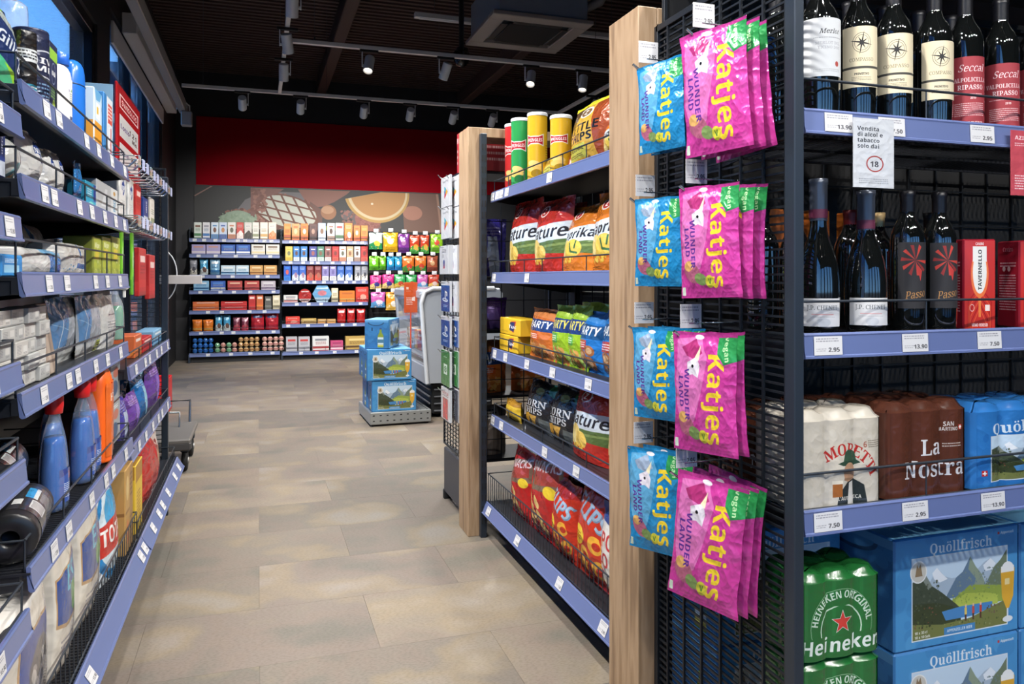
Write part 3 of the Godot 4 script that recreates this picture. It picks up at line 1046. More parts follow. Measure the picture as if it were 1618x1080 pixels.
func crisps() -> void:
	# potato crisps: coloured top, name, field and slices
	for e in [["crisp_red", rgb(196, 40, 28), "Nature"], ["crisp_orange", rgb(226, 120, 26), "Paprika"]]:
		var c: Color = e[1]
		var p := Pad.new(240, 320, c)
		p.poly([0, 0, 240, 0, 240, 90, 160, 96, 0, 120], c.darkened(0.08))
		p.ell(96, 54, 32, 26, rgb(226, 214, 206)).ell(96, 54, 25, 20, rgb(180, 40, 36)).txt("Z", 96, 54, 34, W, 0)
		p.poly([0, 130, 240, 104, 240, 196, 0, 196], rgb(206, 218, 228))
		p.poly([110, 190, 240, 176, 240, 236, 110, 236], rgb(86, 112, 56)).poly([120, 206, 240, 190, 240, 200, 120, 216], rgb(122, 146, 78))
		p.txt(e[2], 124, 150, 68 if e[2] == "Nature" else 58, rgb(38, 38, 42), 0, {"it": 0.2, "rot": -0.08, "sx": 0.95})
		p.ell(74, 226, 44, 52, rgb(240, 208, 110)).ell(60, 240, 30, 34, rgb(246, 222, 140)).ell(118, 238, 34, 38, rgb(236, 196, 84), 0.4)
		if e[2] == "Paprika":
			p.ell(130, 216, 50, 42, rgb(236, 200, 70)).line([110, 190, 126, 230, 160, 236], 9, rgb(58, 110, 60)).line([150, 180, 146, 214], 8, rgb(58, 110, 60))
			p.poly([0, 260, 90, 250, 240, 270, 240, 320, 0, 320], rgb(214, 104, 22))
		p.specks(40, 260, 90, 26, 18, 7, [rgb(240, 200, 70), rgb(228, 176, 40)], 4)
		p.poly([0, 270, 240, 262, 240, 320, 0, 320], c).specks(60, 250, 80, 30, 16, 7, [rgb(240, 200, 70), rgb(228, 176, 40)], 5)
		p.small(20, 296, 90, 2, 7, c.darkened(0.45))
		keep(e[0], p)
	# golden bag
	var p := Pad.new(240, 320, rgb(206, 160, 50))
	p.rect(0, 0, 240, 18, rgb(210, 206, 40)).poly([0, 18, 110, 18, 60, 130, 0, 150], rgb(90, 66, 40)).poly([150, 18, 240, 18, 240, 320, 190, 320], rgb(150, 62, 24))
	p.ell(120, 70, 34, 26, W).ell(120, 70, 27, 20, rgb(120, 90, 60)).txt("Z", 120, 70, 30, W, 0)
	p.txt("KETTLE", 110, 140, 56, K, 0, {"sx": 0.9}).txt("CHIPS", 100, 184, 50, K, 0)
	p.rect(20, 210, 120, 60, rgb(196, 196, 76)).txt("ORIGINAL", 80, 230, 22, K, 0).small(30, 250, 90, 2, 7, K).specks(20, 276, 200, 40, 30, 10, [rgb(226, 190, 90), rgb(120, 80, 40)], 3)
	keep("crisp_gold", p)
	# crackers
	p = Pad.new(160, 128, rgb(232, 186, 24))
	p.poly([92, 20, 130, 14, 122, 60, 110, 110, 90, 96], rgb(196, 46, 34)).poly([84, 26, 120, 22, 112, 100, 78, 92], rgb(40, 50, 100)).txt("Tuc", 102, 62, 38, W, 0, {"it": 0.15}).small(16, 100, 50, 2, 7, rgb(150, 100, 20))
	keep("crackers", p)
	for e in [["party_orange", rgb(222, 112, 34), rgb(226, 92, 30)], ["party_green", rgb(150, 196, 30), rgb(90, 180, 70)], ["party_blue", rgb(24, 116, 206), rgb(196, 66, 62)]]:
		var c: Color = e[1]
		p = Pad.new(200, 280, c)
		p.poly([0, 0, 200, 0, 200, 60, 0, 40], c.lightened(0.15))
		p.poly([10, 60, 190, 66, 186, 128, 14, 128], rgb(28, 60, 128) if e[0] != "party_blue" else c.darkened(0.35)).txt("PARTY", 100, 92, 54, rgb(246, 232, 90) if e[0] == "party_green" else W, 0, {"it": 0.15, "sx": 0.9})
		p.rect(26, 134, 90, 44, e[2]).small(36, 144, 70, 3, 10, W)
		if e[0] == "party_blue":
			for q in [[70, 204, 36], [130, 180, 30], [120, 236, 38], [58, 250, 26]]: p.ell(q[0], q[1], q[2], q[2] * 0.8, rgb(176, 108, 60)).ell(q[0], q[1], q[2] * 0.6, q[2] * 0.46, rgb(226, 180, 130))
		else:
			p.specks(20, 184, 160, 86, 40, 13, [rgb(232, 170, 80), rgb(206, 120, 50), c.lightened(0.3)], 6)
		keep(e[0], p)
	# black maize crisps
	p = Pad.new(220, 300, rgb(34, 36, 38))
	p.poly([150, 0, 220, 0, 220, 90, 170, 60], rgb(40, 110, 54)).ell(120, 60, 40, 30, rgb(60, 70, 54)).ell(120, 60, 26, 20, rgb(150, 160, 90))
	p.txt("CORN", 100, 140, 56, rgb(214, 216, 220), 2, {"rot": -0.1}).txt("CHIPS", 96, 184, 48, rgb(214, 216, 220), 2, {"rot": -0.1})
	p.poly([20, 220, 80, 204, 70, 290], rgb(226, 162, 40)).poly([76, 214, 140, 206, 104, 284], rgb(236, 178, 60)).rect(150, 214, 60, 76, rgb(84, 92, 90))
	keep("crisp_black", p)
	# peanut puffs and curls
	p = Pad.new(220, 300, rgb(190, 26, 26))
	p.poly([30, 60, 200, 20, 220, 120, 60, 150], rgb(120, 96, 80)).poly([60, 70, 190, 40, 200, 100, 80, 130], rgb(170, 60, 50))
	p.txt("SNACKS", 118, 60, 46, rgb(226, 206, 210), 0, {"rot": -0.2, "it": 0.2}).ell(170, 130, 30, 20, rgb(232, 200, 40))
	for q in [[40, 170], [60, 200], [100, 180], [84, 226], [120, 220], [140, 250], [60, 246]]: p.ell(q[0], q[1], 22, 12, rgb(236, 196, 110), 0.7).ell(q[0] + 12, q[1] + 8, 12, 12, rgb(240, 204, 122))
	p.small(20, 262, 120, 4, 8, rgb(240, 200, 190))
	keep("puffs", p)
	p = Pad.new(220, 300, rgb(204, 44, 22))
	p.poly([0, 0, 220, 0, 220, 50, 0, 70], rgb(170, 30, 24)).txt("FLIPS", 112, 90, 78, rgb(110, 140, 172), 0, {"rot": 0.25, "it": 0.25, "sx": 0.95}).txt("FLIPS", 110, 87, 74, rgb(150, 178, 204), 0, {"rot": 0.25, "it": 0.25, "sx": 0.95})
	p.ell(62, 168, 46, 30, rgb(240, 206, 40), -0.2).small(34, 158, 54, 3, 9, rgb(180, 60, 30))
	for q in [[160, 170, 0.0], [110, 216, 1.0], [170, 240, 2.4], [90, 262, 0.5], [40, 232, 1.7]]:
		p.ell(q[0], q[1], 30, 26, rgb(236, 168, 44), q[2], 0.4, 5.2).ell(q[0] + 5, q[1] + 2, 16, 12, rgb(204, 44, 22), q[2])
	keep("flips", p)
	p = Pad.new(200, 300, rgb(214, 212, 208))
	p.rect(0, 0, 200, 50, rgb(40, 70, 150)).txt("POP", 92, 96, 64, rgb(196, 40, 50), 0, {"rot": -0.14}).txt("CORN", 98, 152, 58, rgb(196, 40, 50), 0, {"rot": -0.14})
	p.line([20, 200, 120, 190, 150, 260], 7, rgb(196, 40, 50)).specks(60, 196, 110, 70, 24, 13, [rgb(236, 224, 196), rgb(220, 196, 150)], 4).rect(0, 250, 200, 50, rgb(36, 70, 160)).poly([0, 250, 60, 230, 80, 300, 0, 300], rgb(196, 40, 50))
	keep("popcorn", p)
	for e in [["tube_red", rgb(196, 36, 36), rgb(196, 36, 36)], ["tube_green", rgb(40, 150, 70), rgb(40, 150, 70)], ["tube_yellow", rgb(224, 172, 22), rgb(224, 172, 22)]]:
		p = Pad.new(256, 256, e[1])
		p.poly([88, 70, 110, 78, 146, 78, 168, 70, 168, 116, 146, 108, 110, 108, 88, 116], rgb(232, 226, 214)).poly([92, 75, 112, 82, 144, 82, 164, 75, 164, 111, 144, 104, 112, 104, 92, 111], rgb(186, 30, 40)).txt("PRINGLES", 128, 93, 17, W, 0, {"sx": 0.82})
		p.ell(128, 180, 30, 12, rgb(232, 196, 110), 0.2).ell(122, 196, 34, 12, rgb(226, 184, 90)).ell(136, 214, 24, 14, (e[1] as Color).darkened(0.3)).rect(60, 150, 18, 8, rgb(70, 130, 70)).small(180, 110, 50, 12, 9, (e[1] as Color).darkened(0.35))
		keep(e[0], p)

func household() -> void:
	var p := Pad.new(160, 200, rgb(26, 44, 92))
	p.poly([0, 0, 60, 0, 160, 70, 160, 110, 60, 50, 0, 10], rgb(150, 160, 158)).poly([60, 10, 160, 60, 160, 20, 110, 0], rgb(128, 190, 40)).ell(120, 44, 30, 16, rgb(232, 170, 30), 0.6)
	p.poly([0, 110, 60, 160, 160, 170, 160, 200, 0, 200], rgb(60, 170, 120)).poly([30, 140, 90, 168, 160, 160, 160, 180, 70, 190], rgb(140, 200, 40))
	p.txt("Gillette", 80, 104, 42, rgb(206, 212, 220), 0, {"rot": 0.4, "it": 0.15, "sx": 0.86}).txt("B II", 110, 146, 34, rgb(220, 224, 230), 0, {"rot": 0.4})
	keep("razor_pouch", p)
	for e in [["spray_black", rgb(24, 22, 24), rgb(200, 206, 210), ""], ["men_can", rgb(34, 40, 70), rgb(190, 196, 206), "MEN"], ["lotion_box", rgb(26, 34, 72), rgb(130, 180, 50), ""]]:
		p = Pad.new(128, 240, e[1])
		if e[0] == "spray_black": p.rect(0, 60, 128, 40, e[2]).rect(0, 170, 128, 50, rgb(30, 130, 160)).small(30, 66, 60, 3, 10, K).small(30, 176, 70, 4, 10, W)
		elif e[0] == "men_can": p.ring(64, 100, 40, 4, e[2]).txt("NIVEA", 64, 92, 24, W, 0).txt("MEN", 64, 114, 24, W, 0).small(30, 156, 70, 5, 11, rgb(110, 150, 190)).ring(64, 220, 24, 3, e[2])
		else: p.rect(0, 20, 128, 34, e[2]).ring(64, 94, 34, 3, rgb(120, 130, 160)).txt("NIVEA", 64, 94, 20, W, 0).small(20, 140, 90, 4, 9, e[2]).ell(70, 200, 24, 26, rgb(150, 180, 60))
		keep(e[0], p)
	p = Pad.new(160, 240, rgb(214, 212, 206))
	p.ell(112, 128, 28, 28, rgb(30, 70, 150)).txt("NIVEA", 112, 128, 18, W, 0).small(30, 70, 60, 4, 10, rgb(80, 100, 90)).ell(40, 60, 9, 9, rgb(80, 70, 130)).poly([58, 60, 80, 44, 84, 62], rgb(80, 140, 70)).rect(30, 180, 80, 18, rgb(50, 64, 110)).small(34, 206, 80, 3, 8, rgb(140, 140, 136))
	keep("lotion", p)
	p = Pad.new(128, 160, rgb(36, 122, 200))
	p.small(10, 40, 8, 6, 14, rgb(150, 200, 236)).rect(0, 0, 128, 26, rgb(60, 144, 216))
	keep("blue_plain", p)
	p = Pad.new(96, 200, rgb(188, 212, 230))
	p.rect(0, 100, 96, 100, rgb(226, 150, 30)).rect(20, 40, 50, 50, rgb(232, 232, 230)).rect(30, 52, 22, 22, rgb(226, 180, 40)).poly([0, 0, 96, 0, 70, 30, 20, 34], rgb(90, 160, 210))
	keep("brush_pack", p)
	p = Pad.new(96, 200, rgb(206, 214, 222))
	p.rect(0, 0, 30, 200, rgb(40, 120, 190)).rect(44, 20, 48, 60, rgb(206, 70, 60)).small(48, 28, 40, 4, 11, W).rect(52, 90, 12, 96, rgb(226, 228, 232)).rect(72, 90, 10, 96, rgb(200, 60, 60))
	keep("brush_blister", p)
	# soft packs with a round blue badge
	p = Pad.new(160, 200, rgb(206, 206, 204))
	p.ell(88, 66, 38, 38, rgb(24, 54, 134)).txt("NIVEA", 88, 66, 24, W, 0).small(30, 130, 100, 5, 9, rgb(150, 152, 156)).specks(0, 0, 160, 200, 16, 14, [rgb(214, 214, 212), rgb(196, 197, 198)], 4)
	keep("badge_pack", p)
	p = Pad.new(192, 200, rgb(202, 204, 200))
	p.poly([60, 200, 90, 120, 192, 90, 192, 200], rgb(130, 196, 200)).rect(120, 60, 26, 60, rgb(120, 40, 80)).ell(110, 176, 20, 20, rgb(226, 150, 60)).ell(146, 180, 20, 18, rgb(150, 180, 60)).small(150, 120, 40, 6, 10, rgb(140, 130, 130))
	keep("pads_pack", p)
	p = Pad.new(96, 128, rgb(20, 50, 130))
	p.rect(0, 86, 96, 42, rgb(180, 190, 206)).txt("ultra", 60, 40, 24, W, 0, {"rot": -PI / 2})
	keep("blue_box", p)
	p = Pad.new(96, 128, rgb(30, 150, 190))
	p.rect(70, 0, 26, 80, rgb(20, 50, 140)).ell(50, 104, 30, 20, rgb(120, 210, 200)).small(12, 30, 40, 4, 10, W)
	keep("turquoise_box", p)
	p = Pad.new(160, 128, rgb(176, 180, 184))
	p.poly([30, 90, 60, 20, 76, 20, 60, 90], rgb(206, 210, 214)).rect(104, 0, 56, 128, rgb(214, 216, 216)).txt("PRO", 134, 70, 26, rgb(40, 130, 180), 0, {"rot": -PI / 2}).ell(132, 20, 9, 9, rgb(200, 150, 70)).rect(0, 108, 160, 8, rgb(60, 110, 150))
	keep("grey_box", p)
	# paper goods
	p = Pad.new(256, 160, rgb(206, 204, 198))
	p.specks(0, 0, 256, 160, 50, 16, [rgb(214, 212, 207), rgb(194, 193, 188)], 5).small(50, 60, 60, 3, 9, rgb(150, 150, 156)).poly([110, 96, 250, 100, 230, 124, 100, 118], rgb(34, 92, 170)).specks(20, 100, 90, 30, 26, 5, [rgb(90, 150, 200), rgb(220, 224, 226)], 3).poly([120, 0, 150, 40, 150, 70, 136, 70], rgb(60, 120, 190))
	keep("rolls", p)
	p = Pad.new(192, 128, rgb(206, 206, 204))
	p.poly([60, 0, 192, 20, 192, 128, 110, 128, 100, 40], rgb(44, 116, 196)).ell(56, 84, 40, 36, rgb(222, 222, 220)).ell(56, 84, 20, 18, rgb(200, 200, 198)).poly([60, 0, 192, 20, 190, 40, 70, 20], rgb(120, 180, 224)).rect(140, 70, 52, 40, rgb(50, 80, 160))
	keep("roll_blue", p)
	p = Pad.new(96, 128, rgb(170, 180, 40))
	p.specks(0, 50, 96, 78, 40, 6, [rgb(206, 210, 130), rgb(140, 160, 40)], 3).rect(24, 40, 44, 34, rgb(220, 196, 50)).txt("Wipe", 48, 26, 24, rgb(236, 240, 200), 0).rect(0, 0, 8, 128, rgb(120, 130, 30))
	keep("wipes", p)
	p = Pad.new(96, 128, rgb(36, 130, 206))
	p.rect(10, 60, 70, 50, rgb(140, 200, 236)).small(14, 20, 60, 3, 10, W)
	keep("cyan_pack", p)
	for i in 3:
		p = Pad.new(128, 96, [rgb(186, 186, 182), rgb(172, 174, 172), rgb(196, 192, 186)][i])
		p.small(12, 20, 44, 5 + i, 9, rgb(110, 112, 116), i).rect(76, 16 + i * 6, 40, 40, rgb(212, 210, 206)).small(80, 70, 36, 2, 7, rgb(90, 90, 96)).rect(0, 88, 128, 8, rgb(150, 151, 150))
		keep("white_box%d" % i, p)
	p = Pad.new(96, 160, rgb(150, 132, 116))
	p.rect(10, 6, 60, 40, rgb(206, 198, 190)).small(16, 14, 50, 3, 9, rgb(80, 76, 76)).rect(20, 60, 30, 100, rgb(176, 158, 140)).rect(60, 60, 8, 100, rgb(120, 104, 92))
	keep("tan_pack", p)
	p = Pad.new(160, 160, rgb(150, 158, 168))
	p.poly([0, 0, 60, 0, 50, 120, 10, 120], rgb(80, 130, 184)).poly([60, 0, 110, 0, 100, 120, 56, 120], rgb(164, 172, 182)).poly([110, 0, 160, 0, 160, 100, 110, 100], rgb(196, 198, 196)).line([20, 10, 40, 60, 30, 120], 2, rgb(196, 206, 216)).line([70, 0, 84, 50, 66, 124], 2, rgb(196, 202, 208)).line([96, 20, 120, 70, 110, 122], 1.5, rgb(214, 218, 220)).line([130, 0, 122, 40, 150, 90], 2, rgb(216, 218, 218)).line([8, 60, 60, 84], 1.5, rgb(150, 186, 216)).rect(0, 126, 160, 34, rgb(206, 208, 206)).rect(96, 128, 40, 30, rgb(190, 200, 30)).small(100, 134, 30, 3, 8, K)  # pale strokes are painted glints on the crinkled film
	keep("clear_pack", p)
	p = Pad.new(128, 192, rgb(202, 202, 200))
	p.small(40, 70, 70, 1, 9, rgb(60, 62, 70)).small(30, 96, 80, 4, 10, rgb(140, 142, 148)).rect(60, 140, 18, 18, rgb(90, 92, 96)).rect(84, 140, 18, 18, rgb(90, 92, 96))
	keep("white_refill", p)
	p = Pad.new(256, 192, rgb(46, 46, 48))
	p.rect(90, 30, 80, 56, rgb(206, 206, 206)).small(96, 36, 68, 8, 6, K).rect(20, 96, 130, 70, rgb(30, 30, 30)).small(28, 102, 112, 9, 7, rgb(190, 190, 190)).rect(170, 96, 36, 76, rgb(40, 140, 200)).rect(150, 96, 20, 76, rgb(206, 210, 210)).rect(206, 40, 40, 40, rgb(214, 214, 212))
	keep("sack_roll", p)
	p = Pad.new(256, 192, rgb(46, 46, 48))
	p.rect(80, 20, 110, 150, rgb(70, 160, 206)).ell(130, 60, 46, 34, rgb(186, 200, 206)).ell(130, 60, 22, 16, rgb(60, 70, 90)).small(90, 110, 90, 5, 9, rgb(220, 230, 236))
	keep("sack_roll_blue", p)
	p = Pad.new(128, 160, rgb(32, 60, 140))
	p.poly([0, 40, 128, 0, 128, 160, 0, 160], rgb(36, 80, 170)).rect(58, 20, 50, 30, rgb(206, 90, 90)).txt("Hg", 82, 36, 22, W, 0).small(24, 70, 80, 8, 9, rgb(210, 224, 240))
	keep("cleaner_label", p)
	p = Pad.new(96, 256, rgb(226, 96, 26))
	p.txt("Hg", 52, 50, 40, rgb(250, 220, 200), 0).small(50, 180, 14, 8, 8, rgb(250, 190, 150))
	keep("orange_label", p)
	p = Pad.new(128, 160, rgb(76, 46, 38))
	p.rect(44, 0, 84, 160, rgb(150, 156, 162)).ell(90, 50, 24, 20, rgb(190, 110, 90)).ell(80, 110, 26, 30, rgb(60, 84, 120)).small(50, 12, 60, 2, 8, W)
	keep("brown_box", p)
	for e in [["pouch_violet", rgb(60, 52, 170), rgb(180, 196, 226)], ["pouch_purple", rgb(110, 60, 170), rgb(150, 110, 210)], ["pouch_blue", rgb(26, 110, 190), rgb(150, 210, 236)]]:
		p = Pad.new(128, 192, e[1])
		p.poly([50, 60, 84, 60, 96, 192, 40, 192], e[2]).specks(0, 0, 128, 60, 14, 14, [(e[1] as Color).lightened(0.15), (e[1] as Color).darkened(0.2)], 4).small(20, 30, 80, 3, 10, (e[1] as Color).lightened(0.5)).poly([0, 150, 50, 130, 60, 192, 0, 192], (e[1] as Color).darkened(0.25))
		keep(e[0], p)
	p = Pad.new(128, 192, rgb(186, 140, 70))
	p.rect(0, 96, 128, 6, rgb(140, 98, 44)).rect(70, 0, 58, 192, rgb(160, 120, 64)).ell(36, 46, 22, 28, rgb(214, 180, 110)).ell(36, 146, 22, 28, rgb(206, 120, 60)).small(78, 20, 40, 5, 12, rgb(90, 60, 30)).small(78, 120, 40, 5, 12, rgb(90, 60, 30))
	keep("filter_box", p)
	p = Pad.new(128, 192, rgb(190, 40, 34))
	p.poly([70, 0, 128, 0, 128, 192, 90, 192], rgb(206, 190, 176)).ell(96, 80, 26, 44, rgb(180, 130, 90)).ell(100, 130, 20, 24, rgb(96, 120, 60)).txt("DOG", 70, 172, 26, W, 0).specks(80, 10, 48, 60, 14, 8, [rgb(220, 214, 206), rgb(150, 60, 50)], 4)
	keep("red_bag", p)
	p = Pad.new(96, 192, rgb(220, 180, 40))
	p.rect(0, 0, 96, 50, rgb(170, 120, 30)).small(20, 80, 50, 8, 10, rgb(140, 90, 20))
	keep("yellow_pack", p)
	p = Pad.new(256, 256, rgb(206, 198, 184))
	p.rect(0, 0, 256, 26, rgb(216, 210, 202))
	p.poly([60, 60, 256, 60, 256, 220, 90, 256, 30, 256], rgb(176, 140, 96)).poly([66, 66, 250, 66, 250, 214, 92, 250, 40, 250], rgb(34, 62, 140)).ell(150, 160, 62, 70, rgb(96, 92, 90)).specks(100, 100, 100, 120, 30, 15, [rgb(150, 144, 140), rgb(70, 70, 74), rgb(190, 184, 176)], 6)
	keep("tissue_big", p)
	p = Pad.new(192, 256, rgb(208, 200, 186))
	p.poly([20, 60, 192, 24, 192, 150, 60, 160, 20, 150], rgb(172, 136, 94)).poly([24, 64, 188, 30, 188, 144, 60, 152, 24, 144], rgb(30, 66, 142)).txt("EST", 120, 74, 64, rgb(70, 170, 200), 0, {"it": 0.15}).ell(120, 116, 26, 30, rgb(110, 170, 90)).txt("5", 150, 206, 44, rgb(50, 80, 160), 0).small(40, 180, 80, 4, 10, rgb(120, 120, 130))
	keep("tissue_blue", p)
	p = Pad.new(160, 200, rgb(214, 226, 236))
	p.ell(80, 100, 90, 100, rgb(30, 130, 200)).ell(80, 96, 76, 84, rgb(210, 230, 240)).ell(90, 60, 60, 40, rgb(60, 160, 216)).poly([0, 76, 160, 60, 160, 130, 0, 140], rgb(206, 50, 40)).txt("TOTAL", 78, 102, 48, W, 0, {"sx": 0.92}).txt("1:1", 110, 146, 22, rgb(70, 70, 150), 0)
	keep("detergent", p)

func cards() -> void:
	var p := Pad.new(128, 192, rgb(214, 218, 224))
	p.poly([50, 60, 50, 140, 100, 100], rgb(40, 110, 190)).poly([50, 60, 76, 80, 62, 96, 50, 84], rgb(60, 180, 200)).poly([76, 80, 100, 100, 78, 118, 66, 100], rgb(232, 170, 40)).poly([50, 140, 78, 118, 66, 100, 50, 122], rgb(210, 60, 70)).txt("Google Play", 64, 30, 15, rgb(90, 94, 100), 1)
	keep("card_play", p)
	p = Pad.new(128, 192, rgb(206, 210, 216))
	p.small(40, 24, 60, 3, 9, rgb(60, 64, 80)).small(40, 60, 30, 3, 8, rgb(120, 124, 132)).rect(54, 110, 26, 44, rgb(120, 60, 130)).ell(66, 110, 13, 14, rgb(60, 80, 150)).rect(56, 140, 22, 14, rgb(200, 80, 90))
	keep("card_white", p)
	p = Pad.new(128, 192, rgb(24, 70, 150))
	p.rect(0, 0, 128, 26, rgb(206, 210, 216)).rect(58, 60, 10, 60, W).poly([68, 60, 92, 70, 92, 94, 80, 94, 80, 76, 68, 72], W).ell(60, 118, 40, 12, rgb(220, 228, 240), 0.1).ell(60, 116, 26, 5, rgb(24, 70, 150), 0.1).rect(58, 60, 10, 60, W).small(34, 150, 62, 2, 8, rgb(200, 214, 236))
	keep("card_blue", p)
	p = Pad.new(128, 192, rgb(46, 130, 52))
	p.rect(40, 74, 50, 56, rgb(216, 228, 214)).ring(65, 102, 18, 6, rgb(46, 130, 52)).line([54, 92, 76, 112], 5, rgb(46, 130, 52)).line([76, 92, 54, 112], 5, rgb(46, 130, 52)).small(44, 34, 44, 1, 8, rgb(200, 220, 200))
	keep("card_green", p)
	p = Pad.new(128, 192, rgb(206, 206, 208))
	p.txt("NETFLIX", 64, 30, 22, rgb(180, 30, 36), 0).rect(28, 60, 72, 126, rgb(170, 22, 30)).rect(34, 66, 18, 114, rgb(214, 40, 44)).rect(76, 66, 18, 114, rgb(214, 40, 44)).poly([34, 66, 54, 66, 94, 180, 74, 180], rgb(232, 60, 60)).small(20, 44, 90, 1, 7, K)
	keep("card_red", p)
	p = Pad.new(128, 192, rgb(56, 60, 72))
	p.txt("Disney+", 72, 110, 30, rgb(190, 196, 206), 3, {"rot": -PI / 2}).small(40, 30, 50, 4, 9, rgb(140, 146, 160))
	keep("card_grey", p)
	p = Pad.new(160, 64, rgb(186, 22, 34))
	p.rect(0, 8, 160, 8, rgb(226, 150, 150)).small(20, 26, 110, 3, 9, rgb(230, 180, 180)).rect(12, 24, 12, 24, rgb(70, 110, 80))
	keep("red_carton", p)

# small packs of the shelving on the far wall: base, band, spot
func minis() -> void:
	var L := {
		"m0": [[206, 214, 206], [60, 120, 70], [120, 80, 60], 1], "m1": [[214, 214, 216], [50, 110, 180], [150, 150, 160], 1], "m2": [[200, 212, 226], [60, 120, 180], [110, 66, 46], 0],
		"m3": [[190, 202, 224], [50, 84, 160], [190, 130, 80], 0], "m4": [[216, 210, 204], [190, 110, 70], [90, 90, 70], 0], "m5": [[196, 50, 40], [220, 200, 190], [230, 220, 214], 2],
		"m6": [[200, 194, 186], [40, 34, 32], [60, 46, 40], 2], "m7": [[220, 214, 204], [140, 146, 110], [210, 200, 190], 1], "m8": [[222, 214, 200], [206, 160, 90], [216, 206, 200], 1],
		"m9": [[220, 206, 188], [210, 120, 60], [226, 150, 100], 2], "m10": [[214, 130, 40], [180, 70, 30], [222, 150, 60], 1], "m11": [[206, 150, 86], [200, 90, 30], [226, 190, 140], 0],
		"m12": [[222, 120, 36], [200, 80, 24], [226, 206, 190], 0], "m13": [[84, 46, 40], [60, 30, 28], [170, 130, 110], 0], "m14": [[176, 196, 226], [206, 214, 226], [130, 90, 60], 0],
		"m15": [[214, 210, 208], [150, 110, 90], [80, 54, 44], 0], "m16": [[220, 218, 214], [60, 100, 60], [190, 70, 60], 1], "m17": [[226, 130, 40], [220, 90, 30], [206, 210, 200], 2],
		"m18": [[214, 190, 90], [220, 180, 40], [120, 120, 80], 0], "m19": [[50, 120, 190], [220, 226, 230], [96, 60, 50], 0], "m20": [[60, 66, 140], [206, 206, 216], [150, 80, 80], 0],
		"m21": [[70, 120, 96], [200, 220, 206], [120, 80, 60], 0], "m22": [[140, 84, 80], [220, 206, 200], [90, 50, 50], 0], "m23": [[186, 40, 40], [206, 80, 60], [120, 40, 36], 0],
		"m24": [[206, 160, 120], [226, 214, 204], [140, 90, 60], 0], "m25": [[20, 80, 190], [30, 120, 220], [206, 80, 70], 0], "m26": [[40, 90, 190], [200, 216, 236], [150, 110, 140], 2],
		"m27": [[120, 26, 28], [206, 60, 40], [160, 90, 70], 2], "m28": [[130, 122, 180], [226, 220, 206], [100, 90, 150], 0], "m29": [[34, 84, 176], [220, 220, 226], [90, 130, 200], 2],
		"m30": [[136, 138, 150], [220, 214, 200], [70, 70, 80], 2], "m31": [[150, 140, 190], [206, 196, 196], [190, 130, 110], 1], "m32": [[36, 80, 170], [226, 228, 226], [70, 130, 210], 1],
		"m33": [[210, 206, 200], [220, 200, 150], [110, 84, 60], 1], "m34": [[190, 214, 226], [40, 120, 180], [226, 228, 230], 1], "m35": [[204, 150, 80], [190, 120, 50], [220, 196, 150], 1],
		"m36": [[120, 170, 206], [60, 130, 190], [220, 226, 230], 1], "m37": [[180, 60, 56], [150, 36, 40], [220, 180, 150], 1], "m38": [[176, 166, 176], [140, 120, 150], [206, 206, 206], 1],
		"m39": [[206, 92, 40], [226, 120, 40], [222, 206, 196], 1], "m40": [[190, 28, 28], [206, 40, 36], [230, 196, 190], 1], "m41": [[84, 84, 80], [120, 120, 110], [170, 170, 160], 1],
		"m42": [[212, 200, 166], [130, 120, 90], [220, 216, 200], 1], "m43": [[222, 110, 24], [230, 160, 60], [180, 90, 30], 1], "m44": [[60, 150, 196], [214, 226, 230], [100, 70, 60], 2],
		"m45": [[110, 40, 60], [196, 60, 80], [150, 60, 70], 2], "m46": [[186, 30, 44], [150, 20, 40], [60, 70, 110], 1], "m47": [[206, 206, 204], [190, 60, 60], [120, 120, 126], 1],
		"m48": [[176, 36, 34], [220, 200, 196], [150, 30, 30], 0], "m49": [[100, 160, 206], [180, 206, 226], [206, 120, 130], 0], "m50": [[216, 50, 34], [190, 30, 24], [230, 150, 130], 2],
		"m51": [[186, 150, 70], [120, 84, 40], [220, 190, 120], 1], "m52": [[170, 170, 176], [140, 140, 150], [190, 50, 50], 1], "m53": [[190, 60, 110], [226, 190, 200], [150, 40, 90], 1],
		"c0": [[206, 222, 214], [40, 140, 80], [226, 200, 60], 2], "c1": [[226, 176, 20], [206, 150, 20], [220, 210, 206], 0], "c2": [[130, 50, 150], [80, 40, 110], [176, 120, 170], 0],
		"c3": [[206, 60, 30], [60, 150, 60], [226, 170, 60], 2], "c4": [[140, 200, 30], [90, 160, 40], [226, 80, 60], 0], "c5": [[110, 196, 30], [70, 150, 30], [206, 220, 190], 0],
		"c6": [[30, 150, 200], [30, 110, 180], [220, 230, 230], 0], "c7": [[222, 110, 30], [60, 130, 50], [206, 60, 40], 2], "c8": [[170, 80, 50], [120, 50, 40], [206, 160, 110], 0],
		"c9": [[214, 40, 130], [226, 190, 110], [60, 60, 140], 2], "c10": [[50, 160, 80], [206, 170, 60], [200, 70, 50], 2], "c11": [[206, 90, 170], [80, 150, 210], [226, 214, 226], 2],
		"c12": [[226, 140, 20], [220, 170, 60], [230, 226, 214], 2], "c13": [[206, 60, 40], [220, 180, 80], [230, 200, 190], 2],
		"e0": [[30, 96, 180], [40, 120, 200], [20, 70, 150], 0], "e1": [[110, 170, 130], [160, 200, 160], [80, 140, 100], 0], "e2": [[196, 140, 130], [220, 180, 160], [170, 110, 100], 0], "e3": [[196, 150, 90], [220, 190, 130], [150, 100, 60], 0], "e4": [[206, 156, 146], [226, 196, 170], [170, 110, 104], 0],
	}
	var n := 0
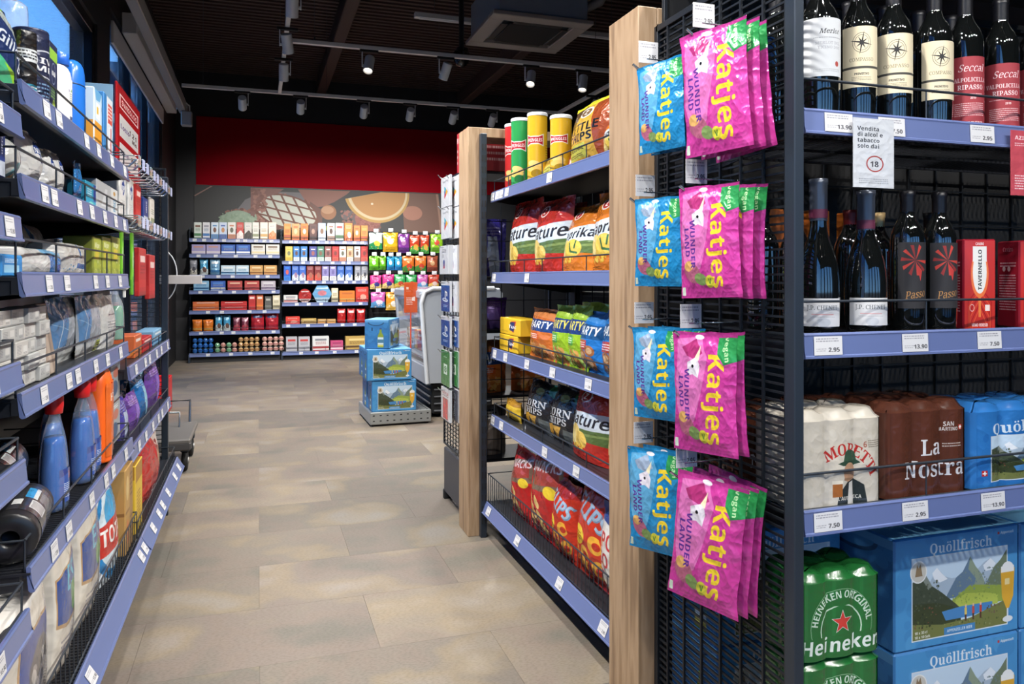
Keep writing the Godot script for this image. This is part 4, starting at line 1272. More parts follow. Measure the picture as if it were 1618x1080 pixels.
	for k: String in L:
		n += 1
		var e: Array = L[k]
		var a := rgb(e[0][0], e[0][1], e[0][2])
		var b := rgb(e[1][0], e[1][1], e[1][2])
		var c := rgb(e[2][0], e[2][1], e[2][2])
		var p := Pad.new(64, 88, a)
		match e[3]:
			0: p.rect(0, 62, 64, 26, b).ell(32, 40, 14, 13, c).rect(14, 14, 36, 7, b).small(12, 68, 40, 2, 7, a.darkened(0.4))
			1: p.rect(0, 58, 64, 14, b).rect(10, 14, 44, 12, c).small(12, 32, 40, 3, 6, b.darkened(0.3)).rect(0, 80, 64, 8, b.darkened(0.2))
			2: p.poly([0, 88, 0, 60, 30, 44, 64, 56, 64, 88], b).ell(38, 56, 16, 14, c, 0.5).rect(10, 12, 42, 14, a.lightened(0.35)).small(14, 15, 34, 2, 5, a.darkened(0.5)).specks(6, 60, 52, 24, 8, 4, [c, b.lightened(0.3)], n)
		keep(k, p)

func print_all() -> void:
	Pad.ready_fonts()
	beer_box(); packs()
	gummy("gum_pink", rgb(206, 50, 150), rgb(176, 40, 110))
	gummy("gum_blue", rgb(20, 132, 196), rgb(150, 170, 196))
	labels(); signs(); crisps(); household(); cards(); minis()
	for s in sheets: sheet_tex.append(ImageTexture.create_from_image(s))

# ------------------------------------------------------------------ materials
func noise_tex(freq: float, cols: Array, stops: Array, oct := 4, kind := FastNoiseLite.TYPE_PERLIN, size := 512, sd := 1) -> NoiseTexture2D:
	var t := NoiseTexture2D.new()
	t.width = size
	t.height = size
	t.seamless = true
	var f := FastNoiseLite.new()
	f.noise_type = kind
	f.frequency = freq
	f.fractal_octaves = oct
	f.seed = sd
	t.noise = f
	if cols.size():
		var g := Gradient.new()
		g.offsets = PackedFloat32Array(stops)
		g.colors = PackedColorArray(cols)
		t.color_ramp = g
	return t

var tiles: Array[StandardMaterial3D] = []
func materials() -> void:
	M.steel = paint(rgb(34, 36, 42), 0.45, 0.3, "dark_shelf_steel")
	M.post = paint(rgb(42, 50, 60), 0.4, 0.4, "dark_post_steel")
	M.wire = paint(rgb(62, 68, 76), 0.35, 0.6, "wire_steel")
	M.mesh = paint(rgb(24, 28, 34), 0.45, 0.3, "black_wire_mesh")
	M.black = paint(rgb(14, 14, 16), 0.7, 0.0, "black")
	M.chrome = paint(rgb(190, 195, 200), 0.18, 0.95, "chrome")
	M.rail = paint(rgb(86, 99, 142), 0.25, 0.0, "blue_clear_price_rail")
	M.rail.clearcoat_enabled = true
	M.rail.clearcoat = 0.5
	M.tagblue = paint(rgb(172, 182, 216), 0.3, 0.0, "tinted_tag_holder")
	M.clear = paint(Color(0.88, 0.92, 0.97, 0.18), 0.08, 0.0, "clear_plastic")
	M.clear.transparency = BaseMaterial3D.TRANSPARENCY_ALPHA
	M.pane = paint(Color(0.8, 0.88, 0.95, 0.14), 0.02, 0.0, "window_glass")
	M.pane.transparency = BaseMaterial3D.TRANSPARENCY_ALPHA
	M.dark = paint(rgb(30, 30, 34), 0.6, 0.0, "dark_wall_paint")
	M.ceil = paint(rgb(64, 49, 46), 0.7, 0.0, "black_ceiling")
	M.red = paint(rgb(132, 10, 24), 0.9, 0.0, "red_wall_paint")
	M.red.metallic_specular = 0.15
	M.white = paint(rgb(205, 208, 212), 0.4, 0.1, "white_lamp_housing")
	M.track = paint(rgb(215, 213, 210), 0.45, 0.2, "grey_track")
	M.alu = paint(rgb(150, 148, 146), 0.5, 0.3, "brushed_aluminium")
	M.pale = paint(rgb(205, 205, 208), 0.5, 0.0, "pale_grey_paint")
	M.frame = paint(rgb(24, 26, 32), 0.4, 0.3, "dark_window_frame")
	M.glow = paint(rgb(255, 244, 226), 0.5, 0.0, "lamp_glow")
	M.glow.emission_enabled = true
	M.glow.emission = rgb(255, 240, 218)
	M.glow.emission_energy_multiplier = 4.0
	var wood := StandardMaterial3D.new()
	wood.resource_name = "light_oak"
	wood.albedo_texture = noise_tex(0.01, [rgb(122, 98, 74), rgb(148, 122, 94), rgb(160, 134, 106), rgb(138, 112, 84)], [0.2, 0.42, 0.6, 0.85], 5, FastNoiseLite.TYPE_PERLIN, 512, 4)
	wood.uv1_triplanar = true
	wood.uv1_world_triplanar = true
	wood.uv1_scale = Vector3(5.0, 0.45, 5.0)
	wood.roughness = 0.55
	M.wood = wood
	var fine := noise_tex(0.06, [rgb(232, 231, 229), rgb(250, 250, 249), rgb(255, 255, 255)], [0.25, 0.5, 0.75], 4, FastNoiseLite.TYPE_SIMPLEX_SMOOTH, 1024, 31)
	for i in 6:
		var c: Color = [rgb(116, 107, 98), rgb(109, 102, 94), rgb(119, 109, 98), rgb(102, 97, 90), rgb(121, 112, 101), rgb(112, 104, 97)][i]
		var m := StandardMaterial3D.new()
		m.resource_name = "stone_look_vinyl"
		m.albedo_texture = noise_tex(0.006, [c.lerp(rgb(92, 92, 86), 0.55), c.lerp(rgb(116, 102, 94), 0.4), c, c.lerp(rgb(132, 118, 96), 0.5), c.lightened(0.1)], [0.12, 0.36, 0.5, 0.66, 0.9], 4, FastNoiseLite.TYPE_SIMPLEX_SMOOTH, 512, 10 + i)
		m.uv1_triplanar = true
		m.uv1_world_triplanar = true
		m.uv1_scale = Vector3(0.5, 0.5, 0.62)
		m.uv1_offset = Vector3(0.13 * i, 0, 0.29 * i)
		m.detail_enabled = true
		m.detail_albedo = fine
		m.detail_blend_mode = BaseMaterial3D.BLEND_MODE_MUL
		m.detail_uv_layer = BaseMaterial3D.DETAIL_UV_2
		m.uv2_triplanar = true
		m.uv2_world_triplanar = true
		m.uv2_scale = Vector3(0.9, 0.9, 2.2)
		m.roughness = 0.5
		m.metallic_specular = 0.35
		tiles.append(m)

# ------------------------------------------------------------------ the room
const XL := -1.12
const XR := 5.2
const ZB := -11.85
const ZF := 3.2
const HC := 4.2

func room() -> void:
	var slab := struct("floor", box_mesh(Vector3(XR - XL + 0.6, 0.2, ZF - ZB + 0.6)), paint(rgb(92, 86, 79), 0.6, 0.0, "floor_base"), Vector3((XL + XR) / 2, -0.104, (ZF + ZB) / 2))
	var rng := RandomNumberGenerator.new()
	rng.seed = 21
	var tw := 0.742
	var td := 0.427
	var tm := box_mesh(Vector3(tw - 0.0008, 0.004, td - 0.0008))
	for r in 34:
		var z := -2.467 - (r - 8) * td - td / 2
		if z < ZB: break
		for cidx in 9:
			var x := 0.375 + (cidx - 3) * tw + tw / 2 + (tw / 2 if r % 2 == 1 else 0.0)
			if x > XR: continue
			part(slab, "tile", tm, tiles[rng.randi() % tiles.size()], Vector3(x, 0.002, z) - slab.position - Vector3(0, 0.004, 0))
	struct("ceiling", box_mesh(Vector3(XR - XL + 0.6, 0.2, ZF - ZB + 0.6)), M.ceil, Vector3((XL + XR) / 2, HC + 0.1, (ZF + ZB) / 2))
	var rb := MB.new()
	var z := -3.0
	while z > ZB:
		rb.box(Vector3((XL + XR) / 2, HC - 0.02, z), Vector3(XR - XL, 0.04, 0.05))
		z -= 0.11
	var rbn := part(get_node("ceiling"), "deck_ribs", rb.done(), M.ceil, -get_node("ceiling").position)
	rbn.set_meta("kind", "stuff")
	var bm := MB.new()
	for x: float in [0.9, 3.1]: bm.box(Vector3(x, HC - 0.14, (ZF + ZB) / 2), Vector3(0.14, 0.24, ZF - ZB), 0.01)
	struct("trim_1", bm.done(), M.ceil)
	# far wall: black, red band, photograph
	struct("wall_back", box_mesh(Vector3(XR - XL + 0.6, HC + 0.2, 0.15)), M.dark, Vector3((XL + XR) / 2, HC / 2 - 0.1, ZB - 0.08))
	var bw := get_node("wall_back")
	part(bw, "red_panel", box_mesh(Vector3(XR - XL - 0.3, 0.99, 0.012)), M.red, Vector3((XL + XR) / 2 + 0.12, 3.025, ZB + 0.006) - bw.position, "dark red painted band")
	var pm := MB.new()
	pm.box(Vector3.ZERO, Vector3(3.95, 0.66, 0.012), 0.0, uvr("sweets_photo"), sub(uvr("sweets_photo"), 0, 0, 0.01, 0.02))
	part(bw, "photo_panel", pm.done(), ink("sweets_photo", "poster"), Vector3(1.1, 2.2, ZB + 0.006) - bw.position, "long photo print of chocolates, nuts and an orange slice")
	struct("wall_right", box_mesh(Vector3(0.15, HC + 0.2, ZF - ZB + 0.3)), M.dark, Vector3(XR + 0.08, HC / 2 - 0.1, (ZF + ZB) / 2))
	# wall with the windows on the left
	var wl := MB.new()
	var seg := func(z0: float, z1: float, y0: float, y1: float) -> void: wl.box(Vector3(XL - 0.09, (y0 + y1) / 2, (z0 + z1) / 2), Vector3(0.18, y1 - y0, absf(z1 - z0)))
	seg.call(ZF, -6.25, -0.2, 0.8)
	seg.call(ZF, -6.25, 3.05, HC)
	seg.call(-6.25, -6.75, -0.2, HC)
	seg.call(-6.75, -10.2, 3.35, HC)
	seg.call(-10.2, ZB - 0.1, -0.2, HC)
	struct("wall_left", wl.done(), M.dark)
	for i in 4:
		var z1 := -6.25 + i * 2.3
		var fr := MB.new()
		for e: Array in [[0.83, 0.06], [3.01, 0.08]]: fr.box(Vector3(0, e[0], 1.15), Vector3(0.12, e[1], 2.3), 0.004)
		for e: float in [0.03, 2.27]: fr.box(Vector3(0, 1.92, e), Vector3(0.12, 2.2, 0.07), 0.004)
		var wd := struct("window_%d" % (i + 1), fr.done(), M.frame, Vector3(XL - 0.08, 0, z1))
		part(wd, "pane", box_mesh(Vector3(0.008, 2.12, 2.16)), M.pane, Vector3(0, 1.91, 1.15))
	# glazed door leaf bay
	var dr := MB.new()
	for e: float in [-6.78, -7.9, -9.05, -10.17]: dr.box(Vector3(XL - 0.07, 1.65, e), Vector3(0.1, 3.34, 0.09), 0.005)
	for e: float in [0.05, 3.29]: dr.box(Vector3(XL - 0.07, e, -8.475), Vector3(0.1, 0.1, 3.45), 0.005)
	var dn := struct("door_1", dr.done(), M.frame)
	for e: float in [-7.34, -8.475, -9.61]: part(dn, "pane", box_mesh(Vector3(0.008, 3.12, 1.04)), M.pane, Vector3(XL - 0.07, 1.66, e))
	var hd := MB.new()
	hd.box(Vector3(XL + 0.06, 3.4, -9.0), Vector3(0.12, 0.18, 3.4), 0.006)
	part(dn, "operator_housing", hd.done(), M.pale, Vector3.ZERO, "light grey door operator housing")
	var pn := MB.new()
	pn.box(Vector3(XL + 0.012, 3.16, -8.475), Vector3(0.02, 0.18, 3.4), 0.003)
	part(dn, "transom_panel", pn.done(), M.pale)
	# aluminium beam under the ceiling along the windows
	var al := MB.new()
	al.box(Vector3(-0.785, 3.06, -4.0), Vector3(0.075, 0.12, 10.2), 0.006)
	struct("trim_2", al.done(), M.alu)
	# wall behind the camera, with shop windows
	var wf := MB.new()
	wf.box(Vector3((XL + XR) / 2, 0.1, ZF + 0.09), Vector3(XR - XL + 0.3, 0.6, 0.18))
	wf.box(Vector3((XL + XR) / 2, 3.45, ZF + 0.09), Vector3(XR - XL + 0.3, 1.5, 0.18))
	for e: float in [-0.92, 0.45, 1.8, 3.2, 4.8]: wf.box(Vector3(e, 1.5, ZF + 0.09), Vector3(0.5 if e > 4.0 else 0.24, 2.6, 0.18))
	struct("wall_front", wf.done(), M.dark)
	for i in 4:
		var x0: float = [-0.8, 0.57, 1.92, 3.32][i]
		var x1: float = [0.33, 1.68, 3.08, 4.55][i]
		var fr := MB.new()
		for e: float in [0.43, 2.67]: fr.box(Vector3((x0 + x1) / 2, e, 0), Vector3(x1 - x0, 0.06, 0.1))
		for e: float in [x0 + 0.03, x1 - 0.03]: fr.box(Vector3(e, 1.55, 0), Vector3(0.06, 2.2, 0.1))
		var wd := struct("window_%d" % (i + 5), fr.done(), M.frame, Vector3(0, 0, ZF + 0.09))
		part(wd, "pane", box_mesh(Vector3(x1 - x0 - 0.1, 2.2, 0.008)), M.pane, Vector3((x0 + x1) / 2, 1.55, 0))
	# outside: paving and an added boarded front standing in for the roller shutter
	var fac := thing("added_boarded_front", "added blue boarded front outside the windows, standing in for a blue-lit roller shutter", "building", Vector3(-3.6, 0, -2.2))
	var bd := box_mesh(Vector3(0.05, 0.17, 9.4), 0.006)
	var bmat := paint(rgb(48, 168, 222), 0.7, 0.0, "dusk_blue_boards")  # blue dusk light is put into the board colour
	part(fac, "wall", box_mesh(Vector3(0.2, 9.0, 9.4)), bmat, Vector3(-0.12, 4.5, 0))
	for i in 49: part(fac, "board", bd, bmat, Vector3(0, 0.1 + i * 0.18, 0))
	var dk := thing("added_dark_block", "added dark block far down the lane, hiding the bright sky behind the glazed door", "building", Vector3(-8.0, 0, -34.0))  # added block; keeps bright sky out of the door glass
	part(dk, "wall", box_mesh(Vector3(12.0, 9.0, 6.0), 0.02, Vector3(0, 4.24, 0)), paint(rgb(44, 38, 66), 0.7))
	part(dk, "roof", box_mesh(Vector3(12.6, 0.3, 6.6), 0.02, Vector3(0, 8.85, 0)), M.dark)
	var gm := paint(rgb(90, 92, 96), 0.8, 0.0, "paving")
	var pv := MB.new()
	pv.box(Vector3(-7.4, -0.32, -12.0), Vector3(12.2, 0.1, 54.0))
	pv.box(Vector3(6.0, -0.32, 9.0), Vector3(14.6, 0.1, 11.0))
	solo("street_paving", "grey paving outside the shop windows", "paving", pv.done(), gm, Vector3.ZERO)

# ------------------------------------------------------------------ ceiling gear
func spot(called: String, at: Vector3, aim: Vector3, energy: float, label: String, group: String, side := 1.0) -> void:
	var o := thing(called, label, "spotlight", at, 0.0, group)
	part(o, "adapter", box_mesh(Vector3(0.16, 0.02, 0.035), 0.002, Vector3(0, 0.0, 0)), M.black)
	var arm := MB.new()
	arm.box(Vector3(0.058 * side, -0.075, 0), Vector3(0.008, 0.13, 0.022), 0.002)
	arm.box(Vector3(0.05 * side, -0.128, 0), Vector3(0.02, 0.018, 0.018), 0.002)
	part(o, "arm", arm.done(), M.white)
	var hold := MeshInstance3D.new()
	hold.name = "housing"
	hold.mesh = lathe_mesh(pts([0.0, -0.075, 0.04, -0.075, 0.043, -0.07, 0.043, 0.075, 0.041, 0.078, 0.037, 0.075, 0.034, 0.05, 0.0, 0.05]), 18)
	hold.material_override = M.white
	o.add_child(hold)
	var c := at + Vector3(0, -0.115, 0)
	var d := (aim - c).normalized()
	var ax := Vector3.UP.cross(d)
	hold.position = Vector3(0, -0.115, 0)
	hold.basis = Basis(Quaternion(Vector3.UP, d)) if ax.length() > 1e-4 else Basis(Vector3.RIGHT, PI)
	var lens := lathe_mesh(pts([0.0, 0.056, 0.02, 0.057, 0.033, 0.062]), 14)
	part(hold, "lens", lens, M.glow)
	var l := SpotLight3D.new()
	l.name = "beam"
	l.light_color = rgb(250, 247, 242)
	l.light_energy = energy
	l.spot_range = 14.0
	l.spot_attenuation = 2.0
	l.spot_angle = 42.0
	l.spot_angle_attenuation = 0.9
	l.light_size = 0.035
	l.shadow_enabled = true
	add_child(l)
	l.look_at_from_position(c + d * 0.085, aim, Vector3.UP if absf(d.y) < 0.95 else Vector3.FORWARD)

func track(label: String, a: Vector3, b: Vector3) -> void:
	var o := thing("lighting_track", label, "track", (a + b) / 2)
	var d := b - a
	var s := Vector3(absf(d.x) + 0.036, 0.036, absf(d.z) + 0.036)
	part(o, "profile", box_mesh(s, 0.003), M.track)
	var n := int(d.length() / 1.6) + 1
	for i in n + 1:
		var p := a.lerp(b, (i + 0.15) / (n + 0.3)) - o.position
		var w := MB.new()
		w.bar(p, p + Vector3(0, HC - a.y - 0.05, 0), 0.0022, 5)
		w.bar(p, p + Vector3(0, 0.05, 0), 0.008, 6)
		part(o, "suspension_wire", w.done(), M.wire)

func ceiling_gear() -> void:
	var H := 3.2
	track("long grey lighting track hung above the aisle", Vector3(0.22, H, -8.56), Vector3(0.22, H, 2.2))
	track("grey lighting track across the shop, facing the sweets wall", Vector3(-0.74, H, -8.62), Vector3(3.45, H, -8.62))
	track("grey lighting track across the shop, passing under the air conditioner", Vector3(0.26, H, -6.7), Vector3(4.6, H, -6.7))
	track("long grey lighting track above the crisps aisle beyond", Vector3(3.48, H, -8.58), Vector3(3.48, H, -2.0))
	track("grey lighting track in front of the wine shelves", Vector3(0.3, H, 0.7), Vector3(3.4, H, 0.7))
	var z := 1.75
	var k := 0
	while z > -7.5:
		var tgt: Vector3 = [Vector3(1.0, 0.8, z - 0.7), Vector3(-0.43, 0.7, z - 0.6), Vector3(1.0, 0.9, z - 0.4)][k % 3]
		var far := z < -4.2
		if far: tgt = Vector3(0.25 + 0.5 * (k % 2), 0.0, z - 1.7)
		spot("track_spotlight", Vector3(0.22, H - 0.028, z), tgt, SPOT * (1.9 if far else 0.85), "white cylinder spotlight on the long track above the aisle", "spotlights above the aisle", 1.0 if k % 2 == 0 else -1.0)
		z -= 0.895
		k += 1
	track("added unseen grey lighting track above the crisp shelving", Vector3(1.4, H, -4.4), Vector3(1.4, H, 2.2))  # added track out of view; its lamps brighten the household shelves
	z = 1.9
	while z > -4.5:
		spot("track_spotlight", Vector3(1.4, H - 0.028, z), Vector3(-0.45, 0.9, z - 0.7), SPOT * 1.05, "added unseen white cylinder spotlight over the crisp shelving, brightening the household aisle", "added spotlights over the crisp shelving")
		z -= 0.9
	track("added unseen grey lighting track along the window side of the aisle", Vector3(-0.55, H, -3.9), Vector3(-0.55, H, 2.2))  # added out of view as well, to brighten the crisp bags
	z = -0.6
	while z > -4.0:
		spot("track_spotlight", Vector3(-0.55, H - 0.028, z), Vector3(1.05, 0.75, z - 0.35), SPOT * 1.1, "added unseen white cylinder spotlight by the windows, brightening the crisps", "added spotlights by the windows")
		z -= 0.8
	for u: float in [383, 475, 575, 648, 716, 778]:
		var p := on_y(u, 160.0, H)
		var x: float = p.x * (-8.62 / p.z)
		spot("track_spotlight", Vector3(x, H - 0.028, -8.62), Vector3(x + 0.05, 0.95, -11.4), SPOT * 1.5, "white cylinder spotlight turned towards the sweets wall", "spotlights facing the sweets wall")
	for a: Array in [[583, Vector3(0.3, 0.1, -5.3)], [704, Vector3(0.9, 0.2, -8.2)], [839, Vector3(1.6, 0.3, -5.2)], [921, Vector3(2.4, 0.3, -6.0)]]:
		var p := on_y(a[0], 100.0, H)
		var x: float = p.x * (-6.7 / p.z)
		spot("track_spotlight", Vector3(x, H - 0.028, -6.7), a[1], SPOT * 1.3, "white cylinder spotlight on the track under the air conditioner", "spotlights on the cross track", -1.0)
	for zz: float in [-7.6, -5.6, -3.8]:
		spot("track_spotlight", Vector3(3.48, H - 0.028, zz), Vector3(2.2, 0.7, zz - 0.2), SPOT * 0.7, "white cylinder spotlight over the aisle behind the crisps", "spotlights over the next aisle")
	for x: float in [0.75, 1.35, 1.95, 2.6]:
		spot("track_spotlight", Vector3(x, H - 0.028, 0.7), Vector3(x + 0.1, 0.8, -1.25), SPOT * 0.62, "white cylinder spotlight aimed at the wine shelves", "spotlights before the wine shelves")
	# air conditioner
	var ac := thing("ceiling_air_conditioner", "dark square ceiling air conditioner with grey casing", "air conditioner", Vector3(2.38, 3.45, -6.68))
	var cas := MB.new()
	cas.box(Vector3(0, 0.22, 0), Vector3(0.84, 0.34, 0.9), 0.01)
	part(ac, "casing", cas.done(), paint(rgb(150, 160, 170), 0.4, 0.3))
	var pl := MB.new()
	var q := 0.47
	for e: Array in [[Vector3(0, 0.02, 0.4), Vector3(0.94, 0.04, 0.14)], [Vector3(0, 0.02, -0.4), Vector3(0.94, 0.04, 0.14)], [Vector3(0.4, 0.02, 0), Vector3(0.14, 0.04, 0.66)], [Vector3(-0.4, 0.02, 0), Vector3(0.14, 0.04, 0.66)]]: pl.box(e[0], e[1], 0.006)
	part(ac, "panel", pl.done(), paint(rgb(150, 140, 133), 0.5))
	part(ac, "grille", box_mesh(Vector3(0.5, 0.02, 0.5), 0.004, Vector3(0, 0.012, 0)), M.black)
	for e: float in [-1.0, 1.0]:
		part(ac, "vane", box_mesh(Vector3(0.46, 0.008, 0.06), 0.003, Vector3(0, 0.006, 0.29 * e)), paint(rgb(60, 56, 54), 0.4))
		part(ac, "vane", box_mesh(Vector3(0.06, 0.008, 0.46), 0.003, Vector3(0.29 * e, 0.006, 0)), paint(rgb(60, 56, 54), 0.4))
	var pipe := MB.new()
	pipe.tube([Vector3(0.42, 0.2, 0.2), Vector3(0.6, 0.28, 0.3), Vector3(0.72, 0.5, 0.36), Vector3(0.74, 0.74, 0.38)], 0.045, 10)
	part(ac, "insulated_pipe", pipe.done(), M.alu)
	var lst := thing("linear_light", "slim white linear light hung beside the air conditioner", "light", Vector3(2.75, 3.76, -7.35))
	part(lst, "profile", box_mesh(Vector3(2.6, 0.05, 0.06), 0.004), M.track)
	part(lst, "diffuser", box_mesh(Vector3(2.5, 0.008, 0.04), 0.0, Vector3(0, -0.027, 0)), paint(rgb(200, 200, 200), 0.5))
	var w := MB.new()
	for e: float in [-1.1, 1.1]: w.bar(Vector3(e, 0.02, 0), Vector3(e, 0.42, 0), 0.003, 5)
	part(lst, "suspension_wire", w.done(), M.wire)
	# black camera on a rod
	var cm := thing("ceiling_camera", "black dome camera at the end of a ceiling rod", "camera", on_y(729, 92, 3.3) + Vector3(0, 0, 0))
	var rod := MB.new()
	rod.bar(Vector3(0, 0.02, 0), Vector3(0, HC - 3.3, 0), 0.025, 10)
	part(cm, "rod", rod.done(), M.black)
	part(cm, "dome", lathe_mesh(pts([0.0, -0.085, 0.04, -0.075, 0.07, -0.04, 0.08, 0.0, 0.075, 0.05, 0.05, 0.08, 0.0, 0.085]), 16), paint(rgb(16, 16, 18), 0.2))
	part(cm, "bracket", box_mesh(Vector3(0.11, 0.05, 0.11), 0.01, Vector3(0, 0.07, 0)), M.black)
	# little speaker on the beam end
	var sp := thing("wall_speaker", "small grey speaker box at the end of the window beam", "speaker", Vector3(-0.74, 2.92, -8.98))
	part(sp, "box", box_mesh(Vector3(0.11, 0.16, 0.1), 0.01), M.alu)
	part(sp, "bracket", box_mesh(Vector3(0.03, 0.1, 0.03), 0.004, Vector3(0, 0.11, 0)), M.alu)
	var cb := MB.new()
	cb.tube([Vector3(0.03, 0.08, 0), Vector3(0.03, 0.14, 0.02), Vector3(-0.02, 0.18, 0.02), Vector3(-0.08, 0.16, 0), Vector3(-0.1, 0.1, 0)], 0.008, 6)
	part(sp, "cable", cb.done(), M.track)

# ------------------------------------------------------------------ shop fittings
func spread(a: float, b: float, n: int, sd := 1) -> Array:
	var g := RandomNumberGenerator.new()
	g.seed = sd
	var o := []
	for i in n: o.append(lerpf(a, b, (i + g.randf_range(0.2, 0.8)) / n))
	return o

const ZS := -11.4
func far_wall() -> void:
	var xs := [-0.923, 0.31, 1.564]
	var lv := [[1.726, 1.507, 1.218, 1.0, 0.72, 0.428, 0.125], [1.719, 1.419, 1.136, 0.818, 0.508, 0.11]]
	var nm := ["black wall shelving with seven shelves of chocolate, beside the dark corner", "black wall shelving with six shelves, between chocolate shelves and sweet bags"]
	for k in 2:
		var o := thing("wall_shelving", nm[k], "shelving", Vector3(xs[k], 0, ZS))
		var l: float = xs[k + 1] - xs[k]
		part(o, "back_panel", box_mesh(Vector3(l, 1.9, 0.02), 0.0, Vector3(l / 2, 0.95, -0.41)), M.black)
		part(o, "plinth", box_mesh(Vector3(l - 0.01, 0.085, 0.36), 0.002, Vector3(l / 2, 0.0435, -0.22)), M.black)
		upright(o, 1.9, Vector3(0.0 if k == 0 else 0.012, 0, -0.37), 0.03)
		if k == 1: upright(o, 1.9, Vector3(l, 0, -0.37), 0.03)
		part(o, "foot", box_mesh(Vector3(0.03, 0.12, 0.4), 0.003, Vector3(0.015, 0.06, -0.2)), M.post)
		for i in lv[k].size():
			shelf(o, l - 0.03, Vector3(0.015, lv[k][i], 0), 0.38, {"tags": spread(0.03, l - 0.05, [9, 5, 5, 5, 4, 5, 4][i] if k == 0 else [9, 8, 9, 5, 5, 4][i], i + k * 9), "guard": [0.0, 0.0, 0.05, 0.05, 0.05, 0.05, 0.07][i] if k == 0 else [0.05, 0.0, 0.0, 0.05, 0.05, 0.07][i], "dense": 0.3, "railh": 0.045})
	var o := thing("hook_wall", "black hook panel for sweet bags next to the shelving", "shelving", Vector3(1.564, 0, ZS))
	part(o, "back_panel", box_mesh(Vector3(1.5, 1.9, 0.02), 0.0, Vector3(0.76, 0.95, -0.41)), M.black)
	part(o, "plinth", box_mesh(Vector3(1.5, 0.12, 0.3), 0.002, Vector3(0.76, 0.06, -0.24)), M.black)
	upright(o, 1.9, Vector3(1.49, 0, -0.37), 0.03)

# local x runs away from the camera, local z points into the aisle
func left_gondola() -> void:
	var z0 := [-0.418, -1.668, -2.918]
	var lab := ["dark shelving bay at the start of the household aisle", "dark shelving bay with toiletries, paper goods and bin bags", "dark shelving bay with hooks and laundry pouches at the aisle end"]
	var lev := [
		[[1.5, 0.428, 0.05], [1.305, 0.428, 0.0], [1.03, 0.428, 0.05], [0.845, 0.42, 0.05], [0.56, 0.413, 0.06], [0.285, 0.388, 0.12]],
		[[1.568, 0.428, 0.06], [1.388, 0.428, 0.06], [1.2, 0.428, 0.075], [0.968, 0.428, 0.06], [0.635, 0.413, 0.06], [0.285, 0.388, 0.1]],
		[[0.878, 0.424, 0.05], [0.59, 0.42, 0.05], [0.285, 0.388, 0.06]]]
	for k in 3:
		var o := thing("household_shelving", lab[k], "shelving", Vector3(-0.96, 0, z0[k]), PI / 2)
		part(o, "back_panel", box_mesh(Vector3(1.24, 1.75 if k < 2 else 1.2, 0.012), 0.0, Vector3(0.625, 0.87 if k < 2 else 0.6, -0.01)), M.steel)
		part(o, "plinth", box_mesh(Vector3(1.24, 0.13, 0.4), 0.003, Vector3(0.625, 0.066, 0.22)), M.steel)
		for e: float in [0.017, 1.233]:
			if k == 2 or e < 1.0: upright(o, 1.78, Vector3(e, 0, 0.02))
		for i in lev[k].size():
			var lv: Array = lev[k][i]
			var last: bool = i == lev[k].size() - 1
			var oo := {"tags": spread(0.03, 1.2, [6, 7, 5, 6, 6, 5][i] if k < 2 else 6, i * 3 + k * 20), "guard": lv[2], "dense": 0.04 if last else 0.3, "wire": i >= 4 and k == 1, "tilt": -0.55 if last else -0.1, "railh": 0.055 if last else 0.042}
			if k == 1 and last: oo.tags = [0.32, 1.12, 1.2]
			shelf(o, 1.246, Vector3(0.002, lv[0], 0.96 - lv[1]), 0.48 if not last else 0.55, oo)
		if k == 2:
			# end panel of wires and the outer post
			var ep := part(o, "wire_panel", wire_panel(0.5, 1.62, 0.16, 0.022, 0.0016), M.mesh, Vector3(1.262, 0.12, 0.515))
			ep.rotation.y = PI / 2
			part(o, "end_post", box_mesh(Vector3(0.03, 1.7, 0.03), 0.003, Vector3(1.262, 0.85, 0.515)), M.post)
			# two rows of chrome hooks with clear tag holders
			for y: float in [1.615, 1.40]:
				part(o, "hook_bar", box_mesh(Vector3(1.22, 0.03, 0.012), 0.002, Vector3(0.625, y - 0.02, 0.03)), M.steel)
				for j in 11:
					var hk := MB.new()
					var x := 0.1 + j * 0.105
					hk.bar(Vector3(x, y - 0.02, 0.03), Vector3(x, y - 0.02, 0.52), 0.0035, 5)
					hk.bar(Vector3(x, y - 0.02, 0.52), Vector3(x, y + 0.006, 0.545), 0.0035, 5)
					hk.bar(Vector3(x, y + 0.02, 0.03), Vector3(x, y + 0.02, 0.55), 0.0025, 5)
					var h := part(o, "hook", hk.done(), M.chrome)
					part(h, "tag_holder", box_mesh(Vector3(0.05, 0.04, 0.003), 0.0, Vector3(x, y + 0.0, 0.555)), ink("tag0", "paper") if j % 3 == 0 else M.tagblue)
	# grey arm that swings out from the end post
	var ar := thing("barrier_arm", "light grey flat barrier arm sticking out from the shelving end", "barrier", Vector3(-0.445, 1.185, -4.22))
	part(ar, "bar", box_mesh(Vector3(0.2, 0.045, 0.018), 0.002, Vector3(0.07, 0, 0)), paint(rgb(176, 172, 170), 0.5))
	part(ar, "bolt", box_mesh(Vector3(0.008, 0.008, 0.004), 0.001, Vector3(0.0, 0, 0.01)), M.black)
	var wr := MB.new()
	var loop := []
	for i in 13:
		var a := -1.3 + i * 2.9 / 12
		loop.append(Vector3(cos(a) * 0.07 - 0.02, sin(a) * 0.13 + 0.02, -0.02))
	wr.tube(loop, 0.003, 5)
	part(ar, "cable", wr.done(), M.white)

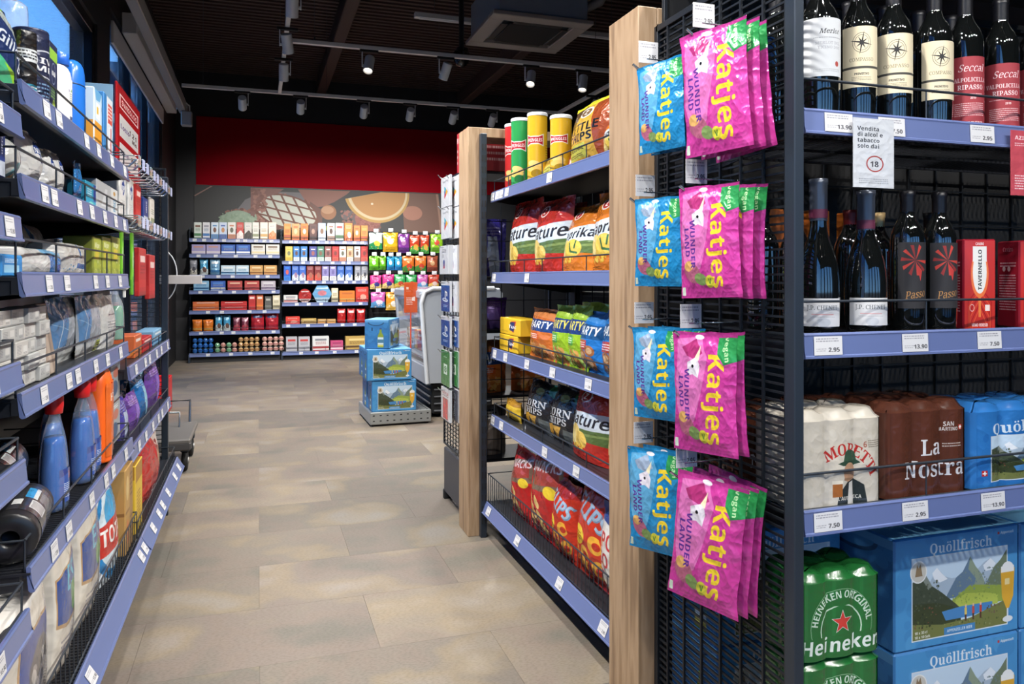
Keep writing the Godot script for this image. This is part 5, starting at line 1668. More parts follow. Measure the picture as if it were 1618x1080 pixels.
func arch(parent: Node3D, z: float) -> void:
	var b := MB.new()
	b.box(Vector3(0.0275, 0.946, 0), Vector3(0.055, 1.892, 0.17), 0.002)
	b.box(Vector3(1.0275, 0.946, 0), Vector3(0.055, 1.892, 0.17), 0.002)
	b.box(Vector3(0.5275, 1.87, 0), Vector3(0.944, 0.044, 0.17), 0.002)
	part(parent, "wooden_arch", b.done(), M.wood, Vector3(0.919, 0, z), "light oak portal frame")

func snack_gondola() -> void:
	var o := thing("snack_shelving", "double-sided black shelving of crisps between two oak portals", "shelving")
	arch(o, -1.82)
	arch(o, -3.472)
	var g := part(o, "frame_base", box_mesh(Vector3(0.76, 0.09, 1.46), 0.003, Vector3(1.446, 0.046, -2.65)), M.steel)
	var inner := Node3D.new()
	inner.name = "shelf_run"
	# local x runs towards the camera, local z points into the aisle (-x)
	inner.position = Vector3(1.44, 0, -3.385)
	inner.rotation.y = -PI / 2
	o.add_child(inner)
	for e: float in [0.03, 1.45]: upright(o, 1.85, Vector3(1.44, 0, -3.385 + e), 0.03)
	var lv := [[1.583, 1.03, 0.06], [1.21, 1.03, 0.06], [0.862, 1.03, 0.06], [0.552, 1.03, 0.06], [0.158, 1.0, 0.13]]
	var tg := [[0.03, 0.1, 0.16, 0.24, 0.75], [0.05, 0.5], [0.06, 0.22, 0.5, 0.78, 1.1], [0.03, 0.16, 0.7, 1.0], [0.1, 0.5, 0.95, 1.3]]
	for i in lv.size():
		var sh := shelf(inner, 1.476, Vector3(0.002, lv[i][0], 1.44 - lv[i][1]), 0.4, {"tags": tg[i], "guard": lv[i][2], "dense": 0.032 if i == 4 else 0.2, "tilt": -0.4 if i == 4 else -0.1, "railh": 0.05 if i == 4 else 0.042})
		inner.remove_child(sh)
		o.add_child(sh, true)
		sh.transform = inner.transform * sh.transform
	o.remove_child(inner)
	inner.free()
	# black slotted strips beside the far portal
	for z: float in [-3.37]:
		var st := MB.new()
		st.box(Vector3(0.985, 0.93, z), Vector3(0.03, 1.86, 0.03), 0.002)
		part(o, "front_upright", st.done(), M.post)
		var sl := MB.new()
		for i in 34:
			for e: float in [-0.007, 0.007]: sl.box(Vector3(0.985 + e, 0.08 + i * 0.052, z + 0.015), Vector3(0.006, 0.03, 0.003))
		part(o, "slots", sl.done(), M.black)
	var bp := part(o, "wire_back", wire_panel(1.42, 1.75, 0.12, 0.11, 0.0018, 0.008), M.mesh, Vector3(1.44, 0.1, -1.95))
	bp.rotation.y = PI / 2
	# the shelves of the other side, seen through the wires
	for y: float in [0.3, 0.72, 1.12, 1.5]:
		part(o, "rear_shelf", box_mesh(Vector3(0.4, 0.02, 1.46), 0.002, Vector3(1.66, y, -2.65)), M.steel)
	# stand behind the far portal
	var st2 := thing("wire_stand", "black wire stand of bags behind the far oak portal", "stand", Vector3(1.3, 0, -3.82))
	for y: float in [0.28, 0.6, 0.93, 1.2]: part(st2, "shelf", box_mesh(Vector3(0.5, 0.015, 0.3), 0.002, Vector3(0, y - 0.008, 0)), M.steel)
	for ex: float in [-0.25, 0.25]:
		for ez: float in [-0.15, 0.15]: part(st2, "post", box_mesh(Vector3(0.016, 1.62, 0.016), 0.002, Vector3(ex, 0.81, ez)), M.post)
	part(st2, "wire_front", wire_panel(0.5, 1.3, 0.12, 0.1, 0.0018, 0.0), M.mesh, Vector3(-0.25, 0.28, 0.152))

func drinks_gondola() -> void:
	var o := thing("drinks_shelving", "dark shelving of wine and beer with a wire side panel", "shelving")
	var wp := part(o, "wire_side_panel", wire_panel(0.505, 1.83, 0.075, 0.0165, 0.0022, 0.016), M.mesh, Vector3(0.969, 0.0, -1.215))
	wp.rotation.y = PI / 2
	part(o, "front_post", box_mesh(Vector3(0.022, 2.3, 0.03), 0.002, Vector3(0.967, 1.15, -1.2)), M.post)
	part(o, "back_panel", wire_panel(1.6, 1.9, 0.1, 0.1, 0.002, 0.01), M.mesh, Vector3(0.985, 0.05, -1.715))
	part(o, "added_rear_sheet", box_mesh(Vector3(1.6, 1.95, 0.006), 0.0, Vector3(1.785, 1.0, -1.728)), M.black)  # added black sheet; keeps the gap behind the wire back dark
	part(o, "plinth", box_mesh(Vector3(1.6, 0.085, 0.46), 0.003, Vector3(1.785, 0.0435, -1.47)), M.steel)
	var lv := [[1.513, 0.07], [1.082, 0.07], [0.743, 0.075], [0.118, 0.0]]
	var tg := [[0.08, 0.21, 0.45], [0.055, 0.27, 0.47], [0.055, 0.27, 0.48], []]
	for i in 4:
		shelf(o, 1.25, Vector3(0.987, lv[i][0], -1.2), 0.48, {"tags": tg[i], "guard": lv[i][1], "dense": 0.3, "tilt": -0.05, "tagw": 0.066, "wire": i < 3})
	part(o, "top_shelf", box_mesh(Vector3(1.25, 0.02, 0.46), 0.002, Vector3(1.61, 2.02, -1.46)), M.steel)
	# signs clipped to the rail
	for e: Array in [["age_sign", 1348, 1412, 185, 298, "grey notice with a ringed 18 clipped to the wine rail"], ["pink_sign", 1597, 1640, 205, 310, "pink offer notice clipped to the wine rail beyond the grey one"]]:
		var a := on_z(e[1], e[3], -1.185)
		var b := on_z(e[2], e[4], -1.185)
		var m := MB.new()
		m.box(Vector3.ZERO, Vector3(b.x - a.x, a.y - b.y, 0.0015), 0.0, uvr(e[0]), sub(uvr(e[0]), 0, 0, 0.02, 0.02))
		solo("rail_notice", e[5], "sign", m.done(), ink(e[0], "film"), (a + b) / 2)

func card_rack() -> void:
	var o := thing("gift_card_rack", "narrow black wire rack of gift cards on the oak portal's far side", "rack", Vector3(0.962, 0, -3.57))
	var wp := part(o, "wire_panel", wire_panel(0.47, 1.42, 0.06, 0.02, 0.0018, 0.01), M.mesh, Vector3(0, 0.3, -0.47))
	wp.rotation.y = -PI / 2
	part(o, "base_panel", box_mesh(Vector3(0.05, 0.24, 0.44), 0.004, Vector3(0.02, 0.16, -0.24)), paint(rgb(60, 60, 64), 0.5))
	part(o, "top_tray", box_mesh(Vector3(0.34, 0.012, 0.3), 0.002, Vector3(0.17, 1.715, -0.17)), M.steel)
	for e: float in [-0.03, -0.45]: part(o, "foot", box_mesh(Vector3(0.06, 0.05, 0.03), 0.003, Vector3(0.02, 0.025, e)), M.black)
	# rows: v top, v bottom, prints of the far and near column
	var rows := [[278, 328, "card_play", "card_play"], [327, 378, "card_play", "card_play"], [387, 434, "card_white", "card_white"], [443, 493, "card_blue", "card_white"], [498, 548, "card_blue", "card_blue"], [552, 610, "card_green", "card_green"], [612, 664, "card_red", "card_grey"]]
	var col := [[698, 713, 0.9], [711, 727, 0.925]]
	var words := {"card_play": "white gift card with a coloured triangle", "card_white": "white gift card with a small bottle picture", "card_blue": "blue gift card with a white emblem", "card_green": "green gift card with a white square", "card_red": "white gift card with a big red N", "card_grey": "dark grey gift card under the blue ones"}
	for r: Array in rows:
		for c in 2:
			var x: float = col[c][2]
			var a := on_x(col[c][0], r[0], x)
			var b := on_x(col[c][1], r[1], x)
			var hh := a.y - b.y
			hh = absf(on_x((col[c][0] + col[c][1]) / 2.0, r[0], x).y - on_x((col[c][0] + col[c][1]) / 2.0, r[1], x).y)
			var mid := on_x((col[c][0] + col[c][1]) / 2.0, (r[0] + r[1]) / 2.0, x)
			var m := MB.new()
			var key: String = r[2 + c]
			m.box(Vector3.ZERO, Vector3(absf(a.z - b.z) * 0.92, hh * 0.96, 0.028 if key == "card_white" else 0.012), 0.001, uvr(key), sub(uvr("card_white"), 0.0, 0.0, 0.04, 0.04))
			solo("gift_card", words[key] + (", outer column" if c == 0 else ", column beside the portal"), "gift card", m.done(), ink(key, "film"), mid, -PI / 2, "gift cards on the rack")
			var h := MB.new()
			h.bar(Vector3(0, mid.y + hh * 0.5 - 0.012, mid.z + 3.57), Vector3(x - 0.962 - 0.03, mid.y + hh * 0.5 - 0.012, mid.z + 3.57), 0.0025, 5)
			h.bar(Vector3(x - 0.962 - 0.03, mid.y + hh * 0.5 - 0.012, mid.z + 3.57), Vector3(x - 0.962 - 0.045, mid.y + hh * 0.5 + 0.004, mid.z + 3.57), 0.0025, 5)
			part(o, "hook", h.done(), M.chrome)

# ------------------------------------------------------------------ between the aisle and the far wall
func beer_case(label: String, group: String, at: Vector3, turn: float, s := Vector3(0.36, 0.25, 0.24)) -> void:
	var b := MB.new()
	b.box(Vector3(0, s.y / 2, 0), s, 0.004, uvr("beerbox"), uvr("beerbox_side"), uvr("beerbox_top"))
	solo("beer_case", label, "beer case", b.done(), ink("beerbox"), at, turn, group)

func middle() -> void:
	# perforated display plinth with its cases
	var o := thing("display_plinth", "low perforated steel plinth under the stacked beer cases", "plinth", Vector3(1.09, 0, -6.42), 0.02)
	var b := MB.new()
	b.box(Vector3(0, 0.065, 0), Vector3(0.5, 0.1, 0.62), 0.006)
	part(o, "tray", b.done(), paint(rgb(168, 172, 172), 0.35, 0.7))
	b = MB.new()
	for i in 9:
		for k: float in [0.045, 0.088]: b.box(Vector3(-0.22 + i * 0.055, k, 0.31), Vector3(0.016, 0.008, 0.004), 0.001)
	for i in 11:
		for k in 9: b.box(Vector3(-0.22 + k * 0.055, 0.115, 0.28 - i * 0.056), Vector3(0.014, 0.004, 0.014), 0.001)
	part(o, "punched_holes", b.done(), M.black)
	part(o, "base", box_mesh(Vector3(0.46, 0.016, 0.58), 0.0, Vector3(0, 0.008, 0)), M.black)
	var g := "blue beer cases on the plinth"
	var low := "blue beer case with a mountain picture in the lowest layer on the plinth"
	for i in 2: beer_case(low, g, Vector3(1.04 - i * 0.01, 0.116, -6.23 - i * 0.235), 0.02, Vector3(0.36, 0.25, 0.225))
	for i in 2: beer_case("blue beer case with a mountain picture in the middle layer of the stack", g, Vector3(1.0, 0.368, -6.22 - i * 0.235), 0.02, Vector3(0.36, 0.25, 0.225))
	beer_case("single blue beer case turned sideways on top of the stack", g, Vector3(0.975, 0.62, -6.3), PI / 2 - 0.42, Vector3(0.34, 0.235, 0.2))
	# chest freezer
	var f := thing("chest_freezer", "grey chest freezer with sloping glass side behind the beer cases", "freezer", Vector3(1.66, 0, -6.95))
	var sil := paint(rgb(172, 177, 184), 0.35, 0.3, "grey_freezer_shell")
	var shell := MB.new()
	var side := PackedVector2Array([Vector2(-0.3, 0.3), Vector2(0.3, 0.3), Vector2(0.36, 0.9), Vector2(0.36, 1.06), Vector2(0.3, 1.1), Vector2(-0.3, 1.1), Vector2(-0.37, 1.05), Vector2(-0.36, 0.98)])
	for e: Array in [[0.6, 0.65], [-0.65, -0.6]]: shell.prism(side, e[0], e[1])
	shell.box(Vector3(0.33, 0.7, 0), Vector3(0.05, 0.8, 1.2), 0.01)
	shell.box(Vector3(-0.335, 1.05, 0), Vector3(0.07, 0.08, 1.24), 0.015)
	shell.box(Vector3(-0.29, 0.36, 0), Vector3(0.05, 0.16, 1.22), 0.01)
	part(f, "shell", shell.done(), sil)
	var tr := MB.new()
	tr.tube([Vector3(-0.31, 0.3, 0.655), Vector3(-0.36, 0.98, 0.655), Vector3(-0.33, 1.07, 0.655), Vector3(-0.26, 1.1, 0.655), Vector3(0.28, 1.1, 0.655)], 0.018, 8)
	part(f, "edge_trim", tr.done(), M.white)
	var gl := MB.new()
	gl.quad(Vector3(-0.315, 0.44, -0.6), Vector3(-0.315, 0.44, 0.6), Vector3(-0.35, 1.02, 0.6), Vector3(-0.35, 1.02, -0.6))
	part(f, "side_glass", gl.done(), M.pane)
	part(f, "lid", box_mesh(Vector3(0.58, 0.02, 1.18), 0.004, Vector3(0.01, 1.085, 0)), M.clear)
	part(f, "tub", box_mesh(Vector3(0.5, 0.05, 1.18), 0.0, Vector3(0, 0.5, 0)), paint(rgb(190, 194, 198), 0.5))
	part(f, "motor_box", box_mesh(Vector3(0.54, 0.26, 1.2), 0.01, Vector3(0.01, 0.16, 0)), M.black)
	for i in 4: part(f, "grille_slat", box_mesh(Vector3(0.015, 0.012, 1.18), 0.002, Vector3(-0.275, 0.06 + i * 0.06, 0)), paint(rgb(110, 112, 116), 0.4, 0.4))
	for i in 4: part(f, "grille_slat", box_mesh(Vector3(0.5, 0.012, 0.015), 0.002, Vector3(0.01, 0.06 + i * 0.06, 0.61)), paint(rgb(110, 112, 116), 0.4, 0.4))
	for e: float in [-0.5, 0.5]: part(f, "castor", lathe_mesh(pts([0, 0, 0.03, 0, 0.035, 0.015, 0.03, 0.03, 0, 0.03]), 10), M.black, Vector3(-0.2, 0, e))
	var wr := MB.new()
	for i in 3: wr.bar(Vector3(-0.3, 0.5 + i * 0.14, -0.58), Vector3(-0.325, 0.5 + i * 0.14, 0.58), 0.004, 5)
	part(f, "basket_wires", wr.done(), M.chrome)
	var rng := RandomNumberGenerator.new()
	rng.seed = 5
	for i in 6:
		var k: String = ["m35", "m44", "c12", "m40", "m36", "c2"][i]
		var bx := MB.new()
		bx.box(Vector3(0, 0.09, 0), Vector3(0.15, 0.18, 0.2), 0.004, uvr(k))
		solo("ice_cream_box", ["tan", "light blue", "orange", "red", "pale blue", "purple"][i] + " ice cream box inside the chest freezer", "box", bx.done(), ink(k), Vector3(1.5, 0.526, -7.4 + i * 0.18), -PI / 2 + rng.randf_range(-0.1, 0.1), "ice cream in the freezer")
	var tp := thing("freezer_topper", "orange card on a stand in front of the chest freezer", "sign", on_x(649, 470, 1.245) * Vector3(1, 0, 1))
	var tb := MB.new()
	var a := on_x(638, 447, 1.2)
	var c := on_x(660, 497, 1.2)
	var kz: float = tp.position.z
	var sz := Vector3(0.115, 0.26, 0.01)
	tb.box(Vector3(0, (a.y + c.y) / 2, 0), sz, 0.001, uvr("topper"), sub(uvr("topper"), 0, 0, 0.05, 0.05))
	part(tp, "card", tb.done(), ink("topper", "film"))
	tb = MB.new()
	tb.bar(Vector3(0, 0.012, 0), Vector3(0, 0.95, 0), 0.006, 8)
	tb.box(Vector3(0, 0.008, 0), Vector3(0.05, 0.014, 0.1), 0.002)
	part(tp, "stand", tb.done(), paint(rgb(190, 70, 40), 0.5))
	# flat trolley behind the end of the left shelving
	var t := thing("platform_trolley", "grey flat platform trolley with a chrome handle by the shelving end", "trolley", Vector3(-0.56, 0, -5.3))
	part(t, "deck", box_mesh(Vector3(0.34, 0.035, 0.62), 0.01, Vector3(0, 0.2, 0)), paint(rgb(92, 88, 84), 0.5))
	part(t, "rim", box_mesh(Vector3(0.345, 0.05, 0.06), 0.008, Vector3(0, 0.17, 0.28)), paint(rgb(60, 58, 58), 0.5))
	for ex: float in [-0.12, 0.13]:
		for ez: float in [-0.22, 0.2]:
			var wh := part(t, "wheel", lathe_mesh(soft(pts([0, -0.018, 0.05, -0.018, 0.062, -0.01, 0.062, 0.01, 0.05, 0.018, 0, 0.018])), 16), M.black, Vector3(ex, 0.064, ez))
			wh.rotation.z = PI / 2
			part(wh, "hub", lathe_mesh(pts([0, -0.022, 0.02, -0.022, 0.02, 0.022, 0, 0.022]), 10), M.alu)
			part(t, "castor_fork", box_mesh(Vector3(0.05, 0.06, 0.06), 0.005, Vector3(ex, 0.15, ez)), M.post)
	var hd := MB.new()
	hd.tube([Vector3(-0.02, 0.21, -0.28), Vector3(-0.02, 0.36, -0.3), Vector3(0.12, 0.36, -0.3), Vector3(0.12, 0.21, -0.28)], 0.009, 8)
	part(t, "handle", hd.done(), M.chrome)
	hd = MB.new()
	hd.tube([Vector3(-0.1, 0.21, -0.1), Vector3(-0.1, 0.31, -0.12), Vector3(0.07, 0.31, -0.12), Vector3(0.07, 0.21, -0.1)], 0.007, 8)
	part(t, "handle", hd.done(), M.chrome)
	var cr := MB.new()
	for e: Array in [[Vector3(0, 0.15, 0.19), Vector3(0.3, 0.3, 0.012)], [Vector3(0, 0.15, -0.19), Vector3(0.3, 0.3, 0.012)], [Vector3(0.145, 0.15, 0), Vector3(0.012, 0.3, 0.38)], [Vector3(-0.145, 0.15, 0), Vector3(0.012, 0.3, 0.38)], [Vector3(0, 0.008, 0), Vector3(0.29, 0.012, 0.38)]]: cr.box(e[0], e[1], 0.003)
	solo("plastic_crate", "bright red plastic crate on the floor past the trolley", "crate", cr.done(), paint(rgb(190, 26, 30), 0.4), Vector3(-0.9, 0.002, -7.4))

# ------------------------------------------------------------------ goods on the household shelving
func bottle(called: String, label: String, at: Vector3, turn: float, prof: Array, mat: Material, cat := "bottle", group := "", sz := 1.0) -> Node3D:
	var o := thing(called, label, cat, at, turn, group)
	part(o, "body", lathe_mesh(prof, 20, Rect2(0, 0, 1, 1), 1.0, sz), mat)
	return o

func left_goods() -> void:
	var P := -0.46
	var F := "+x"
	# top shelf of the middle bay
	goods(F, P, 1.568, [
		["pouch", 11, 50, 8, "razor_pouch", 0.07, "razor_pouch", "navy razor pouch with a green swoosh, first on the top shelf", "pouch", {"lean": -0.06}],
		["tin", 51, 62, 52, "spray_black", 0.05, "spray_can", "black spray can with a grey band beside the razor pouch", "spray can", {}],
		["tin", 63, 77, 50, "men_can", 0.055, "spray_can", "navy spray can with a white ring on the top shelf", "spray can", {}],
		["box", 78, 91, 68, "lotion_box", 0.05, "lotion_box", "navy carton with a green stripe between spray can and lotion", "carton", {}],
		["box", 149, 161, 143, "brush_pack", 0.03, "toothbrush_pack", "orange and pale blue toothbrush pack on the top shelf", "toothbrush", {}],
		["box", 164, 178, 152, "brush_blister", 0.03, "toothbrush_blister", "red and white toothbrush blister pack beside the lottery stand", "toothbrush", {}],
	])
	var wh := paint(rgb(206, 204, 198), 0.35, 0.0, "white_bottle_plastic")
	var bl := paint(rgb(30, 96, 180), 0.25, 0.0, "blue_bottle_plastic")
	for e: Array in [[91, 104, 78, wh, "slim white lotion bottle beside the navy carton", rgb(210, 210, 206)], [104, 133, 104, wh, "wide white lotion bottle with a round blue badge", rgb(34, 90, 180)], [131, 149, 98, bl, "plain blue shower bottle behind the toothbrushes", rgb(40, 110, 190)]]:
		var s := slot(F, P, e[0], e[1], e[2], 1.568)
		var r: float = minf(0.05, s[1] * 0.5)
		var h: float = s[2]
		var o := bottle("lotion_bottle", e[4], s[0] - Vector3(0.04, 0, 0), PI / 2, soft(pts([0, 0, r * 0.9, 0, r, 0.012, r, h * 0.5, r * 0.96, h * 0.82, r * 0.8, h * 0.95, r * 0.4, h, 0, h]), 1), e[3], "bottle", "", 0.62)
		if e[0] == 104:
			part(o, "label", arc_label(r * 1.0, h * 0.12, h * 0.8, 1.5, uvr("lotion")), ink("lotion", "paper"), Vector3(0, 0, -r * 0.37))
			part(o, "cap", lathe_mesh(pts([0, h, r * 0.5, h, r * 0.5, h + 0.03, 0, h + 0.032]), 14), paint(e[5], 0.3))
		if e[0] == 131:
			part(o, "seam", lathe_mesh(pts([r * 1.0, h * 0.7, r * 1.01, h * 0.705, r * 1.0, h * 0.71]), 20, Rect2(0, 0, 1, 1), 1.0, 0.62), M.post)
	var gb := bottle("refill_bottle", "small bottle with a green cap on the first bay's low shelf", Vector3(-0.47, 0.561, -1.58), PI / 2, soft(pts([0, 0, 0.028, 0, 0.03, 0.01, 0.03, 0.13, 0.018, 0.155, 0, 0.155])), paint(rgb(150, 120, 170), 0.3))
	part(gb, "cap", lathe_mesh(pts([0, 0.155, 0.022, 0.155, 0.022, 0.195, 0, 0.196]), 14), paint(rgb(60, 150, 50), 0.35))
	# big blue bottle at the picture's edge, clear capped spray
	var s0 := slot(F, P, -14, 14, -8, 1.568)
	var ob := bottle("mouthwash_bottle", "deep blue mouthwash bottle in front of the razor pouch", s0[0] - Vector3(0.05, 0, 0), PI / 2, soft(pts([0, 0, 0.042, 0, 0.046, 0.015, 0.046, 0.15, 0.04, 0.18, 0.02, 0.2, 0.02, 0.215, 0, 0.215])), paint(rgb(20, 70, 170), 0.12), "bottle")
	part(ob, "cap", lathe_mesh(pts([0, 0.215, 0.024, 0.215, 0.024, 0.26, 0, 0.262]), 14), paint(rgb(30, 80, 180), 0.3))
	var sc := slot(F, -0.52, 30, 62, -6, 1.568)
	var cc := thing("hair_spray", "tall spray can with a smoky clear cap on the top shelf", "spray can", sc[0] - Vector3(0.04, 0, 0.0))
	part(cc, "body", lathe_mesh(pts([0, 0, 0.034, 0, 0.036, 0.006, 0.036, 0.2, 0.02, 0.215, 0, 0.215]), 18), paint(rgb(24, 22, 26), 0.3))
	part(cc, "cap", lathe_mesh(soft(pts([0.037, 0.185, 0.037, 0.26, 0.034, 0.285, 0, 0.29])), 18), M.clear)
	# lottery stand
	var ls := slot(F, -0.5, 183, 219, 152, 1.568)
	var lo := thing("lottery_stand", "red lottery stand with white panels at the end of the top shelf", "sign", ls[0], PI / 2)
	var m := MB.new()
	m.box(Vector3(0, ls[2] / 2, 0), Vector3(ls[1], ls[2], 0.01), 0.003, uvr("lotto"), sub(uvr("lotto"), 0, 0, 0.05, 0.05))
	part(lo, "face", m.done(), ink("lotto", "gloss"))
	m = MB.new()
	m.box(Vector3(-ls[1] / 2 + 0.004, ls[2] * 0.48, -0.12), Vector3(0.006, ls[2] * 0.96, 0.22), 0.001)
	m.box(Vector3(ls[1] / 2 - 0.004, ls[2] * 0.48, -0.12), Vector3(0.006, ls[2] * 0.96, 0.22), 0.001)
	m.box(Vector3(0, 0.005, -0.12), Vector3(ls[1], 0.008, 0.22), 0.001)
	part(lo, "box", m.done(), paint(rgb(140, 180, 206), 0.4), Vector3.ZERO, "light blue box body")
	# second shelf
	goods(F, P, 1.388, [
		["box", -6, 9, 202, "blue_box", 0.09, "hygiene_box", "dark blue hygiene box at the start of the second shelf", "box", {}],
		["bag", 11, 50, 208, "pads_pack", 0.1, "cotton_pad_bag", "crumpled white bag with a turquoise corner on the second shelf", "bag", {}],
		["bag", 50, 80, 208, "badge_pack", 0.07, "wet_wipe_pack", "white soft pack with a round blue badge next to the pads bag", "pack", {}],
		["bag", 82, 95, 236, "badge_pack", 0.06, "wet_wipe_pack", "silvery soft pack with a round blue badge, small one in the middle", "pack", {"group": "badge packs"}],
		["bag", 94, 108, 240, "badge_pack", 0.06, "wet_wipe_pack", "silvery soft pack with a round blue badge, small one in the middle", "pack", {"group": "badge packs"}],
		["box", 136, 152, 288, "turquoise_box", 0.05, "plaster_box", "turquoise carton with a dark blue corner on the second shelf", "box", {}],
		["box", 153, 186, 291, "grey_box", 0.09, "grey_carton", "grey and white carton beside the turquoise one", "box", {}],
		["bag", 122, 134, 256, "blue_plain", 0.02, "blue_blister", "narrow blue pack hanging above the second shelf", "pack", {"y": 0.03}],
	])
	# paper goods
	goods(F, P, 1.2, [
		["pack", -12, 94, 330, "rolls", 0.26, "paper_roll_pack", "large white pack of paper rolls with a blue streak", "paper pack", {"back": 0.12, "h": 0.15}],
		["box", 2, 36, 402, "cyan_pack", 0.06, "tissue_pack", "bright blue tissue pack in front of the big paper rolls", "tissues", {}],
		["pack", 36, 112, 392, "roll_blue", 0.13, "kitchen_roll", "lying kitchen roll in white and blue film", "paper roll", {}],
		["pack", 104, 146, 384, "rolls", 0.11, "paper_roll_pack", "smaller white paper pack between kitchen roll and green wipes", "paper pack", {}],
		["box", 147, 160, 374, "wipes", 0.08, "wipes_pack", "yellow-green wipes pack on the paper shelf", "wipes", {"group": "yellow-green wipes"}],
		["box", 161, 175, 374, "wipes", 0.08, "wipes_pack", "yellow-green wipes pack on the paper shelf", "wipes", {"group": "yellow-green wipes"}],
		["box", 176, 190, 374, "wipes", 0.08, "wipes_pack", "yellow-green wipes pack on the paper shelf", "wipes", {"group": "yellow-green wipes"}],
	])
	# little white cartons in a stack, bags, sprays
	var lab := "small white carton in the stacked wall beside the clear bags"
	for r in 5:
		for c in 4:
			var z := -1.70 - c * 0.088
			var b := MB.new()
			var key := "white_box%d" % ((r * 2 + c) % 3)
			b.box(Vector3(0, 0.016, 0), Vector3(0.084, 0.032, 0.06), 0.001, uvr(key), sub(uvr(key), 0.3, 0.0, 0.3, 0.1))
			solo("small_carton", lab, "carton", b.done(), ink(key), Vector3(P - 0.035 + (0.008 if (r + c) % 3 == 0 else 0.0), 0.97 + r * 0.033, z), PI / 2, "stacked white cartons")
	goods(F, P, 0.968, [
		["box", 78, 92, 478, "tan_pack", 0.03, "tan_blister", "brown and tan blister pack leaning beside white cartons", "pack", {"lean": -0.15}],
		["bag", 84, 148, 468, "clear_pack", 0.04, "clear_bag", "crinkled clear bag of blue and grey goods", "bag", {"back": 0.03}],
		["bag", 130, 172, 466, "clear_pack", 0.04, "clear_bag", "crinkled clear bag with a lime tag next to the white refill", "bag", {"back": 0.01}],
		["pouch", 168, 191, 466, "white_refill", 0.06, "refill_pouch", "tall white refill pouch beside the green spray", "pouch", {}],
	])
	var sp := slot(F, P, 190, 211, 470, 0.968)
	var so := bottle("spray_bottle", "clear spray bottle with green liquid at the end of the shelf", sp[0] - Vector3(0.04, 0, 0), PI / 2, soft(pts([0, 0, 0.036, 0, 0.038, 0.01, 0.038, 0.1, 0.03, 0.14, 0.014, 0.165, 0.014, 0.18, 0, 0.18])), M.clear, "spray bottle", "", 0.8)
	part(so, "liquid", lathe_mesh(pts([0, 0.003, 0.034, 0.003, 0.035, 0.1, 0.028, 0.125, 0, 0.125]), 18, Rect2(0, 0, 1, 1), 1.0, 0.8), paint(rgb(14, 110, 60), 0.2))
	m = MB.new()
	m.box(Vector3(0, 0.2, 0.008), Vector3(0.026, 0.034, 0.07), 0.005)
	m.box(Vector3(0, 0.175, 0.03), Vector3(0.01, 0.04, 0.01), 0.002)
	part(so, "trigger_head", m.done(), paint(rgb(206, 206, 204), 0.35))
	# bin bag rolls
	for e: Array in [[Vector3(-0.475, 0.688, -1.84), 0.05, 0.26, "sack_roll", "black bin bag roll lying in front, with a white label"], [Vector3(-0.585, 0.688, -1.9), 0.05, 0.26, "sack_roll_blue", "black bin bag roll with a light blue label"], [Vector3(-0.53, 0.786, -1.86), 0.05, 0.26, "sack_roll", "black bin bag roll on top of the other rolls"]]:
		var o := thing("bin_bag_roll", e[4], "bin bags", e[0], PI / 2 + 0.12)
		var r: float = e[1]
		var l: float = e[2]
		var w := part(o, "roll", lathe_mesh(pts([r * 0.3, -l / 2 + 0.02, r * 0.36, -l / 2, r * 0.94, -l / 2, r, -l / 2 + 0.01, r, l / 2 - 0.01, r * 0.94, l / 2, r * 0.36, l / 2, r * 0.3, l / 2 - 0.02]), 24), paint(rgb(30, 30, 32), 0.3))
		w.rotation.z = PI / 2
		var lb := part(w, "label", arc_label(r * 1.012, -l * 0.36, l * 0.36, 2.2, uvr(e[3])), ink(e[3], "film"))
		lb.rotation.y = 0.7
	# cleaning bottles
	var clr := paint(Color(0.7, 0.8, 0.92, 0.1), 0.05, 0.0, "clear_blue_plastic")
	clr.transparency = BaseMaterial3D.TRANSPARENCY_ALPHA
	var liq := paint(rgb(10, 74, 150), 0.12, 0.0, "blue_cleaner")
	var rc := paint(rgb(196, 26, 30), 0.35, 0.0, "red_cap_plastic")
	for e: Array in [[-2.1, -0.47, "blue window cleaner bottle with a red cap nearest the bin bags"], [-2.3, -0.52, "blue window cleaner bottle with a red cap standing at the back"], [-2.36, -0.46, "blue window cleaner bottle with a red cap in the front row"], [-2.47, -0.465, "blue window cleaner bottle with a red cap next to the orange ones"]]:
		var o := thing("cleaner_bottle", e[2], "bottle", Vector3(e[1], 0.637, e[0]), PI / 2)
		part(o, "body", lathe_mesh(soft(pts([0, 0, 0.046, 0, 0.05, 0.012, 0.05, 0.1, 0.042, 0.16, 0.03, 0.2, 0.016, 0.226, 0.016, 0.236, 0, 0.236])), 20, Rect2(0, 0, 1, 1), 1.0, 0.62), clr)
		part(o, "liquid", lathe_mesh(pts([0, 0.003, 0.044, 0.003, 0.047, 0.02, 0.047, 0.1, 0.039, 0.16, 0.034, 0.175, 0, 0.175]), 20, Rect2(0, 0, 1, 1), 1.0, 0.6), liq)
		part(o, "label", arc_label(0.0515, 0.02, 0.1, 1.5, uvr("cleaner_label")), ink("cleaner_label", "film"), Vector3(0, 0, -0.019))
		part(o, "cap", lathe_mesh(pts([0, 0.232, 0.019, 0.232, 0.021, 0.25, 0.021, 0.272, 0.017, 0.275, 0.017, 0.3, 0.013, 0.304, 0, 0.304]), 16), rc)
	var org := paint(rgb(222, 92, 24), 0.3, 0.0, "orange_plastic")
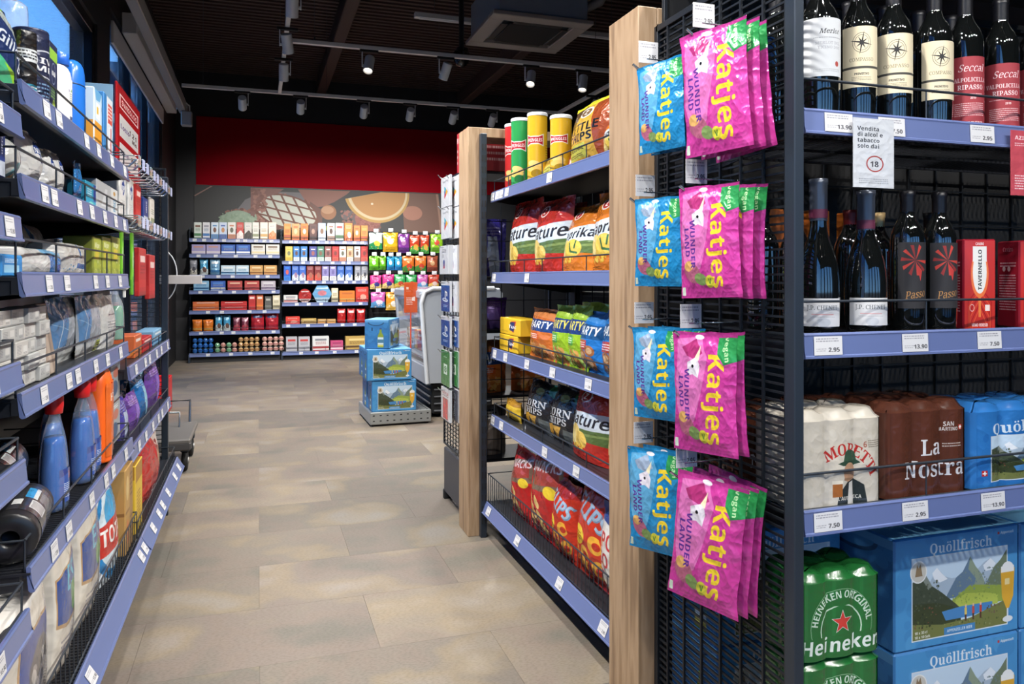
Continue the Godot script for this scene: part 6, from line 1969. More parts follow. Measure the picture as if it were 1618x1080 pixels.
	for e: Array in [[-2.585, -0.46], [-2.665, -0.47]]:
		var o := thing("drain_cleaner", "orange bottle with white letters beside the blue cleaners", "bottle", Vector3(e[1], 0.637, e[0]), PI / 2, "orange cleaner bottles")
		part(o, "body", lathe_mesh(soft(pts([0, 0, 0.034, 0, 0.037, 0.01, 0.037, 0.23, 0.03, 0.262, 0.014, 0.29, 0.014, 0.3, 0, 0.3])), 18), org)
		part(o, "label", arc_label(0.0378, 0.02, 0.24, 1.7, uvr("orange_label")), ink("orange_label", "film"))
		part(o, "cap", lathe_mesh(pts([0, 0.296, 0.018, 0.296, 0.016, 0.325, 0, 0.326]), 14), org)
	for i in 2: goods(F, P, 0.637 + i * 0.142, [["box", 166, 190, 0, "brown_box", 0.16, "lamp_oil_box", ["brown and grey picture carton standing on the shelf", "brown and grey picture carton stacked on its twin"][i], "carton", {"h": 0.14}]])
	# end bay: laundry pouches, packs on the wire shelves
	goods(F, P, 0.878, [
		["box", 213, 224, 528, "m39", 0.08, "small_pack", "orange low pack on the upper shelf of the end bay", "pack", {}],
		["box", 226, 240, 532, "m40", 0.08, "small_pack", "red low pack on the upper shelf of the end bay", "pack", {}],
		["box", 243, 256, 520, "m36", 0.08, "small_pack", "pale blue pack on the upper shelf of the end bay", "pack", {}],
	])
	goods(F, P, 0.59, [
		["pouch", 190, 211, 628, "pouch_violet", 0.08, "laundry_pouch", "deep violet laundry pouch in front of the others", "pouch", {}],
		["pouch", 211, 228, 620, "pouch_purple", 0.08, "laundry_pouch", "bright purple laundry pouch next to the violet one", "pouch", {}],
		["pouch", 228, 242, 590, "pouch_blue", 0.08, "laundry_pouch", "shiny blue laundry pouch leaning in the end bay", "pouch", {"lean": -0.12}],
		["pouch", 242, 259, 572, "pouch_purple", 0.08, "laundry_pouch", "tall purple laundry pouch by the end post", "pouch", {}],
		["bag", 186, 222, 572, "pouch_blue", 0.12, "laundry_bag", "big dark blue laundry bag behind the violet pouches", "bag", {"back": 0.12}],
		["bag", 205, 240, 566, "pouch_blue", 0.12, "laundry_bag", "big blue laundry bag behind the purple pouch", "bag", {"back": 0.13}],
	])
	# things on the hooks
	goods(F, P, 1.22, [
		["box", 189, 199, 287, "badge_pack", 0.012, "hanging_blister", "white blister pack hanging on the upper hooks", "blister", {"h": 0.15, "y": 0.2, "group": "blisters on the upper hooks"}],
		["box", 203, 211, 287, "badge_pack", 0.012, "hanging_blister", "white blister pack hanging on the upper hooks", "blister", {"h": 0.15, "y": 0.2, "group": "blisters on the upper hooks"}],
		["box", 215, 223, 290, "m40", 0.012, "hanging_blister", "red and white blister hanging on the upper hooks", "blister", {"h": 0.15, "y": 0.2}],
		["box", 227, 234, 300, "blue_box", 0.012, "hanging_blister", "dark blue blister hanging on the upper hooks", "blister", {"h": 0.12, "y": 0.2}],
		["box", 238, 244, 300, "m7", 0.012, "hanging_blister", "pale green blister hanging near the end post", "blister", {"h": 0.14, "y": 0.2}],
		["box", 220, 231, 410, "m40", 0.02, "red_tool", "red pack hanging on the lower hooks", "pack", {"h": 0.2, "y": -0.1}],
		["box", 236, 245, 410, "m40", 0.02, "red_tool", "narrow red pack hanging by the end post", "pack", {"h": 0.2, "y": -0.12}],
		["box", 193, 195.5, 380, "c5", 0.01, "green_brush", "thin green brush hanging from the lower hooks", "brush", {"h": 0.2, "y": -0.05, "group": "green brushes"}],
		["box", 209, 211.5, 390, "c5", 0.01, "green_brush", "thin green brush hanging from the lower hooks", "brush", {"h": 0.24, "y": -0.09, "group": "green brushes"}],
	])
	# lowest shelf
	goods(F, -0.412, 0.285, [
		["pack", 14, 96, 890, "tissue_big", 0.2, "paper_towel_pack", "big paper towel pack with a dark blue oval on the bottom shelf", "paper pack", {"h": 0.3, "gap": 0.0, "finish": "film"}],
		["pack", 96, 130, 822, "tissue_blue", 0.18, "paper_towel_pack", "paper towel pack with blue patch and letters, middle of the bottom shelf", "paper pack", {"h": 0.31, "finish": "film"}],
		["pack", 134, 170, 780, "tissue_blue", 0.18, "paper_towel_pack", "paper towel pack next to the detergent bag", "paper pack", {"h": 0.31, "finish": "film"}],
		["pouch", 172, 197, 762, "detergent", 0.09, "detergent_bag", "blue and white detergent bag with red lettering", "detergent", {}],
		["box", 198, 210, 735, "filter_box", 0.12, "filter_box", "tan two-part carton beside the detergent bag", "carton", {}],
		["box", 214, 225, 728, "yellow_pack", 0.06, "yellow_pack", "yellow pack between tan carton and red bag", "pack", {}],
		["pouch", 234, 262, 686, "red_bag", 0.1, "pet_food_bag", "red pet food bag at the end of the bottom shelf", "bag", {}],
	])

# ------------------------------------------------------------------ crisps
func snack_goods() -> void:
	var F := "-x"
	var P := 1.07
	for e: Array in [[791, 806, 196, "tube_red", "red"], [799, 818, 187, "tube_green", "green"], [817, 853, 178, "tube_yellow", "yellow"], [854, 888, 182, "tube_yellow", "yellow"]]:
		var s := slot(F, P + (0.02 if e[4] == "red" else 0.0), e[0], e[1], e[2], 1.583)
		var r: float = clampf(s[1] / 2, 0.03, 0.042)
		var h: float = s[2]
		var yellow: bool = e[4] == "yellow"
		var o := thing("crisp_tube", "tall %s crisp tube with a white lid on the top shelf" % e[4], "crisp tube", s[0] + Vector3(r, 0, 0), -PI / 2 + 0.9, "yellow crisp tubes" if yellow else "")
		part(o, "tube", lathe_mesh(pts([0, 0, r, 0, r, h - 0.012]), 24, uvr(e[3])), ink(e[3], "gloss"))
		part(o, "lid", lathe_mesh(pts([r * 1.03, h - 0.014, r * 1.04, h - 0.004, r * 0.98, h, r * 0.9, h - 0.003, 0, h - 0.003]), 24), M.white)
	goods(F, P, 1.583, [
		["bag", 836, 880, 222, "crisp_gold", 0.08, "crisp_bag", "low golden crisp bag slumped by the yellow tubes", "crisps", {"lean": -0.5}],
		["bag", 878, 948, 152, "crisp_gold", 0.12, "crisp_bag", "tall golden crisp bag leaning on the top shelf", "crisps", {"lean": -0.12}],
		["bag", 932, 990, 176, "crisp_orange", 0.12, "crisp_bag", "orange crisp bag half hidden by the near portal on the top shelf", "crisps", {"lean": -0.1}],
	])
	goods(F, P, 1.21, [
		["pouch", 789, 832, 316, "crisp_red", 0.13, "crisp_bag", "red plain crisp bag at the far end of the second shelf", "crisps", {"lean": -0.05}],
		["pouch", 826, 880, 313, "crisp_red", 0.13, "crisp_bag", "red plain crisp bag beside the orange ones on the second shelf", "crisps", {"lean": -0.05}],
		["pouch", 868, 922, 320, "crisp_orange", 0.13, "crisp_bag", "orange crisp bag leaning next to the red bags", "crisps", {"lean": -0.18}],
		["pouch", 912, 985, 296, "crisp_orange", 0.13, "crisp_bag", "big orange crisp bag next to the near portal, second shelf", "crisps", {"lean": -0.08}],
		["pouch", 884, 910, 320, "crisp_red", 0.1, "crisp_bag", "red crisp bag standing behind the orange ones", "crisps", {"back": 0.14}],
		["pouch", 915, 950, 320, "crisp_orange", 0.1, "crisp_bag", "orange crisp bag in the back row of the second shelf", "crisps", {"back": 0.15}],
	])
	goods(F, P, 0.862, [
		["box", 789, 818, 0, "crackers", 0.12, "cracker_pack", "yellow cracker pack lying at the bottom of a pair", "crackers", {"h": 0.075}],
		["box", 790, 822, 0, "crackers", 0.12, "cracker_pack", "yellow cracker pack lying on top of its twin", "crackers", {"h": 0.075, "y": 0.077}],
		["bag", 822, 866, 488, "party_orange", 0.09, "snack_bag", "orange party snack bag next to the yellow crackers", "snacks", {"lean": -0.1}],
		["bag", 858, 890, 482, "party_green", 0.09, "snack_bag", "lime green party snack bag", "snacks", {"lean": -0.08, "group": "lime green snack bags"}],
		["bag", 884, 912, 482, "party_green", 0.09, "snack_bag", "lime green party snack bag", "snacks", {"lean": -0.08, "group": "lime green snack bags"}],
		["bag", 899, 938, 492, "party_blue", 0.1, "snack_bag", "blue pretzel snack bag", "snacks", {"lean": -0.1, "group": "blue snack bags"}],
		["bag", 930, 985, 490, "party_blue", 0.1, "snack_bag", "blue pretzel snack bag", "snacks", {"lean": -0.1, "group": "blue snack bags"}],
		["bag", 905, 955, 478, "party_green", 0.08, "snack_bag", "lime green snack bag standing behind the blue ones", "snacks", {"back": 0.13}],
	])
	goods(F, P, 0.552, [
		["bag", 792, 814, 632, "yellow_pack", 0.06, "snack_bag", "small yellow snack bag at the far end of the fourth shelf", "snacks", {}],
		["bag", 812, 858, 604, "crisp_black", 0.1, "maize_crisp_bag", "black maize crisp bag with white letters", "crisps", {"lean": -0.2, "group": "black maize crisp bags"}],
		["bag", 848, 896, 614, "crisp_black", 0.1, "maize_crisp_bag", "black maize crisp bag with white letters", "crisps", {"lean": -0.2, "group": "black maize crisp bags"}],
		["pouch", 884, 945, 612, "crisp_red", 0.12, "crisp_bag", "red crisp bag on the fourth shelf beside black maize crisps", "crisps", {"lean": -0.1}],
		["pouch", 938, 1005, 616, "crisp_orange", 0.12, "crisp_bag", "orange crisp bag on the fourth shelf by the near portal", "crisps", {"lean": -0.08}],
	])
	goods(F, 1.032, 0.158, [
		["bag", 793, 824, 712, "puffs", 0.1, "puff_bag", "red peanut puff bag beside the far portal", "snacks", {"lean": -0.08, "group": "red puff bags"}],
		["bag", 818, 868, 712, "puffs", 0.11, "puff_bag", "red peanut puff bag next to the maize curls", "snacks", {"lean": -0.1, "group": "red puff bags"}],
		["bag", 856, 892, 762, "flips", 0.11, "curl_bag", "red bag of golden maize curls next to the puff bags", "snacks", {"lean": -0.05, "group": "curl bags"}],
		["bag", 888, 946, 768, "flips", 0.12, "curl_bag", "red bag of golden maize curls next to the popcorn", "snacks", {"lean": -0.1, "group": "curl bags"}],
		["bag", 928, 1000, 815, "popcorn", 0.12, "popcorn_bag", "white popcorn bag with red letters on the bottom shelf", "popcorn", {}],
		["bag", 870, 930, 730, "puffs", 0.1, "puff_bag", "dark red puff bag in the back row of the bottom shelf", "snacks", {"back": 0.16}],
	])
	# goods of the next aisle, seen through the wires
	for e: Array in [[1.202, 1.14, "pouch_violet", "dark blue bag on the wire stand behind the far portal, upper shelf", 0.3], [0.932, 1.14, "pouch_purple", "purple pack on the wire stand behind the far portal", 0.16], [0.602, 1.14, "party_orange", "orange bag on the wire stand beside the portal", 0.27], [0.602, 1.36, "party_orange", "orange bag on the wire stand, further from the portal", 0.27], [0.282, 1.14, "tan_pack", "brown bag on the lowest shelf of the wire stand", 0.25], [1.202, 1.38, "rolls", "white bag on the upper shelf of the wire stand", 0.22]]:
		solo("stand_bag", e[3], "bag", bag_mesh(0.2, e[4], 0.14, uvr(e[2]), int(e[1] * 100), true), ink(e[2], "bag"), Vector3(e[1], e[0], -3.8), 0.0)
	# red cartons on the rack top
	for i in 4:
		var b := MB.new()
		b.box(Vector3(0, 0.105, 0), Vector3(0.27, 0.21, 0.03), 0.002, uvr("red_carton"))
		solo("red_carton", "flat red carton standing on top of the gift card rack", "carton", b.done(), ink("red_carton"), Vector3(1.105, 1.722, -3.6 - i * 0.06), 0.0, "red cartons on the rack")

# ------------------------------------------------------------------ wine, beer and the sweets on the wire side panel
func wine(label: String, at: Vector3, key: String, l0: float, l1: float, ang: float, group := "", r := 0.037, h := 0.3, turn := 0.0, foil := K) -> void:
	var o := thing("wine_bottle", label, "wine bottle", at, turn, group)
	var n := h * 0.62
	part(o, "glass", lathe_mesh(soft(pts([0, 0.004, r * 0.8, 0.0, r, 0.008, r, n, r * 0.9, n + 0.03, r * 0.45, n + 0.06, r * 0.39, n + 0.075, r * 0.38, h - 0.012, r * 0.42, h - 0.01, r * 0.42, h, 0, h]), 1), 24), M.bottle)
	if key: part(o, "label", arc_label(r * 1.006, l0, l1, ang, uvr(key)), ink(key, "paper"))
	part(o, "foil", lathe_mesh(pts([r * 0.41, h - 0.075, r * 0.415, h - 0.012, r * 0.45, h - 0.01, r * 0.45, h + 0.001, 0, h + 0.002]), 16), paint(foil, 0.35, 0.3))

func drinks_goods() -> void:
	M.bottle = paint(rgb(12, 14, 14), 0.04, 0.0, "dark_bottle_glass")
	M.bottle.clearcoat_enabled = true
	M.bottle.clearcoat = 1.0
	M.bottle.clearcoat_roughness = 0.02
	M.bottle.metallic_specular = 0.75
	var P := -1.28
	var sy := 1.513
	var wl := [[1294, "label_white", "wine bottle with a plain white label beside the post", "", 0.041, 0.088, 0.205, 2.5], [1356, "label_compass", "wine bottle with a cream compass label next to the white-labelled one", "compass wines", 0.037, 0.075, 0.2, 2.2], [1412, "label_compass", "wine bottle with a cream compass label, middle one of three", "compass wines", 0.037, 0.07, 0.195, 2.4], [1476, "label_compass", "wine bottle with a cream compass label next to the red-labelled ones", "compass wines", 0.037, 0.065, 0.19, 2.2], [1525, "label_red", "wine bottle with a red label right beside the compass labels", "red label wines", 0.037, 0.012, 0.165, 2.4], [1581, "label_red", "wine bottle with a red label on the top shelf", "red label wines", 0.037, 0.008, 0.16, 2.4], [1636, "label_red", "wine bottle with a red label on the top shelf", "red label wines", 0.037, 0.008, 0.16, 2.4]]
	for i in wl.size():
		var e: Array = wl[i]
		var p := on_z(e[0], HZP, P)
		p.y = sy + 0.001
		wine(e[2], p, e[1], e[5], e[6], e[7], e[3], e[4], 0.31, -0.5 - 0.06 * i + (0.25 if i == 3 else 0.0))
	for i in 6:
		wine("dark unlabelled-looking bottle in the back row of the top wine shelf", Vector3(1.08 + i * 0.1, sy + 0.001, -1.4), "", 0, 0, 0, "back row of the top wine shelf", 0.037, 0.31)
	# second shelf: bulbous bottles, flower labels, cartons
	sy = 1.082
	for e: Array in [[1293, 284], [1368, 302]]:
		var p := on_z(e[0], HZP, P + 0.01)
		var h := on_z(e[0], e[1], P + 0.01).y - sy
		var o := thing("wine_bottle", "bulbous dark wine bottle with a white label, %s" % ("next to the steel post" if e[0] == 1293 else "next to the flower labels"), "wine bottle", Vector3(p.x, sy + 0.001, p.z), -0.55, "bulbous wine bottles")
		part(o, "glass", lathe_mesh(soft(pts([0, 0.004, 0.034, 0, 0.04, 0.008, 0.042, 0.07, 0.041, 0.12, 0.034, 0.16, 0.019, 0.2, 0.0155, 0.23, 0.0155, h - 0.012, 0, h - 0.01]), 1), 24), M.bottle)
		part(o, "label", arc_label(0.0428, 0.018, 0.074, 2.0, uvr("label_plain")), ink("label_plain", "paper"))
		var fo := part(o, "foil", lathe_mesh(pts([0.0175, h - 0.085, 0.018, h - 0.012, 0.019, h - 0.01, 0.019, h, 0, h + 0.001]), 16), paint(rgb(74, 80, 92), 0.3, 0.4))
		part(fo, "band", lathe_mesh(pts([0.0182, h - 0.08, 0.0182, h - 0.062]), 16), paint(rgb(92, 34, 58), 0.5))
	for u: float in [1434, 1484, ]:
		var p := on_z(u, HZP, P)
		wine("slim dark wine bottle with a red flower label, %s" % ("beside the bulbous bottles" if u < 1450 else "beside the red cartons"), Vector3(p.x, sy + 0.001, p.z), "label_flower", 0.05, 0.19, 1.9, "flower label wines", 0.035, 0.3, -0.4)
	for e: Array in [[1520, 1606], [1609, 1690]]:
		var a := on_z(e[0], HZP, P + 0.01)
		var b := on_z(e[1], HZP, P + 0.01)
		var m := MB.new()
		m.box(Vector3(0, 0.1, 0), Vector3(0.075, 0.2, 0.075), 0.003, uvr("wine_carton"), uvr("wine_carton_side"), sub(uvr("wine_carton_side"), 0.0, 0.0, 0.3, 0.05))
		solo("wine_carton", "red wine carton with a white glass shape, %s" % ("beside the flower labels" if e[0] == 1520 else "beyond its twin"), "carton", m.done(), ink("wine_carton", "gloss"), Vector3(a.x + 0.055, sy + 0.001, P - 0.02), -0.28, "red wine cartons")
	for i in 5:
		wine("dark bottle in the back row of the second wine shelf", Vector3(1.06 + i * 0.12, sy + 0.001, -1.42 - 0.04 * (i % 2)), "", 0, 0, 0, "back row of the second wine shelf", 0.036, 0.27, 0.0, [K, rgb(190, 150, 90), rgb(120, 30, 30), rgb(190, 160, 110), K][i])
	for i in 3:
		var m := MB.new()
		m.box(Vector3(0, 0.14, 0), Vector3(0.06, 0.28, 0.06), 0.003, uvr("m43"))
		solo("orange_carton", "orange spirit carton behind the wine bottles", "carton", m.done(), ink("m43"), Vector3(1.18 + i * 0.13, sy + 0.001, -1.56), 0.0, "orange cartons behind the wine")
	# packs of tins
	sy = 0.743
	for e: Array in [[1261, 1399, "creampack", "cream shrink-wrapped six-pack with a hatted man in red arc lettering", -1.215], [1400, 1534, "brownpack", "brown shrink-wrapped six-pack between the cream and blue packs", -1.225], [1536, 1680, "bluepack", "blue shrink-wrapped six-pack with a mountain picture", -1.225]]:
		var a := on_z(e[0], HZP, e[4])
		var b := on_z(e[1], HZP, e[4])
		var w := b.x - a.x
		var hh := on_z((e[0] + e[1]) / 2.0, 645.0 if e[2] == "creampack" else 632.0, e[4] - 0.02).y - sy
		solo("beer_six_pack", e[3], "six-pack", sixpack_mesh(w * 0.99, 0.168 if e[2] == "" else hh, 0.15, uvr(e[2]), sub(uvr(e[2]), 0.0, 0.02, 0.12, 0.2)), ink(e[2], "film"), Vector3((a.x + b.x) / 2, sy + 0.001, e[4] - 0.075))
	# second row of packs behind
	for i in 3: solo("beer_six_pack", "six-pack standing in the second row behind the front packs", "six-pack", sixpack_mesh(0.19, 0.165, 0.14, uvr("brownpack"), sub(uvr("brownpack"), 0.0, 0.02, 0.12, 0.2)), ink("brownpack", "film"), Vector3(1.09 + i * 0.2, sy + 0.001, -1.5), 0.0, "six-packs in the back row")
	# stacks on the base shelf
	for i in 3:
		solo("beer_six_pack", ["green six-pack with a red star at the bottom of its pile", "green six-pack with a red star in the middle of its pile", "green six-pack with a red star on top of its pile"][i], "six-pack", sixpack_mesh(0.2, 0.167, 0.135, uvr("greenpack"), sub(uvr("greenpack"), 0.0, 0.02, 0.12, 0.2)), ink("greenpack", "film"), Vector3(1.0 + 0.088, 0.119 + i * 0.168, -1.275), 0.0, "pile of green six-packs")
	var bx := on_z(1413, HZP, -1.315).x
	for i in 2:
		beer_case(["blue beer case at the bottom of the pile beside green six-packs", "blue beer case on top of the pile beside green six-packs"][i], "beer cases under the six-packs", Vector3(bx + 0.185, 0.119 + i * 0.252, -1.435), 0.0, Vector3(0.37, 0.25, 0.24))
	for i in 2:
		beer_case(["blue beer case at the bottom of the second pile, away from the green packs", "blue beer case on top of the second pile, away from the green packs"][i], "beer cases under the six-packs", Vector3(bx + 0.56, 0.119 + i * 0.252, -1.435), 0.0, Vector3(0.37, 0.25, 0.24))
	for i in 2: beer_case("blue beer case in the back row behind green six-packs", "beer cases in the back row", Vector3(bx - 0.18, 0.119 + i * 0.252, -1.565), 0.0, Vector3(0.34, 0.25, 0.2))
	# sweets on the side panel
	var hang := [
		["gum_blue", 1007, 1085, 96, 238, 2, "top"], ["gum_pink", 1080, 1192, 40, 240, 3, "top"],
		["gum_blue", 1002, 1080, 312, 452, 2, "second"], ["gum_pink", 1076, 1172, 292, 470, 3, "second"],
		["gum_blue", 1003, 1075, 518, 662, 3, "third"], ["gum_pink", 1066, 1164, 526, 716, 2, "third"],
		["gum_blue", 1000, 1076, 712, 872, 2, "lowest"], ["gum_pink", 1070, 1146, 752, 955, 3, "lowest"]]
	var rng := RandomNumberGenerator.new()
	rng.seed = 77
	for e: Array in hang:
		var pink: bool = e[0] == "gum_pink"
		for k in range(e[5]):
			var x := 0.862 + k * 0.034
			var uc: float = (e[1] + e[2]) / 2.0
			var mid := on_x(uc, (e[3] + e[4]) / 2.0, 0.862)
			var dep := ys * mid.x - yc * mid.z
			var h: float = (e[4] - e[3]) * dep / FPX
			var w: float = h * (0.62 if pink else 0.66)
			var o := solo("sweet_bag", "%s sweet bag with yellow lettering on the %s hook, %s" % ["pink" if pink else "blue", e[6], "frontmost" if k == 0 else ("last before the wires" if k == e[5] - 1 else "between two others")], "sweet bag", bag_mesh(w, h, 0.03, uvr(e[0]), int(e[1]) + k * 17, false, true), ink(e[0], "bag"), Vector3(x, mid.y - h / 2, mid.z - 0.004 * k), -PI / 2 + 0.42 + rng.randf_range(-0.08, 0.06) - 0.1 * k, "%s sweet bags on the %s hook" % ["pink" if pink else "blue", e[6]])
			o.rotation.z = rng.randf_range(-0.05, 0.05) + (0.06 if e[6] == "top" else 0.0)
			if e[6] == "lowest" and pink: o.rotation.z = -0.1
		var hy := on_x((e[1] + e[2]) / 2.0, e[3], 0.87).y
		var hz := on_x((e[1] + e[2]) / 2.0, e[3], 0.9).z
		var ho := thing("panel_hook", "chrome hook carrying the %s sweet bags, %s row" % ["pink" if pink else "blue", e[6]], "hook", Vector3(0.969, hy - 0.012, hz))
		var m := MB.new()
		m.bar(Vector3(0, 0, 0), Vector3(-0.125, 0, 0), 0.003, 6)
		m.bar(Vector3(-0.125, 0, 0), Vector3(-0.145, 0.014, 0), 0.003, 6)
		m.bar(Vector3(0, 0.03, 0), Vector3(-0.11, 0.03, 0), 0.002, 5)
		part(ho, "hook_wire", m.done(), M.chrome)
		m = MB.new()
		m.box(Vector3(-0.075, 0.045, 0), Vector3(0.05, 0.05, 0.002), 0.0, uvr("tag0"))
		var tgn := part(ho, "price_tag", m.done(), ink("tag0", "paper"))
		tgn.position = Vector3(-0.03, 0, 0)

# ------------------------------------------------------------------ sweets along the far wall
func names_of(keys: Array, words: Array) -> Dictionary:
	var d := {}
	for i in keys.size(): d[keys[i]] = words[i]
	return d

func far_goods() -> void:
	var Z := ZS - 0.03
	var col := {"m0": "white and green", "m1": "white with blue band", "m2": "pale blue with brown spot", "m3": "pale blue and indigo", "m4": "white with orange band", "m5": "red and white", "m6": "grey and black", "m7": "cream", "m8": "cream with tan band", "m9": "cream and orange", "m10": "amber orange", "m11": "tan and orange", "m12": "bright orange", "m13": "dark brown", "m14": "light blue", "m15": "white with brown spot", "m16": "white with green band", "m17": "orange and white", "m18": "yellow", "m19": "mid blue", "m20": "indigo", "m21": "green", "m22": "brown-red", "m23": "deep red", "m24": "tan", "m25": "strong blue", "m26": "blue and white", "m27": "dark red", "m28": "lavender", "m29": "royal blue", "m30": "grey", "m31": "lavender", "m32": "blue", "m33": "white", "m34": "white and blue", "m35": "gold", "m36": "pale blue", "m37": "red", "m38": "grey-pink", "m39": "orange", "m40": "bright red", "m41": "dark grey", "m42": "cream", "m43": "orange", "m44": "light blue", "m45": "dark pink", "m46": "crimson", "m47": "white and red", "m48": "red", "m49": "pale blue", "m50": "scarlet", "m51": "gold", "m52": "silver", "m53": "pink"}
	# shelf y, unit, ordinal, noun, kind, depth, top v, entries [u1, u2, print, (top v)]
	var k3 := 7.3545
	var rows := [
		[1.726, "left unit", "top", "chocolate bar carton", "box", 0.06, 351, 290, k3, [[120, 210, "m0"], [222, 308, "m1"], [318, 408, "m2"], [412, 506, "m3"], [512, 608, "m4"], [614, 700, "m5"], [706, 796, "m6"], [800, 878, "m7"], [888, 980, "m8"], [985, 1080, "m9"]]],
		[1.719, "right unit", "top", "chocolate bar carton", "box", 0.06, 353, 290, k3, [[1165, 1248, "m10"], [1257, 1350, "m11"], [1360, 1450, "m12"], [1460, 1553, "m13"]]],
		[1.719, "right unit", "top", "chocolate bar carton", "box", 0.06, 352, 500, k3, [[18, 110, "m14"], [125, 215, "m15"], [220, 318, "m16"], [325, 420, "m17"], [432, 508, "m12", 356], [515, 598, "m10", 356]]],
		[1.507, "left unit", "second", "flat chocolate box", "box", 0.12, 386, 290, k3, [[90, 258, "m31"], [262, 430, "m31"], [436, 604, "m32"], [608, 778, "m32"], [784, 950, "m33"], [954, 1118, "m33"]]],
		[1.419, "right unit", "second", "chocolate bar carton", "box", 0.06, 389, 290, k3, [[1182, 1268, "m18"], [1275, 1350, "m19"], [1360, 1440, "m19"], [1460, 1550, "m20"]]],
		[1.419, "right unit", "second", "chocolate bar carton", "box", 0.06, 389, 500, k3, [[8, 90, "m21"], [96, 175, "m22"], [180, 262, "m23"], [266, 345, "m4"], [350, 430, "m24"], [438, 511, "m15"], [515, 598, "m23"]]],
		[1.218, "left unit", "third", "chocolate pouch", "pouch", 0.07, 409, 290, k3, [[66, 160, "m30"], [182, 288, "m44"], [302, 425, "m36"]]],
		[1.218, "left unit", "third", "flat chocolate box", "box", 0.1, 419, 290, k3, [[432, 604, "m34"], [607, 760, "m34"], [768, 925, "m35"], [930, 1088, "m35"]]],
		[1.136, "right unit", "third", "chocolate bar carton", "box", 0.06, 418, 430, 6.75, [[122, 200, "m25"], [210, 284, "m26"], [287, 360, "m26"], [366, 445, "m27"], [450, 527, "m27"], [531, 606, "m28"], [612, 686, "m28"], [692, 770, "m29"], [778, 860, "m29"], [880, 945, "m30"], [950, 1020, "m30"]]],
		[1.0, "left unit", "fourth", "flat chocolate box", "box", 0.1, 443.5, 290, 6.75, [[102, 275, "m36"], [286, 450, "m32"], [466, 630, "m37"], [648, 812, "m37"], [825, 985, "m38"]]],
		[0.818, "right unit", "fourth", "flat chocolate box", "box", 0.1, 466, 430, 6.75, [[120, 275, "m47"], [632, 705, "m42", 455], [716, 885, "m43", 459], [890, 1030, "m50", 453]]],
		[0.72, "left unit", "fifth", "upright chocolate tin", "box", 0.07, 464.5, 290, 6.75, [[692, 770, "m40"], [776, 852, "m39"], [866, 940, "m41", 468], [950, 1030, "m42", 466]]],
		[0.428, "left unit", "sixth", "chocolate bag", "pouch", 0.08, 505, 290, 6.75, [[90, 200, "m43"], [205, 318, "m43"], [330, 415, "m44", 498], [419, 502, "m44", 498], [525, 607, "m45", 501], [612, 695, "m45", 501], [715, 865, "m46", 494], [868, 1018, "m46", 494]]],
		[0.508, "right unit", "fifth", "chocolate tray", "box", 0.1, 500, 430, 6.75, [[142, 298, "m50"], [308, 475, "m51", 503], [485, 580, "m35", 504], [585, 680, "m35", 504]]],
		[0.508, "right unit", "fifth", "chocolate bag", "pouch", 0.08, 487, 430, 6.75, [[694, 790, "m40"], [800, 890, "m40"], [902, 998, "m40"]]],
		[0.11, "right unit", "lowest", "sweet box", "box", 0.12, 532, 430, 6.75, [[146, 270, "m52"], [278, 405, "m52"], [427, 610, "m47", 531], [620, 760, "m53", 538], [778, 1028, "m51", 531]]],
	]
	for r: Array in rows:
		var table := []
		for e: Array in r[9]:
			var key: String = e[2]
			var same := 0
			for q: Array in r[9]: same += 1 if q[2] == key else 0
			var label := "%s %s on the %s shelf, %s" % [col[key], r[3], r[2], r[1].replace("left unit", "seven-shelf unit").replace("right unit", "six-shelf unit")]
			table.append([r[4], r[7] + e[0] / r[8], r[7] + e[1] / r[8], e[3] if e.size() > 3 else r[6], key, r[5], r[3].replace(" ", "_"), label, "chocolate", {"group": "%s, %s shelf" % [r[3], r[2]], "gap": 0.04}])
		goods("z", Z, r[0] + 0.001, table)
	# stacked long packs, tins
	for i in 2:
		goods("z", Z, 0.721 + i * 0.066, [
			["box", 304, 346, 0, "m39", 0.1, "wafer_box", ["orange long wafer box under its twin", "orange long wafer box on top of its twin"][i], "wafers", {"h": 0.064}],
			["box", 348.5, 390.5, 0, "m40", 0.1, "wafer_box", ["red long wafer box under its twin", "red long wafer box on top of its twin"][i], "wafers", {"h": 0.064}]])
	goods("z", Z, 0.819, [
		["coin", 471.5, 492, 456, "m48", 0.06, "sweet_tin", "round red sweet tin standing on edge", "tin", {}],
		["hexagon", 493.5, 524.5, 450, "m49", 0.07, "sweet_tin", "large hexagonal pale blue sweet tin", "tin", {"gap": 0.0}]])
	# foil eggs in rows
	var eg := [[92, 318, 3, ["e0", "e0", "e0", "e0"], "blue"], [330, 574, 2, ["e1", "e2", "e1", "e2"], "pastel green and pink"], [582, 812, 3, ["e3", "e3", "e3", "e3"], "gold"], [836, 1072, 3, ["e4", "e4", "e4", "e4"], "rose"]]
	for e: Array in eg:
		for c in 4:
			for r in e[2]:
				var u0: float = 290 + (e[0] + (e[1] - e[0]) * c / 4.0) / 6.75
				goods("z", Z, 0.127 + r * 0.073, [["egg", u0, u0 + (e[1] - e[0]) / 27.0, 0, e[3][c], 0.065, "foil_egg", "%s foil chocolate egg piled on the lowest shelf" % e[4], "chocolate egg", {"h": 0.073, "group": "%s foil eggs" % e[4], "finish": "gloss"}]])
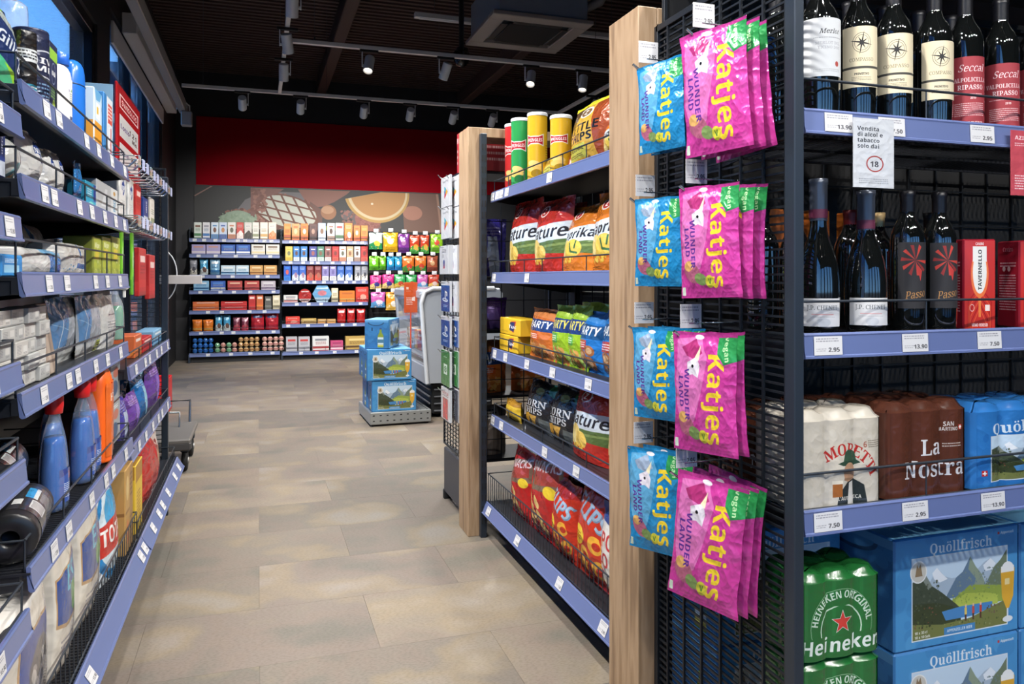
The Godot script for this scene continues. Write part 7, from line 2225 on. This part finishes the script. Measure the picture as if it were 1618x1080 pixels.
	# bags on hooks
	var bags := [
		[500, 285, k3, [[610, 765, 612, 800, "c0", "white and green"], [770, 945, 606, 830, "c1", "yellow"], [948, 1078, 622, 842, "c2", "purple"], [1082, 1200, 640, 850, "c3", "red and green"], [1206, 1310, 640, 850, "c3", "red and green"], [1322, 1470, 626, 840, "c4", "lime"]], "top"],
		[500, 285, k3, [[610, 725, 885, 1040, "c5", "bright green"], [730, 806, 885, 1035, "c5", "bright green"], [816, 904, 888, 1042, "c6", "cyan"], [908, 992, 888, 1042, "c6", "cyan"], [994, 1136, 882, 1066, "c7", "orange"], [1142, 1275, 882, 1060, "c7", "orange"], [1282, 1410, 880, 1060, "c8", "brown"]], "second"],
		[430, 420, 6.75, [[1042, 1166, 106, 246, "c9", "magenta"], [1172, 1300, 96, 238, "c9", "magenta"], [1300, 1422, 96, 238, "c10", "green"], [1426, 1540, 100, 236, "c10", "green"], [1546, 1660, 100, 236, "c11", "pink and blue"], [1664, 1780, 100, 236, "c13", "red"]], "third"],
		[430, 420, 6.75, [[1050, 1205, 286, 440, "c11", "pink and blue"], [1210, 1360, 286, 470, "c12", "orange"], [1380, 1520, 290, 450, "c13", "red"]], "lowest"]]
	for r: Array in bags:
		for e: Array in r[3]:
			var zz := -11.3
			var a := on_z(r[0] + e[0] / r[2], r[1] + e[2] / r[2], zz)
			var b := on_z(r[0] + e[1] / r[2], r[1] + e[3] / r[2], zz)
			var hh := a.y - b.y
			var lb := "%s sweet bag hanging in the %s row of the hook wall" % [e[5], r[4]]
			for k in 2:
				solo("hanging_sweet_bag", lb, "sweet bag", bag_mesh((b.x - a.x) * 0.98, hh, 0.05, uvr(e[4]), int(e[0]) + k, false, true), ink(e[4], "bag"), Vector3((a.x + b.x) / 2 + 0.015 * k, b.y + 0.01 * k, zz - 0.06 * k), 0.0, "sweet bags on the hook wall")
			var ho := thing("wall_hook", "steel hook with a white tag over the %s bags, %s row" % [e[5], r[4]], "hook", Vector3((a.x + b.x) / 2, a.y - 0.01, -11.8), 0.0, "hooks on the sweets wall")
			var m := MB.new()
			m.bar(Vector3(0, 0, 0), Vector3(0, 0, 0.56), 0.004, 5)
			m.bar(Vector3(0, 0.04, 0), Vector3(0, 0.04, 0.54), 0.003, 5)
			part(ho, "wire", m.done(), M.chrome)
			m = MB.new()
			m.box(Vector3(0, 0.05, 0.545), Vector3(0.07, 0.05, 0.003), 0.0, uvr("tag0"))
			part(ho, "price_tag", m.done(), ink("tag0", "paper"))
